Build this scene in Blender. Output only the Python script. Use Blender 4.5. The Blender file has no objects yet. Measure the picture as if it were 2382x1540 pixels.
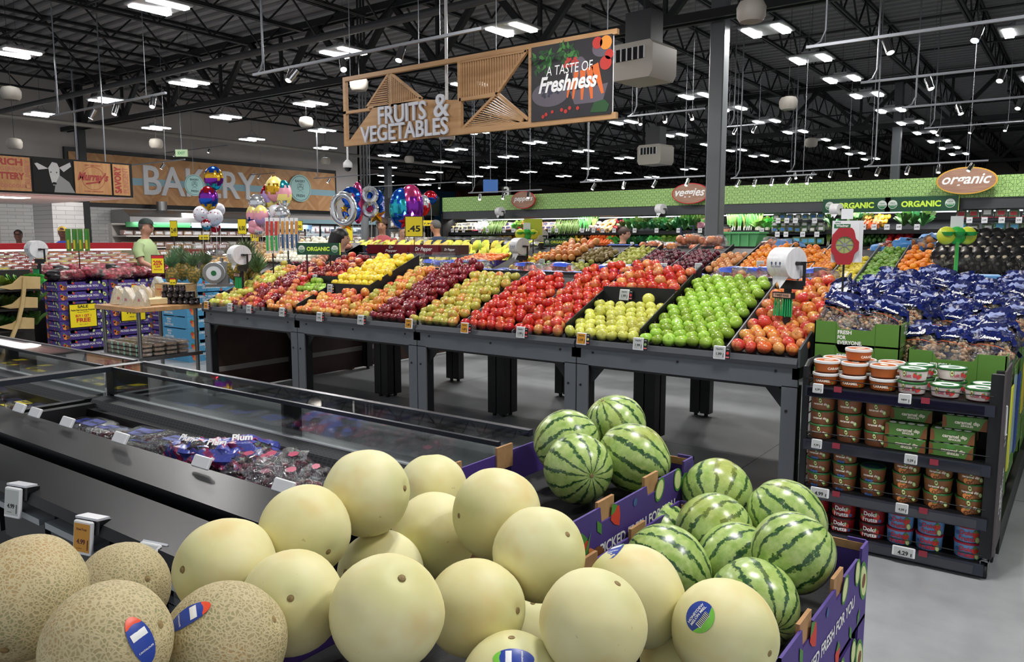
import bpy, math, random
from math import sin, cos, pi, sqrt, atan2, radians
from mathutils import Vector, Matrix
random.seed(7)
SC = bpy.context.scene
COL = SC.collection
# ---------------- camera ----------------
cam_d = bpy.data.cameras.new('camera'); cam = bpy.data.objects.new('camera', cam_d); COL.objects.link(cam)
F_PX = 1812.0; PITCH = math.atan(215/1812.0); YAW = radians(36.45)
cam_d.sensor_width = 36; cam_d.lens = 36*F_PX/2382; cam_d.clip_start = .05; cam_d.clip_end = 200
cam.location = (0, 0, 1.55); cam.rotation_euler = (pi/2-PITCH, 0, YAW)
SC.camera = cam
FW = Vector((-sin(YAW)*cos(PITCH), cos(YAW)*cos(PITCH), -sin(PITCH))); RT = Vector((cos(YAW), sin(YAW), 0)); UP = RT.cross(FW)
CAM = Vector((0, 0, 1.55))
def ray(u, v): return FW*F_PX + RT*(u-1191) - UP*(v-770)
def atz(u, v, z): d = ray(u, v); return CAM + d*((z-1.55)/d.z)
def aty(u, v, y): d = ray(u, v); return CAM + d*(y/d.y)
def atx(u, v, x): d = ray(u, v); return CAM + d*(x/d.x)
def atd(u, v, dep): return CAM + ray(u, v)*(dep/F_PX)
# ---------------- world, view ----------------
W = bpy.data.worlds.new('world'); SC.world = W; W.use_nodes = True
W.node_tree.nodes['Background'].inputs[0].default_value = (.93, .96, 1, 1)
W.node_tree.nodes['Background'].inputs[1].default_value = .68
SC.view_settings.view_transform = 'Standard'; SC.view_settings.look = 'None'
SC.view_settings.exposure = 0.0; SC.view_settings.gamma = 1; SC.view_settings.use_curve_mapping = False
SC.cycles.use_adaptive_sampling = True; SC.cycles.adaptive_threshold = .03; SC.cycles.max_bounces = 7; SC.cycles.diffuse_bounces = 3; SC.cycles.glossy_bounces = 3; SC.cycles.transparent_max_bounces = 14; SC.cycles.caustics_reflective = False; SC.cycles.caustics_refractive = False
LAMP_W = 31.0     # light strength of the hanging high-bay fixtures
def area(name, loc, sx, sy, power, rot=(0, 0, 0), col=(1, .97, .95)):
    d = bpy.data.lights.new(name, 'AREA'); d.shape = 'RECTANGLE'; d.size = sx; d.size_y = sy; d.energy = power; d.color = col
    o = bpy.data.objects.new(name, d); COL.objects.link(o); o.location = loc; o.rotation_euler = rot; return o
def spot(name, loc, target, power, ang=50, blend=.6, col=(1, .93, .84), size=.06):
    d = bpy.data.lights.new(name, 'SPOT'); d.energy = power; d.spot_size = radians(ang); d.spot_blend = blend; d.color = col; d.shadow_soft_size = size
    o = bpy.data.objects.new(name, d); COL.objects.link(o); o.location = loc
    o.rotation_euler = (Vector(target)-Vector(loc)).to_track_quat('-Z', 'Y').to_euler(); return o
# ---------------- materials ----------------
MATS = {}
def hexc(h):
    h = h.lstrip('#'); c = [int(h[i:i+2], 16)/255 for i in (0, 2, 4)]
    return tuple((x/12.92 if x <= .04045 else ((x+.055)/1.055)**2.4) for x in c)+(1,)
def C4(c): return hexc(c) if isinstance(c, str) else (tuple(c)+(1,) if len(c) == 3 else tuple(c))
class NT:
    def __init__(s, name):
        s.m = bpy.data.materials.new(name); s.m.use_nodes = True; s.t = s.m.node_tree; s.b = s.t.nodes['Principled BSDF']
    def n(s, kind, **kw):
        nd = s.t.nodes.new('ShaderNode'+kind)
        for k, v in kw.items():
            if k == 'ins':
                for a, b in v.items():
                    if isinstance(b, (bpy.types.NodeSocket,)): s.t.links.new(b, nd.inputs[a])
                    else: nd.inputs[a].default_value = b
            else: setattr(nd, k, v)
        return nd
    def l(s, a, b): s.t.links.new(a, b)
    def set(s, **kw):
        for k, v in kw.items():
            k = k.replace('_', ' ')
            if isinstance(v, bpy.types.NodeSocket): s.l(v, s.b.inputs[k])
            else: s.b.inputs[k].default_value = v
    def math(s, op, a, b=0.0, c=0.0):
        nd = s.t.nodes.new('ShaderNodeMath'); nd.operation = op
        for i, x in enumerate((a, b, c)):
            if isinstance(x, bpy.types.NodeSocket): s.l(x, nd.inputs[i])
            else: nd.inputs[i].default_value = x
        return nd.outputs[0]
    def obj(s): return s.n('TexCoord').outputs['Object']
    def noise(s, vec, scale, detail=3, rough=.5, sock='Fac'):
        nd = s.n('TexNoise', ins={'Vector': vec, 'Scale': scale, 'Detail': detail, 'Roughness': rough}); return nd.outputs[sock]
    def map(s, vec, scale=(1, 1, 1), loc=(0, 0, 0), rot=(0, 0, 0)):
        return s.n('Mapping', ins={'Vector': vec, 'Scale': scale, 'Location': loc, 'Rotation': rot}).outputs[0]
    def ramp(s, fac, stops):
        nd = s.n('ValToRGB', ins={'Fac': fac}); cr = nd.color_ramp
        while len(cr.elements) < len(stops): cr.elements.new(.5)
        for e, (p, c) in zip(cr.elements, stops): e.position = p; e.color = C4(c)
        return nd.outputs[0]
    def mix(s, fac, a, b):
        nd = s.n('Mix', data_type='RGBA')
        for i, x in ((0, fac), (6, a), (7, b)):
            if isinstance(x, bpy.types.NodeSocket): s.l(x, nd.inputs[i])
            else: nd.inputs[i].default_value = x if i == 0 else C4(x)
        return nd.outputs[2]
    def bump(s, h, strength=.3, dist=.002):
        s.l(s.n('Bump', ins={'Height': h, 'Strength': strength, 'Distance': dist}).outputs[0], s.b.inputs['Normal'])
    def rnd(s): return s.n('ObjectInfo').outputs['Random']
    def hsv(s, col, h=.5, sat=1.0, v=1.0):
        nd = s.n('HueSaturation', ins={'Color': col, 'Hue': h, 'Saturation': sat, 'Value': v}); return nd.outputs[0]
    def rand_off(s, vec, k=37.0):
        cx = s.n('CombineXYZ'); r = s.math('MULTIPLY', s.rnd(), k)
        for i in range(3): s.l(r, cx.inputs[i])
        nd = s.n('VectorMath', operation='ADD'); s.l(vec, nd.inputs[0]); s.l(cx.outputs[0], nd.inputs[1]); return nd.outputs[0]
def M(name, col, rough=.5, metal=0.0, **kw):
    if name in MATS: return MATS[name]
    t = NT(name); t.set(Base_Color=C4(col), Roughness=rough, Metallic=metal, **kw); MATS[name] = t.m; return t.m
def MV(name, c1, c2, scale=5, rough=.5, metal=0.0, bump=0, lo=.3, hi=.7, detail=4, stretch=(1, 1, 1), bscale=None, coat=0, vary=0, rough2=None):
    """two-tone noise material"""
    if name in MATS: return MATS[name]
    t = NT(name); v = t.obj()
    if vary: v = t.rand_off(v)
    if stretch != (1, 1, 1): v = t.map(v, stretch)
    f = t.noise(v, scale, detail); c = t.ramp(f, [(lo, c1), (hi, c2)])
    if vary: c = t.hsv(c, t.math('MULTIPLY_ADD', t.rnd(), vary*.25, .5-vary*.125), 1.0, t.math('MULTIPLY_ADD', t.rnd(), vary, 1-vary*.5))
    t.set(Base_Color=c, Roughness=rough, Metallic=metal)
    if coat: t.set(Coat_Weight=coat)
    if bump: t.bump(t.noise(v, bscale or scale*3, 4), bump, .003)
    if rough2 is not None: t.set(Roughness=t.math('MULTIPLY_ADD', f, rough2-rough, rough))
    MATS[name] = t.m; return t.m
def EM(name, col, strength):
    if name in MATS: return MATS[name]
    t = NT(name); t.set(Base_Color=C4(col), Emission_Color=C4(col), Emission_Strength=strength); MATS[name] = t.m; return t.m
def film(name, tint=(.95, .96, .98), alpha=.25, rough=.08, bump=.6, scale=30, crinkle=True):
    """thin clear plastic: mostly transparent, glossy, crinkled"""
    if name in MATS: return MATS[name]
    t = NT(name); t.t.nodes.remove(t.b)
    out = t.t.nodes['Material Output']; tr = t.n('BsdfTransparent', ins={'Color': C4(tint)}); gl = t.n('BsdfGlossy', ins={'Roughness': rough, 'Color': (1, 1, 1, 1)})
    fr = t.n('LayerWeight', ins={'Blend': .35}); fac = t.math('MULTIPLY_ADD', fr.outputs['Fresnel'], .45, alpha); fac = t.math('MINIMUM', fac, .9)
    if crinkle:
        bp = t.n('Bump', ins={'Height': t.noise(t.obj(), scale, 3, .6), 'Strength': bump, 'Distance': .02}); t.l(bp.outputs[0], gl.inputs['Normal']); t.l(bp.outputs[0], fr.inputs['Normal'])
    mx = t.n('MixShader', ins={'Fac': fac}); t.l(tr.outputs[0], mx.inputs[1]); t.l(gl.outputs[0], mx.inputs[2]); t.l(mx.outputs[0], out.inputs['Surface'])
    MATS[name] = t.m; return t.m
# ---------------- mesh builder ----------------
class MB:
    def __init__(s): s.v = []; s.f = []; s.mi = []; s.sm = []
    def add(s, vs, fs, m=0, smooth=False):
        o = len(s.v); s.v += [tuple(p) for p in vs]; s.f += [tuple(i+o for i in f) for f in fs]; s.mi += [m]*len(fs); s.sm += [smooth]*len(fs); return s
    def box(s, x0, x1, y0, y1, z0, z1, m=0, M4=None, bev=0):
        if bev:
            b = bev; P = []
            for (zz, i) in ((z0, b), (z0+b, 0), (z1-b, 0), (z1, b)):
                P += [(x0+i+b, y0+i, zz), (x1-i-b, y0+i, zz), (x1-i, y0+i+b, zz), (x1-i, y1-i-b, zz), (x1-i-b, y1-i, zz), (x0+i+b, y1-i, zz), (x0+i, y1-i-b, zz), (x0+i, y0+i+b, zz)]
            fs = [tuple(range(7, -1, -1)), tuple(range(24, 32))]
            for k in range(3):
                for j in range(8): fs.append((k*8+j, k*8+(j+1) % 8, k*8+8+(j+1) % 8, k*8+8+j))
            vs = P
        else:
            vs = [(x0, y0, z0), (x1, y0, z0), (x1, y1, z0), (x0, y1, z0), (x0, y0, z1), (x1, y0, z1), (x1, y1, z1), (x0, y1, z1)]
            fs = [(3, 2, 1, 0), (4, 5, 6, 7), (0, 1, 5, 4), (1, 2, 6, 5), (2, 3, 7, 6), (3, 0, 4, 7)]
        if M4 is not None: vs = [M4 @ Vector(p) for p in vs]
        return s.add(vs, fs, m)
    def cbox(s, c, d, m=0, M4=None, bev=0): return s.box(c[0]-d[0]/2, c[0]+d[0]/2, c[1]-d[1]/2, c[1]+d[1]/2, c[2]-d[2]/2, c[2]+d[2]/2, m, M4, bev)
    def tube(s, pts, r, n=8, m=0, cap=True, smooth=True):
        pts = [Vector(p) for p in pts]; rs = r if isinstance(r, (list, tuple)) else [r]*len(pts); vs = []; fs = []
        t0 = (pts[1]-pts[0]).normalized(); a = t0.orthogonal().normalized()
        if abs(t0.z) > .99: a = Vector((1, 0, 0))
        for i, p in enumerate(pts):
            t = (pts[min(i+1, len(pts)-1)]-pts[max(i-1, 0)]).normalized(); a = (a-t*a.dot(t)).normalized(); b = t.cross(a)
            for k in range(n): th = 2*pi*k/n; vs.append(p+(a*cos(th)+b*sin(th))*rs[i])
        for i in range(len(pts)-1):
            for k in range(n): fs.append((i*n+k, i*n+(k+1) % n, (i+1)*n+(k+1) % n, (i+1)*n+k))
        s.add(vs, fs, m, smooth)
        if cap:
            o = len(vs); s.add(vs[:n], [tuple(range(n-1, -1, -1))], m); s.add(vs[-n:], [tuple(range(n))], m)
        return s
    def bar(s, p, q, w, h=None, m=0):
        """rectangular bar from p to q, w across, h up"""
        h = h or w; p = Vector(p); q = Vector(q); t = (q-p).normalized(); u = Vector((0, 0, 1))
        if abs(t.z) > .99: u = Vector((0, 1, 0))
        a = t.cross(u).normalized(); u = a.cross(t)
        vs = [e+a*(i*w/2)+u*(j*h/2) for e in (p, q) for i, j in ((-1, -1), (1, -1), (1, 1), (-1, 1))]
        return s.add(vs, [(0, 1, 2, 3), (7, 6, 5, 4), (0, 4, 5, 1), (1, 5, 6, 2), (2, 6, 7, 3), (3, 7, 4, 0)], m)
    def lathe(s, prof, n=16, c=(0, 0, 0), m=0, smooth=True, M4=None, sx=1, sy=1, cap=True):
        vs = []; fs = []; L = len(prof)
        for (r, z) in prof:
            for k in range(n): th = 2*pi*k/n; vs.append(Vector((c[0]+r*cos(th)*sx, c[1]+r*sin(th)*sy, c[2]+z)))
        for i in range(L-1):
            for k in range(n): fs.append((i*n+k, i*n+(k+1) % n, (i+1)*n+(k+1) % n, (i+1)*n+k))
        if cap:
            fs.append(tuple(range(n-1, -1, -1))); fs.append(tuple((L-1)*n+k for k in range(n)))
        if M4 is not None: vs = [M4 @ p for p in vs]
        return s.add(vs, fs, m, smooth)
    def ball(s, c, r, n=12, k=8, m=0, M4=None, sc=(1, 1, 1), fn=None):
        vs = [Vector((0, 0, -1))]; fs = []
        for i in range(1, k):
            ph = -pi/2+pi*i/k
            for j in range(n): th = 2*pi*j/n; vs.append(Vector((cos(ph)*cos(th), cos(ph)*sin(th), sin(ph))))
        vs.append(Vector((0, 0, 1))); T = len(vs)-1
        for j in range(n): fs.append((0, 1+(j+1) % n, 1+j))
        for i in range(k-2):
            for j in range(n): a = 1+i*n; fs.append((a+j, a+(j+1) % n, a+n+(j+1) % n, a+n+j))
        for j in range(n): fs.append((T, T-n+j, T-n+(j+1) % n))
        if fn: vs = [fn(p) for p in vs]
        vs = [Vector((p.x*r*sc[0], p.y*r*sc[1], p.z*r*sc[2])) for p in vs]
        if M4 is not None: vs = [M4 @ p for p in vs]
        vs = [p+Vector(c) for p in vs]
        return s.add(vs, fs, m, True)
    def prism(s, poly, h0, h1, axis='z', m=0, M4=None):
        """poly: 2-D outline (ccw) extruded along axis"""
        n = len(poly)
        def P(a, b, h): return {'z': (a, b, h), 'y': (a, h, b), 'x': (h, a, b)}[axis]
        vs = [P(a, b, h0) for a, b in poly]+[P(a, b, h1) for a, b in poly]
        fs = [tuple(range(n-1, -1, -1)), tuple(range(n, 2*n))]+[(i, (i+1) % n, n+(i+1) % n, n+i) for i in range(n)]
        if M4 is not None: vs = [M4 @ Vector(p) for p in vs]
        return s.add(vs, fs, m)
    def quad(s, a, b, c, d, m=0): return s.add([a, b, c, d], [(0, 1, 2, 3)], m)
    def mesh(s, name, mats):
        me = bpy.data.meshes.new(name); me.from_pydata(s.v, [], s.f)
        if not isinstance(mats, (list, tuple)): mats = [mats]
        for m in mats: me.materials.append(m)
        me.polygons.foreach_set('material_index', s.mi); me.polygons.foreach_set('use_smooth', s.sm); me.update(); me.set_sharp_from_angle(angle=radians(42)); return me
    def build(s, name, mats, parent=None, loc=None, label=None):
        o = bpy.data.objects.new(name, s.mesh(name, mats)); COL.objects.link(o); o.parent = parent
        if loc is not None: o.location = loc
        if label: o['label'] = label
        return o
def B(*a, **k): return MB().box(*a, **k)
def tag(o, label, cat, group=None, kind=None):
    if label: o['label'] = label
    if cat: o['category'] = cat
    if group: o['group'] = group
    if kind: o['kind'] = kind
    return o
def thing(name, label, cat, loc=(0, 0, 0), rz=0, group=None):
    o = bpy.data.objects.new(name, None); COL.objects.link(o); o.location = loc; o.rotation_euler = (0, 0, rz); o.empty_display_size = .1
    return tag(o, label, cat, group)
def struct(o): o['kind'] = 'structure'; return o
KIDS = {}
def kids(o):
    return [c for c in COL.objects if c.parent == o] if o.name not in KIDS else KIDS[o.name]
def freeze(o):
    """remember the children so that copying stays fast"""
    KIDS[o.name] = list(o.children)
    for c in KIDS[o.name]: KIDS[c.name] = list(c.children)
    return o
def dup(o, loc=None, rot=None, scale=None, label=None, group=None, parts=True):
    c = o.copy(); COL.objects.link(c)
    if loc is not None: c.location = loc
    if rot is not None: c.rotation_euler = rot
    if scale is not None: c.scale = scale if hasattr(scale, '__len__') else (scale,)*3
    if label: c['label'] = label
    if group: c['group'] = group
    if parts:
        for k in KIDS.get(o.name, ()):
            kk = k.copy(); COL.objects.link(kk); kk.parent = c
            for g in KIDS.get(k.name, ()):
                gg = g.copy(); COL.objects.link(gg); gg.parent = kk
    return c
class Proto:
    """first use places the source itself, later uses copy it"""
    def __init__(s, root): s.r = freeze(root); s.used = False
    def put(s, loc, rot=None, scale=None, label=None, group=None, parts=True):
        if not s.used:
            s.used = True; r = s.r; r.location = loc
            if rot is not None: r.rotation_euler = rot
            if scale is not None: r.scale = scale if hasattr(scale, '__len__') else (scale,)*3
            if label: r['label'] = label
            if group: r['group'] = group
            return r
        return dup(s.r, loc, rot, scale, label, group, parts)
# ---------------- lettering ----------------
TXT = {}
def text_mesh(s, bold=0.0, shear=0.0, ext=0.0, res=3, space=1.0):
    key = (s, bold, shear, ext, res, space)
    if key not in TXT:
        cu = bpy.data.curves.new('lettering', 'FONT'); cu.body = s; cu.size = 1; cu.align_x = 'CENTER'; cu.align_y = 'CENTER'; cu.offset = bold
        cu.shear = shear; cu.extrude = ext; cu.resolution_u = res; cu.space_character = space; cu.space_line = .95
        o = bpy.data.objects.new('lettering', cu); me = bpy.data.meshes.new_from_object(o)
        vs = [tuple(v.co) for v in me.vertices]; fs = [tuple(p.vertices) for p in me.polygons]
        bpy.data.objects.remove(o); bpy.data.curves.remove(cu); bpy.data.meshes.remove(me)
        TXT[key] = (vs, fs)
    return TXT[key]
def add_text(mb, s, w, M4, m=0, bold=0.012, shear=0.0, ext=0.0, h=None, space=1.0, res=3, wrap=None):
    """text fitted to width w (and height h), placed by M4 (x right, y up, z out); wrap = cylinder radius"""
    vs, fs = text_mesh(s, bold, shear, ext/max(w, .001)*1.0 if ext else 0, res, space)
    x0 = min(v[0] for v in vs); x1 = max(v[0] for v in vs); y0 = min(v[1] for v in vs); y1 = max(v[1] for v in vs)
    k = w/(x1-x0); ky = k if h is None else h/(y1-y0); cx, cy = (x0+x1)/2, (y0+y1)/2
    zs = ext/max(1e-6, max(v[2] for v in vs)) if ext else 1
    P = [Vector(((v[0]-cx)*k, (v[1]-cy)*ky, v[2]*zs)) for v in vs]
    if wrap: P = [Vector((sin(p.x/wrap)*(wrap+p.z), p.y, cos(p.x/wrap)*(wrap+p.z)-wrap)) for p in P]
    mb.add([M4 @ p for p in P], fs, m); return mb
def frame(o, x, y):
    """matrix with given origin, x axis and y axis"""
    x = Vector(x).normalized(); z = x.cross(Vector(y)).normalized(); y = z.cross(x); o = Vector(o)
    return Matrix(((x.x, y.x, z.x, o.x), (x.y, y.y, z.y, o.y), (x.z, y.z, z.z, o.z), (0, 0, 0, 1)))
def facing(o, n='-y', tilt=0):
    """frame on a vertical face looking towards n"""
    X = {'-y': (1, 0, 0), '+x': (0, 1, 0), '-x': (0, -1, 0), '+y': (-1, 0, 0)}[n]
    return frame(o, X, (0, 0, 1))
def ring_pts(c, r, n=24, sx=1, sy=1): return [(c[0]+cos(2*pi*i/n)*r*sx, c[1]+sin(2*pi*i/n)*r*sy) for i in range(n)]
def disc(mb, M4, r, m=0, n=24, sx=1, sy=1, z=0): return mb.add([M4 @ Vector((x, y, z)) for x, y in ring_pts((0, 0), r, n, sx, sy)], [tuple(range(n))], m)
def band(mb, M4, r0, r1, m=0, n=32, sx=1, sy=1, z=0):
    A = ring_pts((0, 0), r0, n, sx, sy)+ring_pts((0, 0), r1, n, sx, sy)
    return mb.add([M4 @ Vector((x, y, z)) for x, y in A], [(i, n+i, n+(i+1) % n, (i+1) % n) for i in range(n)], m)
def rect(mb, M4, w, h, m=0, cx=0, cy=0, z=0): return mb.add([M4 @ Vector((cx+a*w/2, cy+b*h/2, z)) for a, b in ((-1, -1), (1, -1), (1, 1), (-1, 1))], [(0, 1, 2, 3)], m)
def poly(mb, M4, pts, m=0, z=0): return mb.add([M4 @ Vector((a, b, z)) for a, b in pts], [tuple(range(len(pts)))], m)
# ---------------- common materials ----------------
black = M('black_metal', '#111214', .42); blackm = M('black_matte', '#0c0c0d', .8); steel = M('brushed_steel', '#9a9a9a', .3, .9)
gray_metal = M('grey_powdercoat', '#62666b', .45, .2); graydark = M('grey_lip', '#484b50', .45, .15); white = M('white_plastic', '#dfe0e2', .4); whitep = M('white_print', '#f2f2f0', .5)
inkblack = M('black_ink', '#151515', .6); yellow = M('yellow_card', '#f2dc1e', .5); redp = M('red_print', '#c0222b', .5); greenp = M('green_print', '#1d6b3a', .5); lime = M('lime_print', '#cdf04a', .5)
darkgreen = M('dark_green_sign', '#12472c', .4); clear = film('clear_acrylic', alpha=.06, crinkle=False, rough=.03); wrapf = film('clear_wrap', alpha=.07, scale=45, bump=.9, rough=.1)
orange_tag = M('orange_tag', '#e0a21a', .5); silver = M('silver_track', '#8d9095', .35, .6); cardboard = MV('cardboard', '#a37a52', '#b98f63', 30, .85)
# ---------------- the building shell ----------------
CZ = 6.15
def floor_mat():
    t = NT('polished_concrete'); v = t.obj(); f = t.noise(v, .9, 6, .6); g = t.noise(v, 7, 5, .6)
    c = t.ramp(t.math('MULTIPLY_ADD', g, .35, t.math('MULTIPLY', f, .65)), [(.35, '#8d9092'), (.65, '#a9acae')])
    vv = t.n('SeparateXYZ', ins={0: v})
    jx = t.math('LESS_THAN', t.math('ABSOLUTE', t.math('SUBTRACT', t.math('FRACT', t.math('DIVIDE', vv.outputs[0], 3.6)), .5)), .0012)
    jy = t.math('LESS_THAN', t.math('ABSOLUTE', t.math('SUBTRACT', t.math('FRACT', t.math('DIVIDE', vv.outputs[1], 3.6)), .5)), .0012)
    t.set(Base_Color=t.mix(t.math('MAXIMUM', jx, jy), c, '#3c3d3f'), Roughness=t.math('MULTIPLY_ADD', g, .2, .24), Coat_Weight=.15, Coat_Roughness=.12); return t.m
fm = floor_mat()
struct(B(-34, 7, -3, 56, -.1, 0).build('floor', fm))
wallm = MV('grey_beige_paint', '#b3ada9', '#b9b3ae', 2, .85)
struct(B(-24.4, -24.2, -3, 22.4, 0, CZ+.1).build('wall_bakery', wallm))
struct(B(-34.2, -34, 22.4, 56, 0, CZ+.1).build('wall_left', wallm)); struct(B(-34, -24.2, 22.2, 22.4, 0, CZ+.1).build('wall_corner', wallm))
struct(B(-34.2, 7, 56, 56.2, 0, CZ+.1).build('wall_far', wallm)); struct(B(7, 7.2, 8, 56, 0, CZ+.1).build('wall_right', wallm))
# corrugated roof deck: ribs along x
db = MB(); n = 0; y = -3.0; pit = .3; top = CZ; pts = []
while y < 56:
    pts += [(y, top), (y+.1, top), (y+.13, top-.075), (y+.27, top-.075)]; y += pit
pts.append((y, top))
vs = [(x, a, b) for x in (-34.2, 7.2) for a, b in pts]; L = len(pts)
db.add(vs, [(i, i+1, L+i+1, L+i) for i in range(L-1)], 0)
db.box(-34.2, 7.2, -3, 56.2, CZ+.1, CZ+.2)
deckm = M('roof_deck_paint', '#8d8d8f', .5, .1); struct(db.build('ceiling', deckm))
steelb = M('black_steel_paint', '#1b1d20', .5)
def joist(x, y0, y1, zt=CZ-.08, dp=.62):
    mb = MB(); zb = zt-dp
    for dx in (-.03, .03): mb.box(x+dx-.018, x+dx+.018, y0, y1, zt-.05, zt); mb.box(x+dx-.018, x+dx+.018, y0+.9, y1-.9, zb, zb+.05)
    n = int((y1-y0)/1.1); s = (y1-y0)/n
    for i in range(n):
        a = y0+i*s; mb.bar((x, a, zt-.03), (x, a+s/2, zb+.02), .028); mb.bar((x, a+s/2, zb+.02), (x, a+s, zt-.03), .028)
    return struct(mb.build('roof_beam', steelb))
def girder(y, x0, x1, zt=5.95, zb=4.62):
    mb = MB()
    for dy in (-.09, .09): mb.box(x0, x1, y+dy-.03, y+dy+.03, zt-.13, zt); mb.box(x0, x1, y+dy-.03, y+dy+.03, zb, zb+.12)
    n = int((x1-x0)/2.2); s = (x1-x0)/n
    for i in range(n):
        a = x0+i*s
        mb.bar((a, y, zt-.06), (a+s/2, y, zb+.06), .1, .1); mb.bar((a+s/2, y, zb+.06), (a+s, y, zt-.06), .1, .1); mb.bar((a+s/2, y, zb+.06), (a+s/2, y, zt), .06)
    return struct(mb.build('roof_beam', steelb))
YG = [-2.6, 10.9, 24.2, 37.4, 55.8]
x = -33.0
while x < 7:
    for a, b in zip(YG[:-1], YG[1:]):
        if x > -24 or a > 20: joist(x, a, b)
    x += 1.72
girder(10.9, -24.2, 7); girder(24.2, -34, 7); girder(37.4, -34, 7)
for yy in (1.2, 4.0, 6.8, 13.5, 16.2, 18.9, 21.6, 27, 30, 33, 42, 48):    # bridging and pipes running along the store
    struct(MB().tube([(-24 if yy < 19 else -33.5, yy, 5.5), (7, yy, 5.5)], .022, 6).build('ceiling_bridging', steelb))
struct(MB().tube([(-24, 8.6, 4.75), (7, 8.6, 4.75)], .06, 10).build('ceiling_pipe', M('sprinkler_pipe', '#3a3c3e', .5)))
struct(MB().tube([(-24, 5.0, 5.2), (7, 5.0, 5.2)], .03, 8).build('ceiling_pipe', silver))
struct(MB().tube([(-20.3, -2, 4.35), (-20.3, 24, 4.35)], .05, 10).build('ceiling_pipe', M('pipe_grey', '#77736c', .5)))
# columns
colm = M('column_grey_paint', '#6d7275', .4)
def column(x, y, z1=CZ-.2, w=.22, dark=False):
    mb = MB(); mb.box(x-w/2, x+w/2, y-w/2, y+w/2, 0, z1, 0, bev=.015); struct(mb.build('column', steelb if dark else colm))
column(-4.55, 11.25); column(-4.55, 24.2); column(-23.3, 10.9, dark=True); column(-24.5, 24.2, w=.26)
struct(B(-4.68, -4.42, 11.12, 11.38, 0, 1.6).build('trim_column_guard', M('column_guard', '#2c2f31', .5)))
# ---------------- hanging high-bay lights ----------------
lampm = EM('lamp_diffuser', '#ffffff', 16); housing = M('lamp_housing', '#b9bbbd', .4, .5)
def make_lamp():
    t = thing('high_bay_light', 'twin-tube white high bay light hanging from the roof beams', 'ceiling light', group='high bay lights hung from the roof')
    h = MB().box(-.34, .34, -.3, .3, .02, .06, bev=.01); h.box(-.12, .12, -.15, .15, .06, .12); h.build('housing', housing, t)
    for s in (-1, 1): B(s*.22-.06, s*.22+.06, -.27, .27, -.005, .02).build('diffuser', lampm, t)
    w = MB()
    for s in (-1, 1): w.tube([(s*.3, 0, .06), (0, 0, .3)], .003, 4)
    w.tube([(0, 0, .3), (0, 0, 1.49)], .003, 4); w.build('hanging_wire', black, t); return t
lp = Proto(make_lamp())
LX = [-4.1, -7.1, -10.2, -14.6, -17.9, -21.2]
for X in LX:
    ys = [5.9, 9.0, 12, 15.1, 18, 21, 24, 27, 30, 33, 36] if X < -8 else [9.6, 11.9, 14.2, 16.3, 18.4, 20.9, 23.4, 25.8, 28.3, 30.6, 33]
    if X == -4.1: ys = ys[1:]
    if X == -10.2: ys = [5.9, 9.1, 12.4, 15.8, 18.8, 22, 24.8, 27, 29.3, 31.8]
    for Y in ys: lp.put((X, Y, 4.6))
for X in (-24.8, -28, -31): [lp.put((X, Y, 4.6)) for Y in (21.5, 24.5, 27.5, 30.5, 33.5)]
for X in (-1.0, 2.2): [lp.put((X, Y, 4.6)) for Y in (14.2, 18.4, 23.4, 28.3)]
for X in (-.9, -3.9, -7): lp.put((X, 2.6 if X > -5 else 3, 4.6))
for X, Y in ((-.9, -.4), (-3.9, -.4), (1.8, 2.6), (-.9, 6.2), (-3.2, 5.6)): lp.put((X, Y, 4.6))
LL = [tuple(o.location)[:2] for o in COL.objects if o.name.startswith('high_bay_light')]
# light given by the fixtures over each zone (the lamps' own light)
for X, Y in ((-2.2, 1.2), (-2.2, 5.4), (-6.5, 3.2), (-6.5, 7.5), (-2.5, 9.5), (-10.5, 6), (-10.5, 10.5), (-6.5, 13), (-14.5, 8.5), (-14.5, 13.5), (-2, 13.5), (-19, 9), (-19, 14.5), (1.5, 4), (-20, 22), (-10, 20), (-10, 29), (-20, 31), (-1, 22)):
    L0 = min(LL, key=lambda q: (q[0]-X)**2+(q[1]-Y)**2); LL.remove(L0)
    for sg in (-.22, .22): area('lamp_light', (L0[0]+sg, L0[1], 4.592), .12, .54, LAMP_W*1.6)
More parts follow.
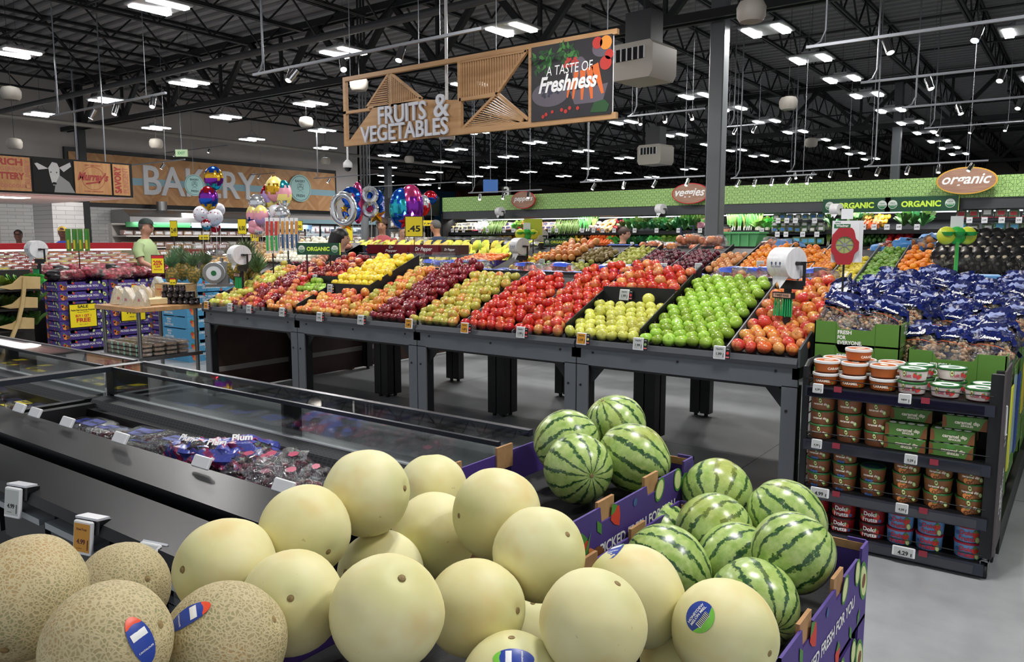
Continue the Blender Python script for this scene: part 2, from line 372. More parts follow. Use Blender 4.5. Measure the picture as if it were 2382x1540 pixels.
# ---------------- shared makers: cartons, price tags, bags ----------------
from mathutils import noise as mnoise
purple = M('purple_carton', '#4a3583', .6); purple_in = M('purple_carton_inside', '#3c2c6e', .75); bluecart = M('blue_carton', '#4f9cc8', .6); greencart = M('green_carton', '#54822f', .6)
ART = [M('art_orange', '#e08a4a', .6), M('art_red', '#cf3b2c', .6), M('art_leaf', '#4d8a3c', .6), M('art_pale', '#d8e0a0', .6), M('art_brown', '#7a4a25', .6), M('art_blue', '#3c5c94', .6)]
def art_one(mb, M4, kind, x, y, r, b=0):
    T = M4 @ Matrix.Translation((x, y, .0008)) @ Matrix.Rotation(random.uniform(-.6, .6), 4, 'Z')
    if kind == 0: disc(mb, T, r, b+0, 14); disc(mb, T @ Matrix.Translation((r*.9, -r*.3, .0003)), r*.8, b+4, 12); poly(mb, T, [(0, r*.9), (r*.9, r*1.6), (r*.2, r*.6)], b+2, .0006)
    elif kind == 1: poly(mb, T, [(0, -r*1.3), (r*.6, -r*.5), (r*.9, r*.4), (r*.4, r*.8), (-r*.4, r*.8), (-r*.9, r*.4), (-r*.6, -r*.5)], b+1); poly(mb, T, [(-r*.7, r*.7), (0, r*.5), (r*.7, r*.7), (0, r*1.5)], b+2, .0004)
    elif kind == 2: disc(mb, T, r, b+2, 14, .7, 1.15); disc(mb, T, r*.8, b+3, 14, .65, 1.15, .0004); disc(mb, T, r*.35, b+4, 10, 1, 1, .0008)
    elif kind == 3: poly(mb, T, [(0, -r), (r*.5, 0), (0, r), (-r*.5, 0)], b+2)
    elif kind == 4: disc(mb, T, r*.55, b+5, 10)
    else: disc(mb, T, r, b+3, 14, .8, 1.1); band(mb, T, r*.8, r, b+2, 14, .8, 1.1, .0004)
def wall_outline(L, h):
    return [(0, 0), (L, 0), (L, h), (L-.07, h), (L-.075, h-.045), (L-.105, h-.045), (L-.11, h-.012), (.66*L, h-.012), (.65*L, h-.04), (.56*L, h-.04), (.55*L, h-.012), (.3*L, h-.012), (.29*L, h-.04), (.2*L, h-.04), (.19*L, h), (0, h)]
def carton_parts(root, w, d, h, cm, cin, text, sides, tabs=True, tm=whitep, side_text=None, plain=False):
    mb = MB(); t = .006; o = [(0, 0), (1, 0), (1, 1), (0, 1)]
    mb.box(-w/2, w/2, -d/2, d/2, 0, .01, 0)
    for sgn in (-1, 1):
        P = wall_outline(d, h)
        mb.prism([(a-d/2, b) for a, b in P], sgn*w/2-(t if sgn > 0 else 0), sgn*w/2+(t if sgn < 0 else 0), 'x', 0)
        mb.box(-w/2+t, w/2-t, sgn*d/2-(t if sgn > 0 else 0), sgn*d/2+(t if sgn < 0 else 0), .01, h-.012, 0)
        for cx in (-w/2, w/2-.05): mb.box(cx, cx+.05, sgn*d/2-(t if sgn > 0 else 0), sgn*d/2+(t if sgn < 0 else 0), h-.012, h, 0)
    mb.build('tray', [cm, cin], root)
    if tabs:
        for sgn in (-1, 1):
            for f in (.24, .6): B(sgn*w/2-.012 if sgn > 0 else -w/2+.004, sgn*w/2-.004 if sgn > 0 else -w/2+.012, (f-.5)*d-.04, (f-.5)*d+.04, h-.06, h+.012).build('cardboard_tab', cardboard, root)
            B(-w/2+.01, w/2-.01, sgn*(d/2)-.0065*sgn-.002, sgn*(d/2)-.0065*sgn+.002, h-.03, h-.009).build('cardboard_edge', cardboard, root)
    if plain: return
    lt = MB(); ar = MB()
    for f in sides:
        L = d if f in ('+x', '-x') else w; e = .0012
        c = {'+x': (w/2+e, 0, h*.46), '-x': (-w/2-e, 0, h*.46), '-y': (0, -d/2-e, h*.46), '+y': (0, d/2+e, h*.46)}[f]; F = facing(c, f)
        add_text(lt, text, L*.62, F, 0, .025, ext=0); random.seed(5)
        for k, x, y, r in ((1, -.43, .1, .09), (4, -.37, -.3, .05), (0, -.40, -.12, .12), (1, -.2, .33, .07), (4, -.05, .36, .05), (3, -.32, .3, .06), (5, .16, .34, .08), (1, .1, -.36, .06), (2, .43, .1, .13), (5, .33, .33, .08), (3, .27, -.34, .06), (3, .38, -.3, .06), (4, -.15, -.36, .05)):
            art_one(ar, F, k, x*L, y*h, r*h*2.0)
    lt.build('lettering', tm, root); ar.build('printed_fruit', ART, root)
def price_tag_mesh_parts(root, price, col='grey', w=.075, h=.082, name='', card=None, big=False):
    """electronic shelf tag facing local -y, origin at its centre"""
    MB().box(-w/2, w/2, 0, .012, -h/2, h/2, bev=.003).build('frame', white, root)
    sc = {'grey': M('eink_grey', '#b4b8b6', .35), 'orange': M('eink_orange', '#c98b1c', .35)}[col]
    B(-w*.42, w*.42, -.0012, 0, -h*.40, h*.42).build('screen', sc, root)
    t = MB(); F = facing((0, -.0018, 0), '-y'); add_text(t, price, w*.46, F @ Matrix.Translation((-.02*w, -.1*h, 0)), 0, .03)
    if name: add_text(t, name, w*.55, F @ Matrix.Translation((0, .26*h, 0)), 0, .01)
    rect(t, F, w*.05, h*.3, 0, w*.34, -.18*h); rect(t, F, w*.3, h*.012, 0, -w*.1, -.3*h)
    t.build('lettering', M('dark_red_ink', '#5c1418', .5) if col == 'orange' and big else inkblack, root)
    if card is not None:
        cw = w*.36; c = MB(); c.box(w/2, w/2+cw, .002, .006, -h*.42, h*.42, 0); c.build('card', blackm, root)
        p = MB(); Fc = facing((w/2+cw/2, .001, 0), '-y'); disc(p, Fc, cw*.33, 0, 16); rect(p, Fc, cw*.8, h*.09, 1, 0, -h*.3); rect(p, Fc, cw*.6, h*.03, 2, 0, h*.3)
        p.build('printed_fruit', [card, M('strip_pink', '#d9707a', .5), whitep], root)
def crumple(mb, sx, sy, sz, seed=0, n=20, k=12, amp=.18, f=2.2, m=0, flat=.0, c=(0, 0, 0)):
    off = Vector((seed*3.7, seed*1.3, 7))
    def fn(p):
        q = Vector((abs(p.x)**.7*(1 if p.x > 0 else -1), abs(p.y)**.7*(1 if p.y > 0 else -1), p.z))
        d = 1+amp*mnoise.noise(p*f+off)+amp*.5*mnoise.noise(p*f*2.7+off); q = q*d
        if flat and q.z < -flat: q.z = -flat
        return q
    return mb.ball(c, 1, n, k, m, sc=(sx, sy, sz), fn=fn)
# ---------------- melons ----------------
def honey_mat():
    t = NT('honeydew_rind'); v = t.rand_off(t.obj(), 20); c = t.ramp(t.noise(v, 9, 3), [(.3, '#dad192'), (.5, '#e1daa4'), (.72, '#e6e2b4')])
    warm = t.ramp(t.noise(v, 14, 2), [(.55, (0, 0, 0)), (.75, (.6, .6, .6))]); c = t.mix(warm, c, '#dcc07c')
    sp = t.ramp(t.noise(v, 60, 2), [(.74, (0, 0, 0)), (.78, (.5, .5, .5))]); c = t.mix(sp, c, '#a98f55')
    gg = t.n('TexGradient', gradient_type='SPHERICAL'); P = t.n('SeparateXYZ', ins={0: t.obj()})
    fade = t.math('MULTIPLY', t.math('SUBTRACT', t.math('ABSOLUTE', P.outputs[2]), .055), 18); c = t.mix(t.math('MINIMUM', t.math('MAXIMUM', fade, 0), .35), c, '#b9bf7a')
    t.set(Base_Color=c, Roughness=.55); t.bump(t.noise(v, 25, 3), .08, .004); return t.m
def canta_mat():
    t = NT('cantaloupe_rind'); v = t.rand_off(t.obj(), 20); wv = t.n('VectorMath', operation='ADD'); t.l(v, wv.inputs[0])
    nz = t.n('TexNoise', ins={'Vector': v, 'Scale': 60.0, 'Detail': 2.0}); sc = t.n('VectorMath', operation='SCALE', ins={0: nz.outputs['Color'], 'Scale': .012}); t.l(sc.outputs[0], wv.inputs[1])
    vo = t.n('TexVoronoi', feature='DISTANCE_TO_EDGE', ins={'Vector': wv.outputs[0], 'Scale': 190.0}); net = t.ramp(vo.outputs['Distance'], [(.06, (1, 1, 1)), (.25, (0, 0, 0))])
    base = t.ramp(t.noise(v, 12, 3), [(.3, '#8f8f66'), (.55, '#a39368'), (.75, '#b08f5c')]); c = t.mix(net, base, '#c3b48a')
    t.set(Base_Color=c, Roughness=.65); t.bump(net, .35, .0015); return t.m
def melon_stripe():
    t = NT('watermelon_rind'); o = t.obj(); v = t.rand_off(o, 20); P = t.n('SeparateXYZ', ins={0: o}); ang = t.math('ARCTAN2', P.outputs[1], P.outputs[0])
    nz = t.math('SUBTRACT', t.noise(v, 28, 5, .7), .5); nz2 = t.math('SUBTRACT', t.noise(v, 9, 2), .5)
    a = t.math('ADD', t.math('MULTIPLY', ang, 13.0), t.math('ADD', t.math('MULTIPLY', nz, 5.5), t.math('MULTIPLY', nz2, 2.5)))
    s = t.math('MULTIPLY_ADD', t.math('SINE', a), .5, .5); vein = t.math('MULTIPLY', t.math('SUBTRACT', t.noise(v, 85, 4, .75), .5), 1.0)
    s = t.math('ADD', s, vein); base = t.ramp(t.noise(v, 45, 4, .6), [(.35, '#90b056'), (.65, '#b8cc7e')]); dk = t.ramp(t.noise(v, 80, 3), [(.3, '#1f4524'), (.7, '#3c6433')])
    c = t.mix(t.ramp(s, [(.80, (0, 0, 0)), (.90, (1, 1, 1))]), base, dk)
    yb = t.ramp(t.noise(v, 6, 1), [(.58, (0, 0, 0)), (.72, (.6, .6, .6))]); c = t.mix(yb, c, '#a9ab4a')
    t.set(Base_Color=c, Roughness=.3, Coat_Weight=.25, Coat_Roughness=.2); t.bump(t.noise(v, 30, 2), .05, .004); return t.m
def melon_mesh(seed, rx, rz, amp=.02, dimple=.05):
    mb = MB(); off = Vector((seed*5.1, 2, seed))
    def fn(p): 
        d = 1+amp*mnoise.noise(p*1.3+off); r = sqrt(p.x*p.x+p.y*p.y)
        d -= dimple*math.exp(-(r/.13)**2); return p*d
    mb.ball((0, 0, 0), 1, 40, 28, sc=(rx, rx, rz), fn=fn); return mb
stemm = MV('dry_stem', '#9c8659', '#77633c', 200, .8)
def melon(name, mat_, seed, r, el, label, cat, group, loc, axis, amp=.035, sticker=None):
    t = thing(name, label, cat, loc, 0, group); t.rotation_euler = Vector(axis).to_track_quat('Z', 'Y').to_euler()
    melon_mesh(seed, r, r*el, amp).build('rind', mat_, t)
    s = MB(); s.lathe([(.0045, 0), (.006, .001), (.005, .003), (.002, .0035)], 10, (0, 0, r*el*.945)); s.build('stem_scar', stemm, t)
    if sticker:
        kind, d = sticker[:2]; q = t.rotation_euler.to_matrix(); dl = (q.transposed() @ Vector(d)).normalized()
        mel = Vector((dl.x*r, dl.y*r, dl.z*r*el))*(1.004+amp*mnoise.noise(dl*1.3+Vector((seed*5.1, 2, seed)))); upl = q.transposed() @ Vector((0, 0, 1)); X = upl.cross(dl).normalized(); T = Matrix.Rotation(sticker[2] if len(sticker) > 2 else 0, 4, 'Z')
        k = MB(); F = frame(mel, X, dl.cross(X)) @ T
        a, bq = (.024, .024) if kind == 'round' else (.014, .03)
        bend = lambda p: Vector((p[0], p[1], -(p[0]**2+p[1]**2)/(2*r)))
        def patch(pts, m, z):
            n = len(pts); cx = sum(p[0] for p in pts)/n; cy = sum(p[1] for p in pts)/n; R3 = (.34, .67, 1.0)
            k.add([F @ (bend(p)+Vector((0, 0, z+.0006))) for p in [(cx, cy)]+[(cx+(x-cx)*q, cy+(y-cy)*q) for q in R3 for x, y in pts]], [(0, 1+i, 1+(i+1) % n) for i in range(n)]+[(1+a*n+i, 1+(a+1)*n+i, 1+(a+1)*n+(i+1) % n, 1+a*n+(i+1) % n) for a in (0, 1) for i in range(n)], m)
        full = [(cos(2*pi*i/28)*a, sin(2*pi*i/28)*bq) for i in range(28)]; patch(full, 0, 0)
        if kind == 'round': patch([(x, y) for x, y in full if y < -.2*bq], 1, .0003); patch([(-.012, -.013), (.012, -.013), (.012, -.003), (-.012, -.003)], 2, .0006); 
        else: patch([(x, y) for x, y in full if y > .45*bq], 1, .0003); patch([(-.01, .003), (.01, .003), (.01, .012), (-.01, .012)], 2, .0005)
        if kind == 'round': [patch([(-.0105+i*.0026, -.0125), (-.0092+i*.0026, -.0125), (-.0092+i*.0026, -.0035), (-.0105+i*.0026, -.0035)], 3, .0009) for i in range(9)]
        vs0 = MB(); add_text(vs0, 'HONEYDEW\nMELON MIEL' if kind == 'round' else 'HONEYDEW' if cat[0] == 'h' else 'CANTALOUPE', .036 if kind == 'round' else .02, Matrix.Translation((0, .005 if kind == 'round' else -.012, 0)), 0, .02)
        k.add([F @ (bend(p)+Vector((0, 0, .0017))) for p in vs0.v], vs0.f, 2)
        k.build('sticker', [M('sticker_blue', '#2743a0', .35), M('sticker_green', '#79c843', .35) if cat[0] == 'h' else M('sticker_orange', '#f0512c', .35), whitep, inkblack], t, label='blue oval produce sticker')
    return t
hm = honey_mat(); cm_ = canta_mat(); wm = melon_stripe()
U = Vector((0, 0, 1))
def dirp(u, v, c, r): # direction from the melon's centre to the surface point seen at a pixel
    d = ray(u, v).normalized(); oc = CAM-c; b = d.dot(oc); disc_ = b*b-(oc.dot(oc)-r*r); disc_ = max(disc_, 0); return (CAM+d*(-b-sqrt(disc_))-c).normalized()
RH = .082
def relax(L, r, lim=.16):
    """centres and radii: slide each melon along its line of sight until neighbours only touch"""
    d0 = [F_PX*2*r/q[2] for q in L]; d = d0[:]
    for it in range(60):
        for i in range(len(L)):
            for j in range(i):
                a = atd(L[i][0], L[i][1], d[i]); b = atd(L[j][0], L[j][1], d[j]); gap = (a-b).length-.97*(L[i][2]*d[i]+L[j][2]*d[j])/(2*F_PX)
                if gap < 0:
                    s = .004 if d[i] >= d[j] else -.004
                    d[i] = min(max(d[i]+s, d0[i]*(1-lim)), d0[i]*(1+lim)); d[j] = min(max(d[j]-s, d0[j]*(1-lim)), d0[j]*(1+lim))
    return [(atd(q[0], q[1], e), q[2]*e/(2*F_PX)) for q, e in zip(L, d)]
HD = [ # u, v, px wide, stem seen at, elongation, label, sticker
 (853, 1147, 200, (945, 1135), 1.0, 'topmost honeydew melon standing highest at the back of the pile, beside the black cooler', None),
 (1005, 1140, 165, (1000, 1050), 1.0, 'farthest honeydew melon, half hidden behind the topmost one', None),
 (1155, 1195, 212, (1060, 1200), .95, 'broad honeydew melon below the four stacked watermelons', None),
 (710, 1235, 212, (765, 1285), 1.0, 'honeydew melon with a yellow-green stain, under the topmost honeydew', None),
 (1010, 1245, 198, (960, 1300), 1.0, 'smooth plain honeydew melon in the middle of the second row', None),
 (1255, 1288, 216, (1322, 1242), 1.0, 'honeydew melon with a yellow star around its stem scar, beside the purple watermelon carton', None),
 (885, 1335, 200, (800, 1330), 1.0, 'honeydew melon wedged in the middle of the pile, mostly covered by its neighbours', None),
 (525, 1320, 226, (424, 1325), 1.03, 'honeydew melon lying on its side at the edge of the black cooler', None),
 (680, 1400, 238, (676, 1392), 1.02, 'honeydew melon with its stem end pointing at the viewer, next to the cantaloupes', None),
 (900, 1425, 268, (938, 1338), .96, 'biggest looking honeydew melon in front, with its stem scar near the top', None),
 (1105, 1415, 222, (1200, 1420), 1.08, 'tall honeydew melon with an orange flush, between two larger honeydews', None),
 (1480, 1385, 222, (1560, 1480), 1.08, 'honeydew melon leaning back with a blue sticker on its top edge', ('oval', (1436, 1282), 1.5)),
 (1380, 1450, 250, (1440, 1352), .97, 'front honeydew melon with a streaked yellow patch beside its scar', None),
 (1235, 1480, 190, (1240, 1400), 1.0, 'low honeydew melon in the gap between two front melons', None),
 (1685, 1470, 240, (1790, 1520), 1.03, 'honeydew melon with a large round blue and green sticker facing the viewer', ('round', (1627, 1434), 1.25)),
 (1600, 1545, 222, (1628, 1522), 1.0, 'honeydew melon at the bottom of the picture below the stickered one, stem end up', None),
 (1375, 1330, 130, (1380, 1290), 1.0, 'sliver of honeydew melon behind the two largest ones at the purple carton', None),
 (1190, 1600, 250, (1190, 1480), 1.0, 'honeydew melon just rising into the lower edge of the picture', ('oval', (1195, 1530), 1.5)),
]
RX = relax(HD, RH)
for i, (u, v, w, st, el, lab, stk) in enumerate(HD):
    c, rr = RX[i]; ax = dirp(st[0], st[1], c, rr)
    if stk: stk = (stk[0], dirp(stk[1][0], stk[1][1], c, rr), stk[2])
    melon('honeydew_melon', hm, i, rr, el, lab, 'honeydew melon', 'honeydew melons in the front cartons', c, ax, sticker=stk)
CA = [(60, 1388, 262, (15, 1500), 1.15, 'largest cantaloupe, nearest the price tags of the cooler', None), (285, 1372, 212, (345, 1345), 1.0, 'cantaloupe at the back of its carton, touching the cooler', None),
 (250, 1500, 290, (380, 1450), .97, 'greenish cantaloupe with an orange and blue sticker standing upright on it', ('oval', (333, 1488), .2)), (522, 1498, 285, (640, 1440), 1.0, 'coarsely netted cantaloupe beside the honeydews, a sticker on its shoulder', ('oval', (437, 1432), -.7)),
 (270, 1610, 280, (270, 1490), 1.0, 'cantaloupe just rising into the lower edge of the picture', None), (40, 1620, 250, (100, 1600), 1.0, 'cantaloupe low in the carton under the largest one', None)]
RX = relax(CA, .08)
for i, (u, v, w, st, el, lab, stk) in enumerate(CA):
    c, rr = RX[i]; ax = dirp(st[0], st[1], c, rr)
    if stk: stk = (stk[0], dirp(stk[1][0], stk[1][1], c, rr), stk[2])
    melon('cantaloupe', cm_, i, rr, el, lab, 'cantaloupe', 'cantaloupes in the front carton', c, ax, amp=.04, sticker=stk)
WMS = [(1345, 1090, 162, (1378, 1108), 1.0, 'upper carton watermelon with a brown patch around its stem, facing the viewer'), (1318, 1028, 150, (1250, 1060), 1.02, 'upper carton watermelon standing behind and to one side of the brown-patched one'),
 (1432, 988, 140, (1400, 930), 1.0, 'rearmost watermelon, topmost in the upper purple carton'), (1475, 1065, 158, (1560, 1120), 1.08, 'upper carton watermelon lying on its side with wide spaced stripes'),
 (1668, 1147, 162, (1660, 1200), 1.0, 'watermelon at the back corner of the lower carton, near the upper carton'), (1660, 1237, 178, (1590, 1290), 1.0, 'watermelon in the second row of the lower carton with broad dark bands'),
 (1523, 1250, 178, (1460, 1180), 1.05, 'yellowish watermelon in the lower carton leaning on the upper carton'), (1830, 1205, 172, (1760, 1130), 1.08, 'watermelon at the back of the lower carton, nearest the caramel dip rack'),
 (1845, 1285, 188, (1930, 1220), 1.0, 'smoothest dark green watermelon in the lower carton, facing the rack'), (1707, 1308, 180, (1625, 1380), 1.06, 'pale mottled watermelon in the middle of the lower carton'),
 (1552, 1318, 186, (1640, 1380), 1.1, 'watermelon in the lower carton right behind the stickered honeydew'), (1755, 1402, 200, (1800, 1462), 1.1, 'front watermelon of the lower carton with its stem end low')]
RX = relax(WMS, .1)
for i, (u, v, w, st, el, lab) in enumerate(WMS):
    c, rr = RX[i]; ax = dirp(st[0], st[1], c, rr); melon('watermelon', wm, 40+i, rr, el, lab, 'watermelon', 'watermelons in the purple cartons', c, ax)
# cartons under the melons
linerm = MV('black_foam_liner', '#0b0b0c', '#17181a', 60, .6, bump=.3)
def big_carton(x0, x1, y0, y1, zt, h, lab, n=3, sides=('+x', '-y'), liner=True):
    for k in range(n):
        z = zt-h*(k+1)-.001*k
        t = thing('fruit_carton', lab if k == 0 else lab+', %s one of its stack' % ('second', 'third', 'fourth', 'bottom')[min(k-1, 3)], 'carton', ((x0+x1)/2, (y0+y1)/2, z), 0, 'purple melon cartons')
        carton_parts(t, x1-x0, y1-y0, h, purple, purple_in, 'PICKED FRESH FOR YOU', sides, tabs=True)
        if k == 0 and liner: B(-(x1-x0)/2+.01, (x1-x0)/2-.01, -(y1-y0)/2+.01, (y1-y0)/2-.01, .011, h-.115 if h > .14 else .02).build('liner', linerm, t)
        if k == n-1 and z > .3: tag(B(x0+.03, x1-.03, y0+.03, y1-.03, 0, z-.002).build('display_plinth', black), 'plain black base under a stack of purple cartons', 'plinth', 'black bases under the melon cartons')
big_carton(-1.43, -.915, 1.47, 2.16, .9, .2, 'upper purple carton holding four watermelons', 3)
big_carton(-.905, -.395, 1.345, 2.04, .8, .2, 'lower purple carton filled with watermelons, nearest the aisle', 3)
big_carton(-1.20, -.40, .62, 1.335, .84, .2, 'purple carton filled with honeydew melons', 2)
big_carton(-1.47, -.72, .02, .61, .88, .2, 'purple carton filled with cantaloupes', 2)
# ---------------- refrigerated coffin case (black) ----------------
grille = NT('perforated_black_steel'); v = grille.obj(); P = grille.n('SeparateXYZ', ins={0: v})
def dots(t, a, b, s): 
    fx = t.math('ABSOLUTE', t.math('SUBTRACT', t.math('FRACT', t.math('MULTIPLY', a, s)), .5)); fy = t.math('ABSOLUTE', t.math('SUBTRACT', t.math('FRACT', t.math('MULTIPLY', b, s*1.6)), .5))
    return t.math('MULTIPLY', t.math('LESS_THAN', fx, .32), t.math('LESS_THAN', fy, .28))
grille.set(Base_Color=grille.mix(dots(grille, P.outputs[0], grille.math('ADD', P.outputs[1], P.outputs[2]), 40), '#2a2c30', '#020203'), Roughness=.45); grille = grille.m
caseblk = MV('black_case_enamel', '#07080b', '#0a0c10', 3, .3, bump=.05, bscale=300); caseblk.node_tree.nodes['Principled BSDF'].inputs['Specular IOR Level'].default_value = .12; glassm = film('case_glass', tint=(.93, .95, .95), alpha=.05, rough=.02, crinkle=False); liner2 = M('case_liner', '#121012', .35)
railm = M('case_rail', '#3a3f47', .3, .6)
def case(x0, x1, lab, cross_left=False, posts=()):
    t = thing('refrigerated_case', lab, 'refrigerated display case', (x0, 0, 0)); L = x1-x0
    b = MB(); b.box(0, L, 1.42, 2.0, .08, .45); b.box(.0, L, 1.78, 2.0, .45, .72); b.box(0, L, 1.08, 1.42, .08, .74); b.box(0, .05, 1.3, 1.95, .45, .74); b.box(L-.05, L, 1.3, 1.95, .45, .74); b.build('cabinet', liner2, t)
    MB().box(.05, L-.05, 1.42, 1.78, .45, .47).build('deck', liner2, t)
    g = MB(); g.add([(0, 1.8, .70), (L, 1.8, .70), (L, 1.83, .755), (0, 1.83, .755), (L, 1.92, .76), (0, 1.92, .76)], [(0, 1, 2, 3), (3, 2, 4, 5)]); g.box(0, L, 1.80, 1.83, .5, .70); g.build('air_grille', grille, t)
    MB().box(0, L, 1.92, 1.935, .74, .765).build('trim', white, t)
    s = MB(); s.add([(0, 1.40, .79), (L, 1.40, .79), (L, 1.385, .81), (0, 1.385, .81), (L, 1.205, .80), (0, 1.205, .80), (L, 1.195, .74), (0, 1.195, .74)], [(0, 1, 2, 3), (3, 2, 4, 5), (5, 4, 6, 7)]); s.box(0, L, 1.385, 1.40, .5, .8); s.build('front_ledge', caseblk, t)
    s = MB(); s.add([(0, 1.165, .74), (L, 1.165, .74), (L, 1.155, .785), (0, 1.155, .785), (L, .995, .765), (0, .995, .765), (L, .985, .735), (0, .985, .735), (L, 1.03, .72), (0, 1.03, .72), (L, 1.03, .1), (0, 1.03, .1)], [(0, 1, 2, 3), (3, 2, 4, 5), (5, 4, 6, 7), (7, 6, 8, 9), (9, 8, 10, 11)]); s.build('bumper', caseblk, t)
    gl = MB(); gl.box(0, L, 1.922, 1.928, .76, .895); gl.box(0, L, 1.93, 2.09, .903, .909); gl.box(0, L, 2.095, 2.101, .72, .895); gl.build('glass', glassm, t)
    r = MB(); r.box(0, L, 1.915, 1.93, .893, .908); r.box(0, L, 2.085, 2.11, .89, .912); r.box(0, L, 2.0, 2.11, .69, .72); r.build('rail', railm, t)
    for p in posts: B(p-x0-.035, p-x0+.035, 1.93, 1.975, .72, .895).build('post', black, t)
    if cross_left:
        c = MB(); c.box(-.02, .04, 1.0, 2.1, .885, .91); c.build('cross_rail', railm, t)
        B(.0, .006, 1.3, 2.09, .76, .885).build('end_glass', glassm, t); B(-.03, .04, 1.92, 2.1, .72, .885).build('post', black, t)
    return t
case(-3.96, -1.47, 'long black refrigerated case with glass top rim beside the honeydew melons', True, (-2.55,))
case(-6.6, -4.03, 'black refrigerated case beyond the first, holding packed berries', False, (-5.2,))
case(-9.2, -6.62, 'farthest black refrigerated case, near the wooden shelf', False, (-7.6,))
lv = MB()
for i in range(7): lv.box(-3.5+i*.34, -3.5+i*.34+.3, 1.0, 1.03, .58, .68, 0); lv.box(-3.5+i*.34, -3.5+i*.34+.3, .985, 1.03, .68, .70, 1)
t = lv.build('vent_louver', [M('vent_dark', '#17181a', .4), M('vent_bright', '#9aa0a5', .3, .5)]); tag(t, 'row of black vents with bright strips along the case front', 'vent')
# clear shelf beside the honeydews
t = MB().box(-1.95, -1.5, .9, 1.02, .66, .672).build('acrylic_shelf', clear); tag(t, 'clear acrylic shelf on the case front beside the first honeydew', 'shelf')
def ptag(pos, n, price, col, lab, w=.075, h=.082, tilt=0, name='', card=None, rz=0, group=None, big=False):
    t = thing('price_tag', lab, 'price tag', pos, rz, group); t.rotation_euler = (-tilt, 0, rz); price_tag_mesh_parts(t, price, col, w, h, name, card, big); return t
hold = M('tag_holder', '#c9ccd1', .25)
def holder(t):
    h = MB(); h.box(-.04, .05, .013, .055, .01, .05); h.build('holder', black, t); g = MB(); g.box(-.04, .045, .01, .05, .05, .056); g.build('clip', hold, t)
for (u, v, yy, pr, col, lab, nm) in ((27, 1170, .96, '4.99', 'grey', 'price tag reading .99 on the case front, cut by the picture edge', ''), (190, 1252, .96, '4.99', 'orange', 'orange price tag reading 4.99 on the front of the black case', 'Kiwi Fruit'), (325, 1300, .96, '4.99', 'grey', 'price tag tipped back on the black case front, beside the cantaloupe', '')):
    p = aty(u, v, yy); t = ptag(p, 0, pr, col, lab, .07, .095, .12, nm, big=True, rz=.25); holder(t)
    if u == 325: t.rotation_euler = (-.9, 0, .25)
for i, (u, v) in enumerate(((50, 950), (80, 962), (150, 985), (275, 1022), (450, 1082), (640, 1140))):
    p = atz(u, v, .835); t = ptag((p.x, 1.37, .835), 0, '3.99', 'grey', 'price tag on the inner rim of the black case, seen from behind', .09, .04, -.5, rz=pi, group='tags on the case rim')
# packed fruit in the cases
grapes_m = MV('red_grapes', '#4a1226', '#7c2540', 20, .3); lab_w = M('label_white', '#dcdde2', .5); lab_blue = M('label_blue', '#2a3a8c', .5); film2 = film('clamshell_plastic', alpha=.2, scale=60, bump=1.0, rough=.1)
def clamshell(name, lab, fruit, topc, group, w=.19, d=.13, h=.075, lbl=yellow):
    t = thing(name, lab, 'packed fruit', group=group); f = MB(); random.seed(3)
    for i in range(34): f.ball((random.uniform(-w*.4, w*.4), random.uniform(-d*.38, d*.38), random.uniform(.014, h*.72)), .012, 8, 6)
    f.build('fruit', fruit, t); b = MB(); b.box(-w/2, w/2, -d/2, d/2, .002, h*.45, bev=.008); b.box(-w/2, w/2, -d/2, d/2, h*.45, h, bev=.012); b.build('clamshell', film2, t)
    B(-w*.25, w*.25, -d*.25, d*.25, h+.0005, h+.0015).build('label_sheet', lbl, t); lt = MB(); add_text(lt, topc, w*.4, Matrix.Translation((0, 0, h+.002)), 0, .03); lt.build('lettering', inkblack, t); return t
berry = Proto(clamshell('berry_box', 'clear clamshell of strawberries with a yellow label in the far black case', MV('strawberry_red', '#8c1f24', '#6d1a20', 30, .4), 'FRESH', 'clamshells of berries in the far case'))
random.seed(11)
for i in range(11):
    for j in range(3): berry.put((-4.35-i*.205, 1.48+j*.135, .56+.04*((i+j) % 2)), (random.uniform(-.05, .05), random.uniform(-.05, .05), random.uniform(-.1, .1)))
for i in range(12): berry.put((-6.75-i*.2, 1.5+.12*(i % 2), .58), (0, 0, random.uniform(-.1, .1)))
dk = Proto(clamshell('grape_box', 'dark clamshell of grapes with a blue and white label in the near black case', grapes_m, 'GRAPES', 'clamshells of dark grapes', .2, .14, .085, lab_blue))
for (u, v, z, r) in ((235, 990, .66, .1), (300, 985, .67, 0), (350, 1002, .66, .2), (250, 1012, .68, -.1), (345, 1020, .69, .1), (385, 1018, .7, -.2), (410, 1040, .70, .15), (330, 1045, .67, .3), (390, 1052, .66, 0)):
    p = atz(u, v, z); dk.put((p.x, min(max(p.y, 1.5), 1.7), z-.05), (random.uniform(-.15, .15), random.uniform(-.15, .15), r))
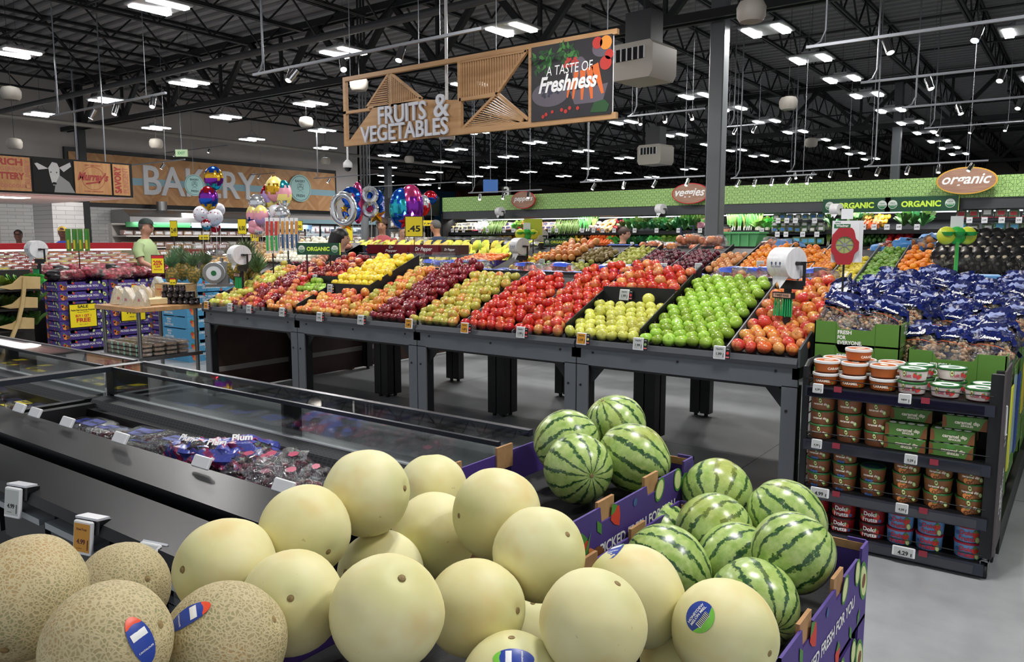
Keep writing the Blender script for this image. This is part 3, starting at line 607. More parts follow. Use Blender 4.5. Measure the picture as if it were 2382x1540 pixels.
def grape_bag(lab, pos, print_m, seed, group, s=1.0, clearbag=False, rz=0):
    t = thing('grape_bag', lab, 'bag of grapes', pos, rz, group); g = MB(); random.seed(seed)
    for i in range(46):
        a = random.uniform(0, 2*pi); r = sqrt(random.random()); g.ball((cos(a)*r*.085*s, sin(a)*r*.06*s, random.uniform(.012, .075*s)), .0125, 8, 6)
    g.build('grapes', grapes_m, t); b = MB(); crumple(b, .11*s, .085*s, .07*s, seed, 26, 16, .3, 2.6, c=(0, 0, .05)); b.build('bag', wrapf, t)
    if print_m:
        p = MB(); crumple(p, .111*s, .086*s, .071*s, seed, 26, 16, .3, 2.6, c=(0, 0, .05)); keep = [i for i, f in enumerate(p.f) if sum(p.v[j][2] for j in f)/len(f) > .055 and mnoise.noise(Vector(p.v[f[0]])*16+Vector((seed, 0, 0))) > -.12]
        p.f = [p.f[i] for i in keep]; p.mi = [0]*len(p.f); p.sm = [True]*len(p.f); p.build('printed_film', [print_m, M('print_pink', '#d0406e', .35)], t)
        lt = MB(); add_text(lt, 'Plum', .07*s, frame((0, -.03, .128*s), (1, .2, 0), (0, .6, .5)), 0, .04); lt.build('lettering', whitep, t)
    else:
        for k in range(2):
            l = MB(); F = frame((.03-.06*k, -.04+.05*k, .118*s), (1, 0, .1), (0, .8, .4)); disc(l, F, .015, 0, 6, 1.3, .8); l.build('label_sheet', M('label_red', '#b8506a', .4), t)
    return t
bpn = NT('film_blue_print'); bpv = bpn.n('TexVoronoi', ins={'Vector': bpn.obj(), 'Scale': 42.0}); bpc = bpn.mix(bpn.ramp(bpn.noise(bpn.obj(), 16, 2), [(.5, (0, 0, 0)), (.56, (1, 1, 1))]), '#434c9e', bpn.ramp(bpv.outputs['Distance'], [(.22, '#e6e6ee'), (.3, '#c23a62'), (.7, '#7a2a5a')])); bpn.set(Base_Color=bpc, Roughness=.22); bpn.bump(bpn.noise(bpn.obj(), 40, 3), .6, .01); blueprint = bpn.m
for i, (u, v, z, pm, lab) in enumerate(((455, 1050, .74, blueprint, 'blue and pink printed grape bag nearest the clamshells'), (520, 1060, .75, blueprint, 'large blue printed grape bag in the middle of the case'), (585, 1045, .76, blueprint, 'blue printed grape bag lying against the rear grille'), (600, 1085, .74, None, 'clear grape bag with red label beside the blue printed bags'), (655, 1085, .78, None, 'clear grape bag standing highest against the rear grille'), (640, 1125, .74, None, 'clear grape bag with red labels by the front rim'), (700, 1120, .75, None, 'clear grape bag nearest the honeydew melons'), (735, 1150, .70, None, 'clear grape bag at the end by the topmost honeydew'))):
    p = atz(u, v, z); grape_bag(lab, (p.x, min(max(p.y, 1.5), 1.7), z-.075), pm, i+1, 'grape bags in the black case', 1.05, rz=.3*i)
# ---------------- front island: four grey table modules carrying the apple bins ----------------
X0, XW, YF = -6.93, 1.425, 4.31
bolt = black
def table_module(lab, x0, y0, y1, grp='grey produce display tables of the front island', front=True, w=XW, dx=0):
    t = thing('display_table', lab, 'display table', (x0, 0, 0), 0, grp); L = w-.01
    r = MB(); r.box(0, L, y0, y0+.03, .735, .852, 0); r.box(0, L, y1-.03, y1, .74, .85, 1); r.box(0, .03, y0, y1, .78, .85, 1); r.box(L-.03, L, y0, y1, .78, .85, 1)
    r.box(.1, L-.1, y0+.01, y0+.03, .72, .735, 1); r.build('rail', [gray_metal, black], t)
    B(0.02, L-.02, y0+.02, y1-.02, .842, .85).build('deck', black, t)
    for a, sg in ((0, 1), (L-.085, -1)):
        for yy, m0 in ((y0, gray_metal if front else black), (y1-.085, black)):
            g = MB(); g.box(a, a+.085, yy, yy+.012, .03, .74, 0); g.box(a if sg < 0 else a+.07, a+.015 if sg < 0 else a+.085, yy+.012, yy+.085, .03, .74, 1); g.box(a+.012 if sg < 0 else a, a+.085 if sg < 0 else a+.073, yy+.06, yy+.085, .03, .74, 1); g.lathe([(.018, 0), (.018, .03)], 8, (a+.04, yy+.045, 0), 1)
            g.build('leg', [m0, black], t)
            gg = MB(); q = [(a+(.085 if sg > 0 else 0), .735), (a+(.085 if sg > 0 else 0), .6), (a+(.2 if sg > 0 else -.115), .735)]
            gg.prism(q if sg < 0 else q, yy+.03, yy+.04, 'y', 0); gg.build('gusset', black, t)
    if front:
        b = MB()
        for bx, bz in ((.12, .82), (L/2, .815), (L-.12, .82), (.03, .6), (L-.055, .6)): b.lathe([(.008, 0), (.008, .004)], 8, (0, 0, 0), 0, M4=Matrix.Translation((bx, y0, bz)) @ Matrix.Rotation(pi/2, 4, 'X'))
        b.build('bolt', bolt, t)
    return t
for i in range(4):
    nm = ('leftmost, nearest the blue cartons', 'carrying the heap of yellow apples', 'carrying the bright red apples', 'rightmost, beside the caramel dip rack')[i]
    table_module('grey front display table module, '+nm, X0+i*XW, YF, 5.38)
    table_module('black-legged rear display table module behind the grey one '+nm, X0+i*XW, 5.40, 6.45, front=False)
tray_m = M('tray_black', '#141516', .5)
SL = .40
def zs(y): return .885+(y-4.35)*SL
t = thing('sloped_tray', 'long grey-lipped sloped tray holding all the loose apples', 'display tray', (0, 0, 0)); xa, xb = X0, X0+4*XW-.01
m = MB(); m.add([(xa, 4.33, .86), (xb, 4.33, .86), (xb, 5.34, zs(5.34)-.02), (xa, 5.34, zs(5.34)-.02)], [(0, 1, 2, 3)]); m.box(xa, xb, 5.34, 5.36, .85, zs(5.34)); m.build('bed', tray_m, t)
m = MB()
for i in range(4): m.add([(X0+i*XW+a, y, z) for a in (.003, XW-.012) for y, z in ((4.295, .845), (4.285, .868), (4.30, .897), (4.325, .897), (4.325, .845))], [(0, 1, 6, 5), (1, 2, 7, 6), (2, 3, 8, 7), (4, 3, 2, 1, 0), (5, 6, 7, 8, 9)])
m.build('lip', graydark, t)
m = MB()
for i in range(4): m.box(X0+i*XW+.005, X0+(i+1)*XW-.015, 4.318, 4.322, .89, .935)
m.build('acrylic_fence', clear, t)
MB().prism([(4.3, .85), (5.36, .85), (5.36, zs(5.34)+.05), (4.3, .95)], xb, xb+.012, 'x').build('end_panel', graydark, t)
MB().prism([(4.3, .85), (5.36, .85), (5.36, zs(5.34)+.05), (4.3, .93)], xa-.012, xa, 'x').build('end_panel', graydark, t)
def divider(x, y0, y1, lift, mat_, nm='tray_divider', h=.05):
    B2 = MB(); B2.prism([(y0, zs(y0)-.03), (y1, zs(y1)-.03), (y1, zs(y1)+lift+h), (y0, zs(y0)+lift+h)], x-.004, x+.004, 'x'); return B2.build(nm, mat_, t)
divm = M('divider_grey', '#85888b', .4, .4)
divider(-1.655, 4.34, 5.34, 0, divm); divider(-2.245, 4.4, 5.34, .0, tray_m, h=.08); divider(-2.80, 4.4, 5.34, 0, tray_m, h=.08)
divider(-3.22, 4.36, 5.34, 0, divm, h=.02); divider(-3.72, 4.36, 5.34, 0, divm, h=.02); divider(-5.62, 4.4, 5.32, 0, tray_m, h=.07); divider(-5.02, 4.72, 5.34, .06, tray_m, h=.06)
def box_front(x0, x1, y, lift): MB().box(x0, x1, y-.005, y, zs(y)-.03, zs(y)+lift+.035).build('tier_front', tray_m, t); MB().add([(x0, y, zs(y)+lift-.03), (x1, y, zs(y)+lift-.03), (x1, 5.33, zs(5.33)+lift-.03), (x0, 5.33, zs(5.33)+lift-.03)], [(0, 1, 2, 3)]).build('tier_bed', tray_m, t)
box_front(-2.80, -2.245, 4.90, .07); box_front(-5.62, -5.02, 4.74, .07); box_front(-6.05, -5.63, 4.92, .05)
# apples
def apple_mat(name, base, blush, lo, hi, coat=.3, top=None):
    t = NT(name); o = t.obj(); v = t.rand_off(o, 30); vs_ = t.map(v, (1, 1, .18)); f = t.math('ADD', t.math('MULTIPLY', t.noise(v, 14, 2), .62), t.math('MULTIPLY', t.noise(vs_, 90, 4, .6), .38))
    f = t.math('ADD', f, t.math('MULTIPLY_ADD', t.rnd(), .22, -.11)); c = t.mix(t.ramp(f, [(lo, (0, 0, 0)), (hi, (1, 1, 1))]), base, blush)
    sp = t.ramp(t.noise(v, 260, 1), [(.70, (0, 0, 0)), (.74, (.35, .35, .35))]); c = t.mix(sp, c, '#e6d49a')
    c = t.hsv(c, t.math('MULTIPLY_ADD', t.rnd(), .02, .49), 1.0, t.math('MULTIPLY_ADD', t.rnd(), .3, .85)); t.set(Base_Color=c, Roughness=.28, Coat_Weight=coat, Coat_Roughness=.08); return t.m
def fruit_proto(name, mat_, r, label, cat, group, shape='apple', sub='apple', n=16, k=10, stem=True):
    o = MB()
    if shape == 'apple':
        def fn(p):
            rr = sqrt(p.x**2+p.y**2); q = Vector((p.x*(1.06-.08*(p.z < 0)*abs(p.z)), p.y*(1.06-.08*(p.z < 0)*abs(p.z)), p.z*.93)); q.z -= .30*math.exp(-(rr/.30)**2)*(1 if p.z > 0 else -.5); return q
        o.ball((0, 0, 0), r, n, k, fn=fn)
    elif shape == 'pear': o.ball((0, 0, 0), r, n, k, fn=lambda p: Vector((p.x*(1-.42*max(p.z, 0)), p.y*(1-.42*max(p.z, 0)), p.z*(1.0 if p.z < 0 else 1.55))))
    elif shape == 'lemon': o.ball((0, 0, 0), r, n, k, fn=lambda p: Vector((p.x, p.y, p.z*(1.2+.18*abs(p.z)**6))))
    elif shape == 'round': o.ball((0, 0, 0), r, n, k, sc=(1, 1, .95))
    elif shape == 'mango': o.ball((0, 0, 0), r, n, k, fn=lambda p: Vector((p.x*.9+.12*p.z*p.z, p.y*.8, p.z*1.35)))
    a = o.build(name, mat_); tag(a, label, cat, group)
    if stem:
        s = MB(); s.tube([(0, 0, r*.55), (r*.05, 0, r*.85), (r*.14, 0, r*1.12)], r*.035, 5); s.build('stem', stemm, a)
    return Proto(a)
AP = {}
APD = {'green_apple': ('#7fa52a', '#a2c847', .35, .65, 'glossy green'), 'yellow_apple': ('#e6c61c', '#ecd23a', .4, .7, 'bright yellow'), 'pale_apple': ('#bfc552', '#d2cf62', .35, .6, 'pale yellow-green'),
  'pink_apple': ('#dca052', '#c23038', .38, .58, 'pink and orange'), 'striped_apple': ('#dfae4c', '#c9492b', .40, .62, 'orange striped'), 'red_apple': ('#d4732c', '#b81c20', .30, .50, 'bright red'),
  'dark_red_apple': ('#b03030', '#6e101c', .22, .5, 'dark red'), 'mottled_apple': ('#b4b148', '#c05a3a', .5, .72, 'green-gold and pink mottled')}
for k_, (b_, l_, lo_, hi_, w_) in APD.items(): AP[k_] = (apple_mat('skin_'+k_, b_, l_, lo_, hi_), w_)
APROTO = {}
def aproto(kind, stem):
    if (kind, stem) not in APROTO: APROTO[(kind, stem)] = fruit_proto(kind, AP[kind][0], .039, 'x', 'apple', 'x', stem=stem)
    return APROTO[(kind, stem)]
def fill(kinds, x0, x1, y0, y1, where, sp=.079, lift=0, zf=zs, slope=SL, heap=0, r=.039, get=None, stem=False, jit=.006, upright=.4, skip=0.0, slack=0.0):
    """lay fruit in staggered rows on a sloped bed, then a looser second layer"""
    ang = math.atan(slope); dy = sp*.88*cos(ang); j = 0; y = y0+r; P = []
    while y < y1-r*.6:
        x = x0+r+(sp/2 if j % 2 else 0)
        while x < x1-r*.7: P.append((x, y, zf(y)+lift+r*.75)); x += sp
        y += dy; j += 1
    n = len(P); Q = random.sample(P, int(n*heap)); P = [p for p in P if random.random() >= skip]+[(q[0]+sp/2, q[1]+dy*.6, q[2]+r*1.25) for q in Q if q[0]+sp/2 < x1-r*.3]
    for (x, y, z) in P:
        kd = random.choice(kinds); pr = get(kd, stem); s = random.uniform(.92, 1.06)
        lab = '%s %s %s' % (AP[kd][1] if kd in AP else '', 'apple' if kd in AP else kd.replace('_', ' '), where); lab = lab.strip()
        tl = random.uniform(0, upright)**1.0 if random.random() < .6 else random.uniform(.8, 1.6)
        pr.put((x+random.uniform(-jit, jit), y+random.uniform(-jit, jit), z+random.uniform(-.003, .006)), (tl, random.uniform(-.3, .3), random.uniform(0, 6.28)), s, label=lab, group=kd.replace('_', ' ')+'s '+where)
random.seed(21)
fill(['green_apple'], -2.238, -1.66, 4.35, 5.30, 'in the wide green bin next to the bag roll', get=aproto, stem=True, jit=.003)
fill(['pink_apple', 'pink_apple', 'pink_apple', 'striped_apple'], -1.65, -1.225, 4.35, 5.30, 'under the bag roll at the right table end', get=aproto, stem=True, heap=.15)
fill(['pale_apple'], -2.795, -2.25, 4.35, 4.86, 'in the low front bin priced 1.59', get=aproto, stem=True, heap=.08)
fill(['pink_apple', 'red_apple'], -2.795, -2.25, 4.92, 5.30, 'in the raised black tier above the pale ones', get=aproto, stem=True, heap=.45, lift=.05)
fill(['red_apple', 'red_apple', 'pink_apple'], -3.21, -2.81, 4.35, 5.34, 'beside the pale apples, first bin to their left', get=aproto, heap=.35, stem=False)
fill(['red_apple'], -3.70, -3.23, 4.35, 5.15, 'in the middle of the front island', get=aproto, heap=.4)
fill(['mottled_apple'], -4.22, -3.73, 4.35, 5.2, 'between the dark red and the bright red ones', get=aproto, heap=.12)
fill(['dark_red_apple'], -4.68, -4.23, 4.35, 5.32, 'in the bin with the orange 1.88 tag', get=aproto, heap=.45)
fill(['striped_apple', 'striped_apple', 'mottled_apple'], -5.0, -4.69, 4.35, 5.3, 'right of the yellow apple heap', get=aproto, heap=.15)
fill(['striped_apple', 'striped_apple', 'pink_apple'], -5.6, -5.0, 4.35, 4.72, 'in front of the yellow apple heap', get=aproto, heap=.2)
fill(['yellow_apple'], -5.6, -5.03, 4.76, 5.32, 'heaped in the raised black organic tier', get=aproto, heap=.75, lift=.05)
fill(['pink_apple', 'striped_apple'], -6.0, -5.63, 4.35, 4.72, 'at the front beside the 3.49 tag', get=aproto, heap=.25)
fill(['green_apple'], -6.05, -5.64, 4.72, 4.88, 'in the small black organic box', get=aproto, heap=.3)
fill(['pink_apple', 'dark_red_apple'], -6.05, -5.64, 4.94, 5.34, 'in the raised tier under the organic sign', get=aproto, heap=.35, lift=.04)
fill(['dark_red_apple', 'dark_red_apple', 'pink_apple'], -6.55, -6.02, 4.35, 5.3, 'at the left table end', get=aproto, heap=.3)
fill(['mottled_apple', 'striped_apple', 'pale_apple'], -6.91, -6.56, 4.35, 5.2, 'at the outer left corner of the table', get=aproto, heap=.15)
# price tags along the lip
icons = {'r': M('icon_red', '#d22c34', .5), 'g': M('icon_green', '#7da35a', .5), 'y': M('icon_yellow', '#d9c860', .5)}
for (u, v, pr_, col, ic, lab) in ((479, 710, '2.99', 'orange', 'r', 'orange price tag reading 2.99 at the left end of the apple table'), (534, 715, '2.79', 'grey', 'r', 'price tag reading 2.79 under the dark red apples'), (578, 719, '3.49', 'grey', 'r', 'glare-covered price tag next to the one reading 2.79'), (655, 726, '3.49', 'grey', 'r', 'price tag reading 3.49 near the first table joint'),
  (742, 737, '1.99', 'grey', 'r', 'price tag reading 1.99 below the yellow apple heap'), (838, 744, '1.99', 'grey', 'r', 'price tag reading 1.99 under the orange striped apples'), (950, 753, '1.88', 'orange', None, 'orange price tag reading 1.88 under the dark red apples'), (1080, 763, '1.69', 'orange', 'r', 'orange price tag reading 1.69 under the mottled apples'),
  (1210, 773, '1.99', 'grey', 'r', 'price tag reading 1.99 under the bright red apples'), (1352, 788, '1.59', 'orange', 'y', 'orange price tag reading 1.59 below the pale apples'), (1484, 800, '1.99', 'grey', 'g', 'price tag reading 1.99 with a green apple card'), (1673, 820, '1.99', 'grey', 'r', 'largest looking price tag reading 1.99, nearest the caramel rack')):
    p = aty(u, v, 4.272); ptag(p, 0, pr_, col, lab, .072, .078, .1, 'Apples', icons.get(ic))
ptag((-2.62, 4.875, zs(4.88)+.06), 0, '1.99', 'grey', 'price tag reading 1.99 on the raised black tier', .078, .078, .2, 'Apples', icons['r'], rz=-.05)
ptag((-5.56, 4.725, zs(4.73)+.06), 0, '1.99', 'grey', 'price tag reading 1.99 at the corner of the yellow apple tier', .07, .078, .1, 'Apples', icons['y'])
ptag((-5.98, 4.90, zs(4.92)+.06), 0, '2.19', 'grey', 'price tag reading 2.19 in front of the raised pink apples', .06, .07, .1, 'Apples', icons['r'])
# bagged apples lying behind the ridge
bluefilm = M('film_blue', '#2547b0', .3)
def apple_bag(kind):
    t = thing('bagged_apples', 'clear bag of apples', 'bag of apples', group='g'); a = MB(); random.seed(4)
    for i in range(8): a.ball((-.11+.073*(i % 4)+random.uniform(-.01, .01), -.05+.08*(i//4), .035+random.uniform(0, .02)), .038, 12, 8)
    for i in range(3): a.ball((-.07+.07*i, -.01, .085), .036, 12, 8)
    a.build('apples', AP[kind][0], t); b = MB(); crumple(b, .175, .11, .075, 3, 28, 16, .2, 2.4, c=(0, 0, .062)); b.tube([(.15, 0, .06), (.2, .01, .09), (.24, 0, .1)], [.06, .015, .045], 10, cap=False); b.build('bag', wrapf, t)
    p = MB(); crumple(p, .177, .112, .077, 3, 28, 16, .2, 2.4, c=(0, 0, .062)); p.f = [f for f in p.f if sum(p.v[j][2] for j in f)/len(f) > .1 and abs(sum(p.v[j][0] for j in f)/len(f)+.02) < .07]; p.mi = [0]*len(p.f); p.sm = [True]*len(p.f); p.build('printed_label', bluefilm, t); return Proto(t)
bagp = {k_: apple_bag(k_) for k_ in ('pink_apple', 'mottled_apple', 'green_apple')}
random.seed(8)
B(X0+.05, xb, 5.37, 6.4, .85, 1.12).build('bag_tray', tray_m, t)
n = 0
for j, (yy, z) in enumerate(((5.47, 1.14), (5.68, 1.13), (5.92, 1.12), (6.18, 1.12))):
    x = -5.0 if j < 2 else -6.3
    while x < -1.35:
        kd = 'green_apple' if -4.6 < x < -4.15 and j < 2 else ('mottled_apple' if x < -4.2 else 'pink_apple')
        bagp[kd].put((x+random.uniform(-.02, .02), yy, z+(.07 if random.random() < .35 else 0)), (random.uniform(-.1, .1), random.uniform(-.1, .1), random.uniform(-.5, .5)+(pi if random.random() < .5 else 0)), label='clear bag of %s lying behind the apple ridge' % {'pink_apple': 'pink apples with a blue label', 'green_apple': 'green apples', 'mottled_apple': 'mottled apples'}[kd], group='bags of %ss behind the ridge' % kd.replace('_', ' ')); x += .33; n += 1
for i, (u, v) in enumerate(((965, 622), (1030, 622), (925, 632), (1105, 630))):
    p = aty(u, v, 5.42); tb = thing('zip_bag', 'upright clear zip bag with apples inside, %s' % ('nearest the banana tables', 'with a grip hole', 'beside the yellow heap', 'slumped by the green apple bags')[i], 'bag of apples', (p.x, 5.43, p.z-.06), .2*i, 'upright zip bags behind the apples')
    a = MB(); [a.ball((-.07+.07*k_, 0, .03+.02*(k_ % 2)), .036, 12, 8) for k_ in range(3)]; a.build('apples', AP['striped_apple'][0], tb)
    b = MB(); vsb = []; 
    for iz in range(9):
        for ix in range(11): s_ = ix/10-.5; q = iz/8; vsb.append((s_*.27*(1-.1*q), .05*(1-q)*(1-4*s_*s_)+.012*mnoise.noise(Vector((s_*9, q*7, i))), q*.2))
    b.add(vsb, [(a_+11*c_, a_+1+11*c_, a_+12+11*c_, a_+11+11*c_) for a_ in range(10) for c_ in range(8)], 0, True); b.add([(x, -y, z) for x, y, z in vsb], [(a_+11*c_, a_+1+11*c_, a_+12+11*c_, a_+11+11*c_) for a_ in range(10) for c_ in range(8)], 0, True); b.build('bag', wrapf, tb)
# bag rolls
rollm = MV('bag_roll_plastic', '#d6d6d8', '#e9e9ea', 60, .3, bump=.1, stretch=(1, 1, .2)); tie_g = M('twist_tie_green', '#1fa45e', .4)
def bag_roll(lab, pos, base_z, s=1.0, rz=.5, ties=True, parts=True):
    t = thing('bag_roll', lab, 'produce bag roll', pos, rz); R = .092*s; Wd = .14*s
    T = Matrix.Rotation(pi/2, 4, 'Y'); m = MB(); m.lathe([(.012*s, -Wd/2), (R*.99, -Wd/2), (R, -Wd/2+.004), (R, Wd/2-.004), (R*.99, Wd/2), (.012*s, Wd/2)], 32, M4=T, cap=False); m.build('roll', rollm, t)
    c = MB(); c.tube([(-Wd/2-.01, 0, 0), (Wd/2+.04*s, 0, 0)], .011*s, 10); c.box(Wd/2+.02*s, Wd/2+.032*s, .03*s, .045*s, -.13*s, .01); c.box(Wd/2+.02*s, Wd/2+.032*s, -.008*s, .03*s, -.008*s, .008*s); c.tube([(Wd/2+.03*s, 0, 0), (Wd/2+.03*s, .12*s, .01)], .003*s, 6)
    c.box(-.02*s, .02*s, .01*s, .03*s, base_z-pos[2], -.1*s); c.box(-.055*s, Wd/2+.032*s, .0, .03*s, -.15*s, -.10*s); c.build('stand', black, t)
    f = MB(); f.add([(-Wd*.4, -R*.55, -R*.8), (Wd*.4, -R*.5, -R*.8), (Wd*.1, -R*.75, -R*1.6), (-Wd*.35, -R*.6, -R*1.45), (-Wd*.1, -R*.62, -R*1.15)], [(0, 4, 1), (0, 3, 4), (4, 2, 1)]); f.build('loose_bag', rollm, t)
    if ties:
        h = MB(); h.box(-.07*s, .07*s, -.03*s, .0, -.205*s, -.17*s); hh = h.build('tie_holder', blackm, t); lt = MB(); F = facing((0, -.031*s, -.187*s), '-y'); rect(lt, F, .125*s, .024*s, 1); add_text(lt, 'TWIST-EASE', .1*s, F @ Matrix.Translation((0, 0, .001)), 0, .02); lt.build('lettering', [inkblack, M('tie_label', '#caa28c', .5)], hh)
        g = MB()
        for i in range(26):
            a = -.062+.124*i/25; g.bar((a*s, -.012*s-.006*(i % 3), -.205*s), (a*s*1.05+random.uniform(-.004, .004), -.015*s-.006*(i % 3), -.305*s-random.uniform(0, .01)), .0075*s, .003*s)
        g.build('twist_ties', tie_g, t)
        p_ = MB(); F = facing((0, -R-.0008, 0), '-y')
        for i in range(3): T2 = F @ Matrix.Translation((-.03*s+.03*s*i, .0, 0)); poly(p_, T2, [(-.004*s, -.01*s), (.004*s, -.01*s), (.004*s, 0), (.009*s, 0), (0, .011*s), (-.009*s, 0), (-.004*s, 0)])
        add_text(p_, 'PULL DOWN', .07*s, F @ Matrix.Translation((0, -.018*s, 0)), 0); p_.build('lettering', M('roll_print', '#3a4c6a', .5), t)
    return t
p = aty(1830, 612, 4.62); bag_roll('big white produce bag roll with green twist ties above the pink apples', (p.x, p.y, p.z), 1.0, 1.0, -.4)
p = aty(556, 593, 4.62); bag_roll('white produce bag roll with green ties at the left end of the apple table', (p.x, p.y, p.z), 1.0, 1.05, -.2)
# ORGANIC sign on two posts
seal_m = [M('seal_white', '#cfd6cf', .5), M('seal_green', '#2f7a4a', .5)]
def organic_sign(lab, pos, w, h, posts, rz=0, tilt=0, n='ORGANIC'):
    t = thing('organic_sign', lab, 'sign', pos, rz); MB().box(-w/2, w/2, 0, .01, -h/2, h/2).build('board', darkgreen, t)
    B(w/2, w/2+.006, .0, .012, -h/2, h/2).build('edge_strip', lime, t); F = facing((0, -.0015, 0), '-y'); l = MB(); add_text(l, n, w*.54, F, 0, .045); l.build('lettering', lime, t)
    for s in (-1, 1):
        q = MB(); T = F @ Matrix.Translation((s*w*.39, 0, .0004)); disc(q, T, h*.3, 0, 28); poly(q, T @ Matrix.Translation((0, 0, .0004)), [(cos(a)*h*.27, sin(a)*h*.27) for a in [pi+.1+i*(pi-.2)/14 for i in range(15)]], 1); add_text(q, 'USDA', h*.34, T @ Matrix.Translation((0, h*.09, .0006)), 1, .03); add_text(q, 'ORGANIC', h*.42, T @ Matrix.Translation((0, -h*.08, .0010)), 0, .02); q.build('seal', seal_m, t)
    if posts:
        for s in (-.55, .55): MB().tube([(s*w*.5, .005, -h/2), (s*w*.5, .005, posts-pos[2])], .008, 6).build('post', black, t)
    return t
p = aty(740, 579, 5.0); organic_sign('small green ORGANIC sign on two posts above the apples, beside the yellow heap', (p.x, 5.0, p.z), .44, .115, 1.08, rz=.45)
for X, yy, h in ((-6.97, 4.4, .55), (-6.97, 5.5, .55)): pass
t = thing('brown_end_panel', 'dark brown wooden panel with pale rails closing the left end under the apple table', 'panel', (0, 0, 0)); brw = MV('brown_laminate', '#3a2720', '#46302a', 6, .5)
B(-6.99, -6.96, 4.45, 6.45, .02, .84).build('board', brw, t); B(-6.96, -6.95, 4.45, 6.45, .22, .27).build('rail', M('panel_rail', '#8d8680', .5), t)
t = thing('brown_low_panel', 'second dark brown panel under the rear tables, further along', 'panel', (0, 0, 0)); B(-6.99, -6.96, 6.5, 8.0, .02, .84).build('board', brw, t); B(-6.96, -6.95, 6.5, 8.0, .22, .27).build('rail', MATS['panel_rail'], t)
# ---------------- track lights used over the front island ----------------
TRK = []
chrome = M('chrome_can', '#c9cacc', .12, 1.0); bulb = EM('spot_lens', '#fff6ea', 30); bulb2 = EM('spot_lens_far', '#fff6ea', 12)
def track(a, b, heads, lab, drops=None, lit=True, s=1.0):
    t = thing('track_light', lab, 'track light', a, 0, 'ceiling track lights'); a = Vector(a); b = Vector(b); L = b-a
    MB().bar((0, 0, 0), L, .035*s, .03*s).build('rail', silver, t)
    for f_ in (.06, .85): MB().tube([L*f_, L*f_+Vector((0, 0, CZ-.1-a.z))], .004, 5).build('hanging_wire', silver, t)
    m = MB(); c = L*.02; m.tube([c, c+Vector((.08, 0, .04)), c+Vector((.13, 0, .15)), c+Vector((.13, 0, CZ-.1-a.z))], .012, 6); m.build('power_conduit', silver, t)
    for (f, tx, ty) in heads:
        p = L*f; d = Vector((tx, ty, -1)).normalized(); T = frame(p+Vector((0, 0, -.06))+d*.0, d.orthogonal(), d.cross(d.orthogonal())); hd = MB(); hd.tube([p, p+Vector((0, 0, -.06))], .008*s, 6); q = p+Vector((0, 0, -.07)); hd.tube([q-d*.04*s, q+d*.12*s], .042*s, 14); h_ = hd.build('lamp_head', chrome, t)
        e = MB(); e.tube([q+d*.12*s, q+d*.122*s], .034*s, 12); e.build('lens', bulb if lit else bulb2, h_)
        if lit: spot('track_spot', a+q+d*.15, a+q+d*3, 45, 60)
    return t
track((-8.9, 6.4, 3.66), (-5.1, 6.4, 3.66), ((.22, -.5, -.6), (.45, .7, -.5), (.7, .1, -.5), (.2, .2, -.6)), 'long track light in front of the fruits and vegetables sign')
track((-14.6, 6.4, 3.66), (-11, 6.4, 3.66), ((.4, -.3, -.4), (.6, .1, -.4), (.9, .4, -.4)), 'track light above the cheese table, parallel to the long one')
for k_, (a, b) in enumerate((((-2.62, 8.9, 3.6), (.6, 8.9, 3.6)), ((-2.6, 11.3, 3.6), (.6, 11.3, 3.6)), ((-2.55, 13.8, 3.6), (.6, 13.8, 3.6)))): track(a, b, ((.25, .4, -.3), (.5, -.2, -.6), (.75, .1, -.6)), ('track light nearest above the peanut bags', 'second track light over the peanut side', 'third track light over the peanut side')[k_])
# ---------------- rolling rack of caramel dips ----------------
lipm = M('shelf_lip_plastic', '#2b2e3a', .3); 
rk = thing('caramel_dip_rack', 'black rolling rack of caramel dips and tubs with four grey-lipped shelves', 'shelf rack', (-1.13, 4.0, 0))
SH = [.075, .29, .54, .815]
for z in SH:
    s = MB(); s.box(.02, .84, .03, .31, z-.012, z, 0); s.box(.02, .84, .0, .012, z-.055, z-.004, 1, M4=None); s.box(.02, .84, .012, .03, z-.03, z-.004, 0)
    s.tube([(.03, .02, z+.035), (.83, .02, z+.035)], .0025, 5, 0); s.build('shelf', [black, lipm], rk); B(.03, .8, -.004, 0, z-.05, z-.01).build('lip_cover', clear, rk)
f = MB(); f.box(.815, .865, .02, .05, .1, .95, 0); f.box(.815, .865, .26, .3, .1, .93, 0); f.box(0, .03, .02, .04, .08, .9, 0); f.box(0, .03, .27, .3, .08, .9, 0); f.box(0.01, .86, .29, .30, .08, .8, 0)
f.tube([(.015, .03, .85), (.015, .03, .9), (.015, .08, .925), (.015, .25, .925), (.015, .29, .88)], .016, 8)
for k in range(14): f.box(.008, .014, .03, .29, .1+k*.055, .104+k*.055)
f.build('frame', black, rk)
sp = MB(); sp.box(.866, .874, .0, .32, .12, .97, 0, bev=.002); pn = sp.build('side_panel', M('panel_brown_grey', '#4a4345', .5), rk)
l = MB(); F = frame((.8755, .16, .36), (0, 0, 1), (0, -1, 0)); add_text(l, 'FRESH\nFOR\nEVERYONE', .25, F, 0, .03)
Fq = facing((.8755, .16, .68), '+x'); band(l, Fq, .028, .036, 0, 20, 1, 1.4); l.tube([(.876, .1, .8), (.876, .115, .77), (.876, .13, .66), (.876, .19, .65)], .005, 6); disc(l, Fq @ Matrix.Translation((-.02, -.07, 0)), .01); disc(l, Fq @ Matrix.Translation((.03, -.07, 0)), .01); l.build('lettering', whitep, rk)
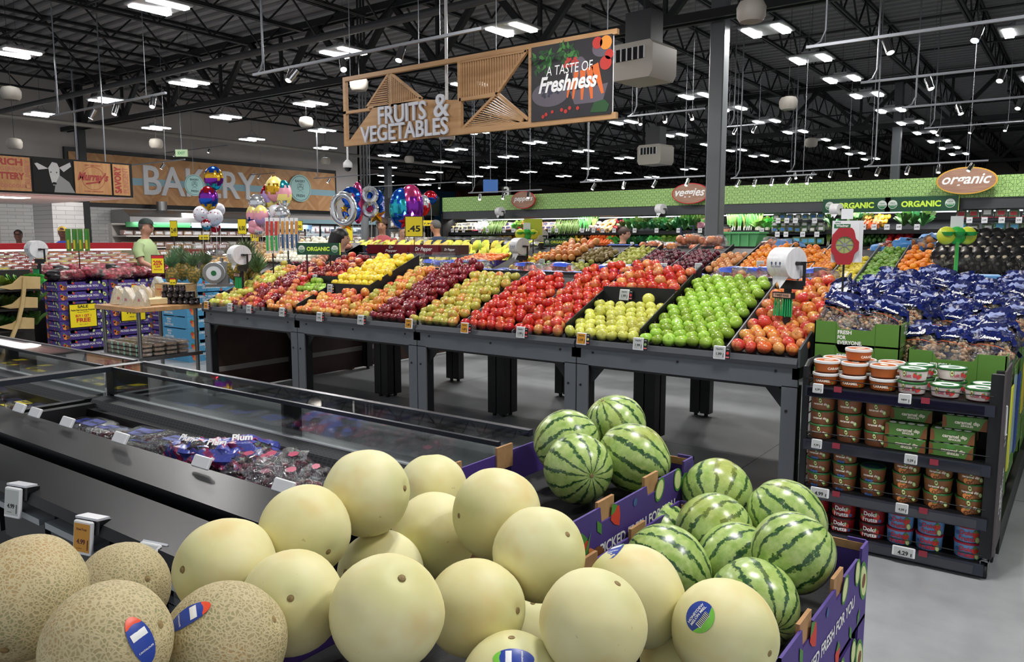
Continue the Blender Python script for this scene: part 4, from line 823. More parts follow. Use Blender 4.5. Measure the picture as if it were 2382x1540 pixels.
for (x, y) in ((.84, .04), (.845, .27), (.03, .04), (.03, .27)):
    c = MB(); c.tube([(x, y, .12), (x, y, .09)], .012, 8); c.box(x-.018, x-.014, y-.02, y+.025, .03, .09); c.box(x+.014, x+.018, y-.02, y+.025, .03, .09); c.box(x-.018, x+.018, y-.02, y+.02, .086, .09); cc = c.build('caster', steel, rk)
    w = MB(); w.tube([(x-.012, y+.01, .035), (x+.012, y+.01, .035)], .035, 18); w.build('wheel', M('rubber', '#1a1a1b', .7), cc)
def tub(name, lab, body, lid, r, h, lid_h, title, tcol, art, group, band_col=None, taper=.88, lid_top=None):
    t = thing(name, lab, 'tub', group=group); b = MB(); b.lathe([(r*taper*.9, 0), (r*taper*.94, .003), (r*.96, h-lid_h)], 26); b.build('body', body, t)
    if band_col:
        k = MB(); hb = (h-lid_h); k.lathe([(r*(taper*.94+(.96-taper*.94)*.12)+.0006, hb*.12), (r*(taper*.94+(.96-taper*.94)*.95)+.0006, hb*.95)], 26, cap=False); k.build('wrap_label', band_col, t)
    d = MB(); d.lathe([(r*.97, h-lid_h*1.1), (r, h-lid_h), (r, h-.003), (r*.95, h), (r*.88, h-.003), (0.001, h-.003)], 26, cap=False); d.build('lid', lid, t)
    if lid_top: p = MB(); disc(p, Matrix.Translation((0, 0, h-.0025)), r*.84, 0, 24); disc(p, Matrix.Translation((.006, -.004, h-.0018)), r*.36, 1, 18, 1.2, .7); p.build('lid_print', lid_top, t)
    R = r*(taper+.96)/2*1.0+.0022; hb = h-lid_h; l = MB(); F = frame((0, -R, hb*.5), (1, 0, 0), (0, 0, 1)); add_text(l, title, r*1.15, F @ Matrix.Translation((0, 0, .0006)), 0, .03, wrap=R+.0006); l.build('lettering', tcol, t)
    if art:
        a = MB(); n_ = len(a.v)
        for kind, x, y, s in art: art_one(a, Matrix.Identity(4), kind, x*r, y*hb, s*r)
        a.v = [tuple(F @ Vector((sin(v[0]/R)*(R+v[2]), v[1], cos(v[0]/R)*(R+v[2])-R))) for v in a.v]; a.build('printed_fruit', ART, t)
    return Proto(t)
car_b = M('caramel_brown', '#4d2a17', .3); car_o = M('label_orange', '#b35c22', .45); lab_tan = M('label_brown', '#8f5a3a', .45); lidg = M('lid_green', '#2c6b33', .35); lidw = M('lid_white', '#e2e2e0', .35)
wtxt = M('cream_print', '#f3ead8', .5)
T1 = tub('caramel_tub', 'x', car_b, lidw, .064, .062, .014, 'CARAMEL', wtxt, [(3, .75, -.2, .12)], 'white-lidded caramel tubs on the top shelf', car_o, lid_top=[M('lid_print_orange', '#c0683a', .5), wtxt])
T2 = tub('cheesecake_dip_tub', 'x', M('dark_berry', '#4a1a20', .3), lidg, .066, .062, .01, 'fruit dip', M('dip_pink', '#b63a55', .5), [(1, .55, 0, .18), (1, .25, .15, .15), (2, -.45, .25, .2)], 'green-lidded fruit dip tubs on the top shelf', M('label_cream', '#e4d8d2', .45), lid_top=[whitep, greenp])
A3 = [(2, 0, .3, .2), (3, .7, -.2, .2), (5, .62, -.12, .16)]
T3 = tub('caramel_dip_tub', 'x', lab_tan, lidg, .061, .073, .008, 'caramel dip', wtxt, A3, 'caramel dip tubs with plain labels', None, taper=.93, lid_top=[M('lid_film', '#5b3a24', .25), greenp])
def stripe(col):
    return lambda: None
T4 = tub('caramel_dip_tub', 'x', lab_tan, lidg, .061, .071, .008, 'caramel dip', wtxt, A3+[(4, -.3, -.36, .2), (4, -.1, -.38, .2), (4, .1, -.38, .2)], 'blue-striped caramel dip tubs', None, taper=.93, lid_top=[M('lid_film_blue', '#4b5d7a', .25), greenp])
T5 = tub('caramel_dip_tub', 'x', M('label_brown_warm', '#94623a', .45), lidg, .064, .071, .008, 'caramel dip', wtxt, [(2, 0, .32, .2), (0, .0, -.3, .2), (0, -.25, -.3, .2), (5, .7, -.15, .18)], 'orange-striped caramel dip tubs', None, taper=.93, lid_top=[M('lid_film_amber', '#8f5a22', .25), greenp])
T6 = tub('chocolate_dip_tub', 'x', M('label_dark_red', '#8d1b20', .4), M('lid_dark', '#2a1a1a', .4), .061, .077, .01, 'Dolci\nFrutta', whitep, [(1, .5, 0, .3), (4, .75, -.25, .25), (1, -.6, -.2, .25)], 'dark red chocolate shell tubs on the bottom shelf', None, taper=.97)
T7 = tub('white_dip_tub', 'x', M('label_sky', '#6f9fd0', .4), M('lid_red', '#a81f38', .4), .061, .077, .01, 'Dolci\nFrutta', M('dolci_red', '#c02030', .5), [(1, .6, .1, .3), (5, .75, -.25, .25), (4, -.7, .1, .3)], 'blue and white shell tubs with red lids on the bottom shelf', None, taper=.97)
random.seed(3)
def col(T, x, y, z, n, h, lab, rot=None):
    for k in range(n): T.put((x+random.uniform(-.003, .003), y, z+k*h), (0, 0, random.uniform(-.25, .25) if rot is None else rot), label=lab)
zt = SH[3]+.001
for i, x in enumerate((-1.035, -.905, -.77)):
    col(T1, x, 4.09, zt, 1, .063, 'white-lidded caramel tub on the top shelf of the rack', 0); col(T1, x, 4.095, zt+.063, 1, .063, 'white-lidded caramel tub on the top shelf of the rack', 2.2 if i else .9)
    col(T1, x+.01, 4.225, zt, 2, .063, 'white-lidded caramel tub on the top shelf of the rack')
T1.put((-.9, 4.15, zt+.127), (0, 0, 1.0), label='single white-lidded caramel tub standing highest on the rack', group='topmost caramel tub')
for i, (x, n) in enumerate(((-.64, 2), (-.5, 1), (-.355, 1))): col(T2, x, 4.085, zt, n, .063, 'green-lidded fruit dip tub on the top shelf of the rack', 0)
for x, n in ((-.63, 2), (-.49, 2), (-.35, 1)): col(T2, x, 4.22, zt, n, .063, 'green-lidded fruit dip tub on the top shelf of the rack', .6)
for x in (-1.045, -.915, -.785): col(T3, x, 4.09, SH[2]+.001, 3, .073, 'caramel dip tub with green lid on the second shelf', 0)
for i, x in enumerate((-1.05, -.925, -.79)): col(T4, x, 4.09, SH[1]+.001, (3, 3, 2)[i], .071, 'blue-striped caramel dip tub on the third shelf', 0)
for x in (-.64, -.505, -.37): col(T5, x, 4.09, SH[1]+.001, 3, .071, 'orange-striped caramel dip tub on the third shelf', 0)
for x in (-1.05, -.92, -.785): col(T6, x, 4.09, SH[0]+.001, 2, .077, 'dark red tub with a chocolate strawberry on the bottom shelf', 0)
for x in (-.655, -.525, -.365): col(T7, x, 4.09, SH[0]+.001, 2, .077, 'blue and white tub with red lid on the bottom shelf', 0)
bx = thing('dip_singles_pack', 'green sleeve of caramel dip singles on the second shelf', 'food pack', group='sleeves of caramel dip singles')
MB().box(-.09, .09, -.05, .05, .0, .062, bev=.002).build('sleeve', M('sleeve_green', '#4f7a35', .45), bx)
m = MB(); F = facing((0, -.0508, .031), '-y'); add_text(m, 'caramel dip', .1, F @ Matrix.Translation((.01, 0, .0004)), 0, .03); add_text(m, 'SINGLES', .05, F @ Matrix.Translation((.01, -.013, .0004)), 0, .03); m.build('lettering', wtxt, bx)
m = MB(); disc(m, F @ Matrix.Translation((0, .018, .0002)), .012, 2, 18, 1.6, .8); poly(m, F, [(.06, -.03), (.09, -.03), (.09, .03), (.075, .01)], 4); poly(m, F, [(-.09, -.03), (-.07, -.02), (-.075, .02), (-.09, .03)], 4); m.build('printed_fruit', ART, bx)
m = MB(); [m.lathe([(.016, 0), (.014, .003)], 10, (-.06+.04*i, -.03, .062)) for i in range(4)]; m.build('cup_top', lidw, bx); BX = Proto(bx)
for x, n, dy in ((-.65, 3, 0), (-.455, 2, 0)):
    for k in range(n): BX.put((x+(.0 if k < 2 else .01), 4.09+(.0 if k < 2 else .05), SH[2]+.001+k*.068), (0, 0, random.uniform(-.04, .04)))
BX.put((-.41, 4.1, SH[2]+.001+2*.068), (0, 0, .03)); BX.put((-.45, 4.21, SH[2]+.001+.07), (0, 0, 0))
redcard = M('card_red', '#8e2a3a', .5)
for i, (u, v, pr_, w) in enumerate(((1903, 903, '4.39', .05), (2105, 927, 'NEW', .055), (1900, 1032, '4.39', .05), (2119, 1068, '5.29', .055), (1907, 1145, '4.99', .09), (2098, 1182, '4.39', .055), (2102, 1283, '4.29', .1))):
    p = aty(u, v, 3.992); ptag((p.x, 3.985, p.z), 0, pr_, 'grey', 'electronic tag reading %s on the rack, %s' % (pr_, ('top shelf left end', 'middle of the top shelf', 'second shelf left end', 'middle of the second shelf', 'wide one on the third shelf', 'middle of the third shelf', 'wide one on the bottom shelf')[i]), w, .048, .15)
for i, (u, v) in enumerate(((1949, 906), (2153, 932), (1945, 1037), (2173, 1075), (1945, 1149), (2148, 1188), (2147, 1288))):
    p = aty(u, v, 3.992); c = B(-.018, .018, -.001, .001, -.014, .014).build('product_card', redcard); c.location = (p.x, 3.99, p.z); tag(c, 'tiny dark red card clipped to the rack shelf lips', 'card', 'small red cards on the rack')
# ---------------- green cartons full of peanut bags ----------------
def green_carton(loc, w, d, h, lab):
    t = thing('green_carton', lab, 'carton', loc, 0, 'green cartons under the peanuts'); m = MB(); o = [(-w/2, 0), (w/2, 0), (w/2, h), (w*.22, h), (w*.18, h-.035), (w*.15, h-.04), (-w*.17, h-.04), (-w*.20, h-.035), (-w*.24, h), (-w/2, h)]
    m.prism(o, -d/2, -d/2+.006, 'y'); m.box(-w/2, w/2, d/2-.006, d/2, 0, h); m.box(-w/2, -w/2+.006, -d/2, d/2, 0, h); m.box(w/2-.006, w/2, -d/2, d/2, 0, h); m.box(-w/2, w/2, -d/2, d/2, 0, .008); m.box(-w*.24, -w*.236, -d/2-.001, -d/2, 0, h, 1); m.box(w*.22, w*.224, -d/2-.001, -d/2, 0, h, 1)
    m.build('tray', [greencart, M('green_crease', '#2f5419', .7)], t)
    l = MB(); F = facing((-.03, -d/2-.001, h*.42), '-y'); hh = h*.17; add_text(l, 'FRESH', hh*3.3, F @ Matrix.Translation((-hh*1.3, h*.14, 0)), 0, .035, h=hh); add_text(l, 'FOR', hh*2, F @ Matrix.Translation((-hh*1.95, -h*.08, 0)), 0, .035, h=hh); add_text(l, 'EVERYONE.', hh*5.8, F @ Matrix.Translation((0, -h*.3, 0)), 0, .035, h=hh)
    F2 = facing((w/2+.001, 0, h*.5), '+x'); add_text(l, 'FRESH\nFOR\nEVERYONE.', .09, F2 @ Matrix.Translation((-.12, .03, 0)), 0, .03); l.build('lettering', whitep, t)
    k = MB()
    for a in range(12):
        for b in (0, 1): poly(k, F2, [(-d*.45+a*d*.08, -h*.46+b*h*.86), (-d*.45+a*d*.08+.01, -h*.46+b*h*.86), (-d*.45+a*d*.08+.018, -h*.46+b*h*.86+.02), (-d*.45+a*d*.08+.008, -h*.46+b*h*.86+.02)], 0)
    k.build('vent_slots', M('pale_slots', '#c9cf9a', .6), t); return t
def cstack(x0, x1, y0, y1, ztop, h, nm):
    n = max(1, int((ztop-.12)/h)); z = ztop
    for k in range(n): z -= h; green_carton(((x0+x1)/2, (y0+y1)/2, z), x1-x0-.005, y1-y0-.005, h-.002, 'green carton %s' % nm if k == 0 else 'green carton lower down in a peanut stack').__setitem__('group', 'green cartons in the stacks' if k else 'top '+nm)
    return z
base = MB()
for i, y0 in enumerate((4.42, 4.95, 5.48, 6.01)):
    cstack(-1.195, -.76, y0, y0+.52, 1.105+.02*i, .128, 'topping the stack behind the apples, row %s' % ('one', 'two', 'three', 'four')[i]); z = cstack(-.725, -.285, y0, y0+.52, .985+.045*i, .165, 'topping the aisle-side stack, row %s' % ('one', 'two', 'three', 'four')[i])
tb = B(-1.2, -.26, 4.4, 6.56, 0, .155).build('display_plinth', black); tag(tb, 'low black plinth under the green peanut cartons', 'plinth')
peanut = MV('peanut_shell', '#a8825a', '#c9a77c', 90, .75, bump=.5, bscale=260)
bagblue = M('peanut_bag_blue', '#122a80', .22, coat=0) if False else MV('peanut_bag_blue', '#0c1648', '#142262', 8, .16, bump=.9, bscale=55)
def peanut_bag(seed, lean):
    t = thing('peanut_bag', 'x', 'bag of peanuts', group='blue-topped peanut bags'); g = MB(); random.seed(seed)
    for i in range(58):
        a = random.uniform(0, 2*pi); z = random.uniform(.015, .17); rr = sqrt(max(0, 1-((z-.09)/.1)**2))*.9; x = cos(a)*.082*rr; y = sin(a)*.042*rr; T = Matrix.Translation((x, y, z)) @ Matrix.Rotation(random.uniform(0, 3), 4, 'Y') @ Matrix.Rotation(random.uniform(0, 3), 4, 'X')
        def fn(p): return Vector((p.x*(1+.0), p.y, p.z*1.0))
        for s in (-1, 1): g.ball((0, 0, 0), .0098, 7, 5, 0, M4=T @ Matrix.Translation((0, 0, s*.0075)))
    o = g.build('peanuts', peanut, t); o['kind'] = 'stuff'
    b = MB(); crumple(b, .096, .054, .125, seed, 24, 16, .22, 2.2, c=(0, 0, .115)); b.build('bag', wrapf, t)
    p = MB(); crumple(p, .098, .056, .13, seed, 34, 28, .3, 3.6, c=(0, 0, .118))
    def keep(f):
        c = sum((Vector(p.v[j]) for j in f), Vector())/len(f); return c.z > .15-.35*c.x+.02*sin(c.x*30) or (c.z < .012)
    fs = [f for f in p.f if keep(f)]; ztop = [max(p.v[j][2] for j in f) for f in fs]
    mi = [1 if (sum(p.v[j][2] for j in f)/len(f) > .226) else 0 for f in fs]; p.f = fs; p.mi = mi; p.sm = [True]*len(fs)
    n0 = 14; vs = []
    for iz in range(4):
        for k in range(n0): a = 2*pi*k/n0; r_ = (.3+.28*iz+.25*random.random()*(iz > 0)); vs.append((cos(a)*.05*r_, sin(a)*.025*r_, .225+.018*iz+random.uniform(-.006, .006)))
    p.add(vs, [(i*n0+k, i*n0+(k+1) % n0, (i+1)*n0+(k+1) % n0, (i+1)*n0+k) for i in range(3) for k in range(n0)], 0, True)
    p.build('printed_film', [bagblue, M('film_white_print', '#8f9ac4', .25)], t); l = MB(); add_text(l, 'Jumbo', .08, frame((-.005, -.058, .165), (1, 0, -.3), (.1, .2, 1)), 0, .04, shear=.3)
    l.build('lettering', whitep, t); r = MB(); r.tube([(-.085, -.028, .152), (-.04, -.052, .137), (.02, -.056, .115), (.085, -.03, .09)], .0016, 5); r.build('orange_trim', M('trim_orange', '#d8602a', .4), t); return Proto(t)
PB = [peanut_bag(s, 0) for s in (1, 2, 3)]
random.seed(12)
for side, (xa_, xb_) in enumerate(((-1.17, -.78), (-.70, -.31))):
    for j in range(11):
        y = 4.5+j*.18; zb = (1.0+.004*j if side == 0 else .875+.014*j)+.02*min(j, 3); n = 4
        for i in range(n):
            if j == 0 and side == 0 and i > 3: continue
            x = xa_+(xb_-xa_)*(i+.5)/n+random.uniform(-.015, .015); h = random.uniform(0, .03)
            random.choice(PB).put((x, y+random.uniform(-.02, .02), zb+h), (-random.uniform(.7, 1.1), random.uniform(-.5, .2), random.uniform(-.4, .4)), random.uniform(1.02, 1.15), label='clear bag of peanuts with a crumpled blue top, in the %s' % ('stack behind the pink apples' if side == 0 else 'stack along the aisle'), group='peanut bags, %s' % ('inner stack' if side == 0 else 'aisle stack'))
# cards on the aisle side of the green cartons
for i, (y, z, c_, w, h) in enumerate(((4.5, .62, '#d7d94a', .1, .42), (4.66, .66, '#8fa6b8', .12, .4), (4.95, .62, '#27458f', .16, .42), (5.35, .7, '#c9b53a', .14, .3))):
    cd = MB().box(-.262, -.256, y-w/2, y+w/2, z-h/2, z+h/2).build('hanging_card', M('card_%d' % i, c_, .45)); tag(cd, '%s card hanging on the aisle side of the green cartons' % ('narrow yellow', 'grey-blue', 'dark blue', 'far yellow')[i], 'card')
# apple wedger clip strip
p = aty(1966, 565, 4.9); t = thing('apple_slicer_display', 'red apple slicers on white cards hanging above the peanut bags', 'kitchen gadget display', (p.x, p.y, p.z), .35)
redpl = M('red_gadget', '#a01c28', .3); cm2 = MB()
for k in range(3): cm2.box(-.075+.012*k, .075+.012*k, .012*k, .012*k+.002, -.115, .13, 0)
cm2.build('backing_card', white, t); r = MB(); F = facing((-.005, -.012, -.02), '-y')
o1 = [(x*.078, y*.108) for x, y in ((-.45, -1), (.45, -1), (.62, -.8), (.72, -.4), (1, -.2), (1, .25), (.75, .42), (.66, .8), (.5, 1), (-.5, 1), (-.66, .8), (-.9, .6), (-.95, -.3), (-.72, -.5), (-.62, -.8))]
n_ = 40
def outl(a):
    c, s = cos(a), sin(a); best = 1e9
    for i in range(len(o1)):
        x1, y1 = o1[i]; x2, y2 = o1[(i+1) % len(o1)]; den = c*(y2-y1)-s*(x2-x1)
        if abs(den) < 1e-9: continue
        tt = (x1*(y2-y1)-y1*(x2-x1))/den; uu = (x1*s-y1*c)/den
        if tt > 0 and -.001 <= uu <= 1.001: best = min(best, tt)
    return best
vs = [];
for z_ in (0, .014):
    for k in range(n_): a = 2*pi*k/n_; R_ = outl(a); vs.append(F @ Vector((cos(a)*R_, sin(a)*R_, z_)))
    for k in range(n_): a = 2*pi*k/n_; vs.append(F @ Vector((cos(a)*.05, sin(a)*.05+.008, z_)))
fs = []
for k in range(n_): q = (k+1) % n_; fs += [(k, q, n_+q, n_+k), (2*n_+k, 3*n_+k, 3*n_+q, 2*n_+q), (k, 2*n_+k, 2*n_+q, q), (n_+k, n_+q, 3*n_+q, 3*n_+k)]
r.add(vs, fs); r.build('slicer', redpl, t)
g = MB(); disc(g, F @ Matrix.Translation((0, .008, .004)), .05, 0, 28); Fg = F @ Matrix.Translation((0, .008, .006))
for k in range(8): a = k*pi/4; g.bar(Fg @ Vector((cos(a)*.01, sin(a)*.01, 0)), Fg @ Vector((cos(a)*.05, sin(a)*.05, 0)), .0018, .006, 1)
disc(g, Fg, .011, 1, 16, z=.002); g.build('apple_picture', [M('apple_flesh', '#9aa563', .5), steel], t)
l = MB(); FF = facing((0, -.0012, .0), '-y'); rect(l, FF, .09, .024, 1, -.02, .098); add_text(l, 'Wedger', .07, FF @ Matrix.Translation((-.02, .098, .0006)), 0, .02); add_text(l, 'APPLE', .03, FF @ Matrix.Translation((-.045, .12, .0003)), 1, .02); l.build('lettering', [whitep, greenp], t)
MB().tube([(0, .02, -.1), (0, .02, -.36)], .006, 6).build('pole', black, t); B(-.025, .04, .03, .034, .14, .2).build('top_card', white, t)
# ---------------- second island: citrus, pears, plums ----------------
def z2(y): return 1.0+.3*(y-8.0)
t = thing('fruit_island', 'second long produce island with citrus, pears and plums', 'display table', (0, 0, 0)); m = MB(); m.box(-6.6, .6, 8.12, 8.16, .75, 1.0, 1); m.add([(-6.6, 8.16, z2(8.16)), (.6, 8.16, z2(8.16)), (.6, 9.45, z2(9.45)), (-6.6, 9.45, z2(9.45))], [(0, 1, 2, 3)], 0); m.box(-6.6, .6, 9.45, 9.5, .2, z2(9.45)+.02, 0); m.box(-6.6, .6, 8.2, 10.8, .7, .9, 0)
m.build('bed', [tray_m, graydark], t)
for x in (-6.55, -5.1, -3.7, -2.25, -.8, .5):
    for y in (8.2, 9.4, 10.7): B(x-.04, x+.04, y-.04, y+.04, .02, .75).build('leg', black, t)
for x, mm in ((-5.95, cardboard), (-4.92, tray_m), (-4.5, tray_m), (-4.0, divm), (-3.55, tray_m), (-3.22, tray_m), (-2.82, tray_m), (-2.40, divm), (-2.14, divm), (-1.88, divm), (-1.585, divm), (-1.2, divm)):
    q = MB(); q.prism([(8.16, z2(8.16)-.03), (9.42, z2(9.42)-.03), (9.42, z2(9.42)+.06), (8.16, z2(8.16)+.06)], x-.006, x+.006, 'x'); q.build('tray_divider', mm, t)
def tier2(x0, x1, y, lift): q = MB(); q.box(x0, x1, y-.005, y, z2(y)-.03, z2(y)+lift); q.add([(x0, y, z2(y)+lift-.04), (x1, y, z2(y)+lift-.04), (x1, 9.42, z2(9.42)+lift-.04), (x0, 9.42, z2(9.42)+lift-.04)], [(0, 1, 2, 3)]); q.build('tier_front', tray_m, t)
def peel(name, c1, c2, rough=.42): 
    t_ = NT(name); v = t_.rand_off(t_.obj(), 20); c = t_.ramp(t_.noise(v, 16, 2), [(.3, c1), (.7, c2)]); c = t_.hsv(c, t_.math('MULTIPLY_ADD', t_.rnd(), .02, .49), 1, t_.math('MULTIPLY_ADD', t_.rnd(), .25, .87)); t_.set(Base_Color=c, Roughness=rough, Coat_Weight=.2, Coat_Roughness=.2); t_.bump(t_.noise(v, 380, 1), .15, .001); return t_.m
FR = {'orange': fruit_proto('orange', peel('orange_peel', '#e07c14', '#ee9425'), .037, 'x', 'orange', 'x', 'round', n=14, k=9, stem=False), 'mandarin': fruit_proto('mandarin', peel('mandarin_peel', '#ea7a12', '#f58f1e'), .034, 'x', 'mandarin', 'x', 'round', n=12, k=8, stem=False),
 'grapefruit': fruit_proto('grapefruit', peel('grapefruit_peel', '#e09a4a', '#d98a5a'), .05, 'x', 'grapefruit', 'x', 'round', n=14, k=9, stem=False), 'lemon': fruit_proto('lemon', peel('lemon_peel', '#e3c52c', '#d8cc4a'), .029, 'x', 'lemon', 'x', 'lemon', n=12, k=8, stem=False),
 'lime': fruit_proto('lime', peel('lime_peel', '#5f8f2e', '#86ad45'), .029, 'x', 'lime', 'x', 'round', n=12, k=8, stem=False), 'green_pear': fruit_proto('green_pear', peel('pear_skin', '#a8ac44', '#bdbb58', .5), .036, 'x', 'pear', 'x', 'pear', n=12, k=8), 'brown_pear': fruit_proto('brown_pear', peel('bosc_skin', '#7e6a3c', '#96834e', .7), .034, 'x', 'pear', 'x', 'pear', n=12, k=8),
 'plum': fruit_proto('plum', apple_mat('plum_skin', '#8a3040', '#3a1828', .35, .6, .15), .027, 'x', 'plum', 'x', 'round', n=10, k=7, stem=False), 'peach': fruit_proto('peach', apple_mat('peach_skin', '#dca468', '#cf7a54', .45, .65, 0), .043, 'x', 'peach', 'x', 'round', n=12, k=8, stem=False)}
g2 = lambda k_, s_: FR[k_]
def f2(kinds, x0, x1, y0, y1, where, sp, r, heap=.2, lift=0, upright=.5): fill(kinds, x0, x1, y0, y1, where, sp=sp, r=r, heap=heap, lift=lift, zf=z2, slope=.3, get=g2, upright=upright)
random.seed(31)
f2(['orange'], -2.80, -2.15, 8.17, 9.35, 'in the big orange bin behind the bag roll', .074, .037, .25)
f2(['lemon'], -2.13, -1.89, 8.22, 8.95, 'in the narrow bin next to the oranges', .062, .029, .3, upright=1.6)
f2(['lime'], -1.87, -1.60, 8.2, 9.3, 'in the bin between lemons and big oranges', .058, .029, .3)
f2(['orange'], -1.57, -1.21, 8.55, 9.25, 'beside the black netted bags', .085, .04, .5, lift=.02)
f2(['orange'], -3.21, -2.83, 8.55, 9.35, 'in the middle bin, right of the peaches', .074, .037, .4)
f2(['peach'], -3.54, -3.23, 8.5, 9.1, 'in the bin next to the plums', .088, .043, .3)
tier2(-4.5, -3.56, 8.5, .03); f2(['plum'], -4.49, -4.01, 8.5, 9.1, 'in the left plum bin', .056, .027, .6, .03); f2(['plum'], -3.99, -3.57, 8.5, 9.1, 'in the right plum bin', .056, .027, .6, .03)
f2(['green_pear'], -4.91, -4.51, 8.17, 9.3, 'heaped up to the ridge left of the plums', .072, .036, .35, upright=1.6)
tier2(-5.4, -4.93, 8.68, .04); f2(['brown_pear'], -5.4, -4.93, 8.7, 9.15, 'in the small black tier left of the green pears', .07, .034, .3, .03, upright=1.6)
tier2(-5.94, -5.42, 8.68, .05); f2(['grapefruit'], -5.94, -5.42, 8.72, 9.3, 'heaped in the black tier under the ORGANIC sign', .098, .05, .6, .03)
f2(['lime'], -5.85, -5.45, 8.3, 8.64, 'in front of the grapefruit', .06, .029, .4); f2(['green_pear'], -5.44, -5.1, 8.25, 8.64, 'beside the limes in front', .072, .036, .2, upright=1.6); f2(['brown_pear'], -5.08, -4.93, 8.2, 8.6, 'in the low front corner', .07, .034, .2, upright=1.6)
f2(['orange', 'lemon'], -6.25, -5.97, 8.3, 9.1, 'at the island end, under the small bag roll', .074, .035, .3)
bin_m = MB().box(-7.36, -6.63, 8.6, 9.05, .0, 1.17).build('mandarin_stand', M('stand_dark', '#232326', .6)); tag(bin_m, 'dark stand holding the tray of mandarins near the bananas', 'stand')
pc = thing('fruit_carton', 'purple carton tray of mandarins in front of the bananas', 'carton', (-6.995, 8.82, 1.171)); carton_parts(pc, .72, .42, .08, purple, purple_in, 'PICKED', ('-y',), False)
random.seed(5)
for i in range(9):
    for j in range(5): FR['mandarin'].put((-7.29+i*.073+random.uniform(-.008, .008), 8.66+j*.075, 1.225+.015*j+random.uniform(0, .03)), (random.uniform(0, 3), 0, random.uniform(0, 6)), 1.05, label='mandarin in the purple tray before the bananas', group='mandarins before the bananas')
for (u, v, s_, lab) in ((1260, 611, '2.29', 'far price tag reading 2.29 below the grapefruit'), (1352, 613, '2.99', 'far price tag reading 2.99 under the brown pears'), (1327, 629, '2.49', 'far price tag at the low front pears'), (1467, 626, '2.99', 'far price tag reading 2.99 between green pears and plums'), (1543, 622, '3.49', 'far price tag under the left plums'), (1624, 622, '3.49', 'far price tag under the right plums'), (1768, 617, '1.29', 'far price tag under the middle oranges')):
    p = aty(u, v, 8.35 if v > 618 else 8.6); ptag(p, 0, s_, 'grey', lab, .085, .1, .1)
# loose bags lying on the far side of the second island
def net_bag(name, lab, inner, outer, fr, r, n, dims, cat='bag of fruit', extra=None):
    t = thing(name, lab, cat, group='x'); a = MB(); random.seed(n)
    for i in range(n): th = random.uniform(0, 6.28); q = sqrt(random.random()); a.ball((cos(th)*q*dims[0]*.8, sin(th)*q*dims[1]*.75, random.uniform(r, dims[2]*1.4)), r, 10, 7)
    a.build('contents', inner, t); b = MB(); crumple(b, dims[0], dims[1], dims[2], n, 20, 12, .22, 2.4, c=(0, 0, dims[2]*.85)); b.build('bag', outer, t)
    if extra: k = MB(); crumple(k, dims[0]*1.02, dims[1]*1.02, dims[2]*1.03, n, 20, 12, .22, 2.4, c=(0, 0, dims[2]*.85)); k.f = [f for f in k.f if (sum(k.v[j][2] for j in f)/len(f) > dims[2]*1.15 if dims[2] > .12 else sum(k.v[j][0] for j in f)/len(f) > dims[0]*.15)]; k.mi = [0]*len(k.f); k.sm = [True]*len(k.f); k.build('printed_film', extra, t)
    return Proto(t)
NBg = net_bag('bagged_grapefruit', 'x', peel('pomelo_peel', '#e0793c', '#e89455'), wrapf, 0, .048, 9, (.17, .12, .08)); NBo = net_bag('netted_oranges', 'x', FR['mandarin'].r.data.materials[0], wrapf, 0, .033, 16, (.16, .1, .08), extra=M('film_cuties', '#4f8fd0', .35))
blacknet = M('black_net_film', '#141416', .25); NBk = net_bag('netted_potatoes', 'x', M('potato_cream', '#b9ad94', .8), film('black_net', tint=(.35, .35, .36), alpha=.06, scale=80, bump=1.2), 0, .03, 22, (.1, .09, .15), 'bag of potatoes', extra=blacknet)
random.seed(2)
for i, (x, y, z) in enumerate(((-4.75, 9.65, 1.38), (-4.4, 9.5, 1.36), (-4.05, 9.5, 1.34), (-3.72, 9.5, 1.32), (-4.2, 9.62, 1.47), (-3.9, 9.62, 1.45))): NBg.put((x, y, z-.02), (0, 0, random.uniform(-.4, .4)), 1.1, label='clear bag of pink grapefruit lying behind the plums', group='bags of grapefruit behind the plums')
for i, (u, v) in enumerate(((1800, 580), (1835, 585), (1780, 590))): p = aty(u, v, 9.55); NBo.put((p.x, 9.6, p.z-.05), (0, .3, i), 1.3, label='bag of oranges sagging behind the middle orange bin', group='sagging bags of oranges')
for i, (u, v) in enumerate(((2040, 600), (2075, 592), (2095, 585), (2120, 572), (2150, 583), (2175, 578), (2110, 595), (2165, 565), (2200, 580), (2060, 582))): p = aty(u, v, 9.6); NBo.put((p.x, 9.55+.05*(i % 3), p.z-.08), (random.uniform(-.4, .4), random.uniform(-.4, .4), i*1.1), 1.15, label='blue and orange netted bag of mandarins behind the limes', group='netted mandarin bags behind the limes')
for j in range(3):
    for i in range(12): NBk.put((-1.12+i*.105+random.uniform(-.01, .01), 8.7+j*.22, z2(8.6)+.02+j*.09), (-.5, -.35, 0), 1.05, label='black netted bag of small potatoes leaning in a row', group='black netted bags at the right end of the second island')
for i in range(8): NBk.put((-.6+i*.16, 8.3, 1.02+.02*(i % 3)), (-1.2, .3, i), 1.0, label='black netted bag of small potatoes leaning in a row', group='black netted bags at the right end of the second island')
bt = thing('blue_tray_carton', 'sky-blue tray with clouds printed on it behind the peanut bags', 'carton', tuple(aty(2255, 655, 7.2)), .15); MB().box(-.22, .22, 0, .3, -.05, .05, bev=.004).build('tray', M('sky_blue_print', '#5f9fd8', .45), bt); q = MB(); F = facing((0, -.001, 0), '-y'); [disc(q, F @ Matrix.Translation((x_, y_, 0)), .02, 0, 14, 1.6, .6) for x_, y_ in ((-.12, .01), (.05, .02), (.14, -.015))]; q.build('cloud_print', M('cloud_pink', '#e6c4cf', .6), bt)
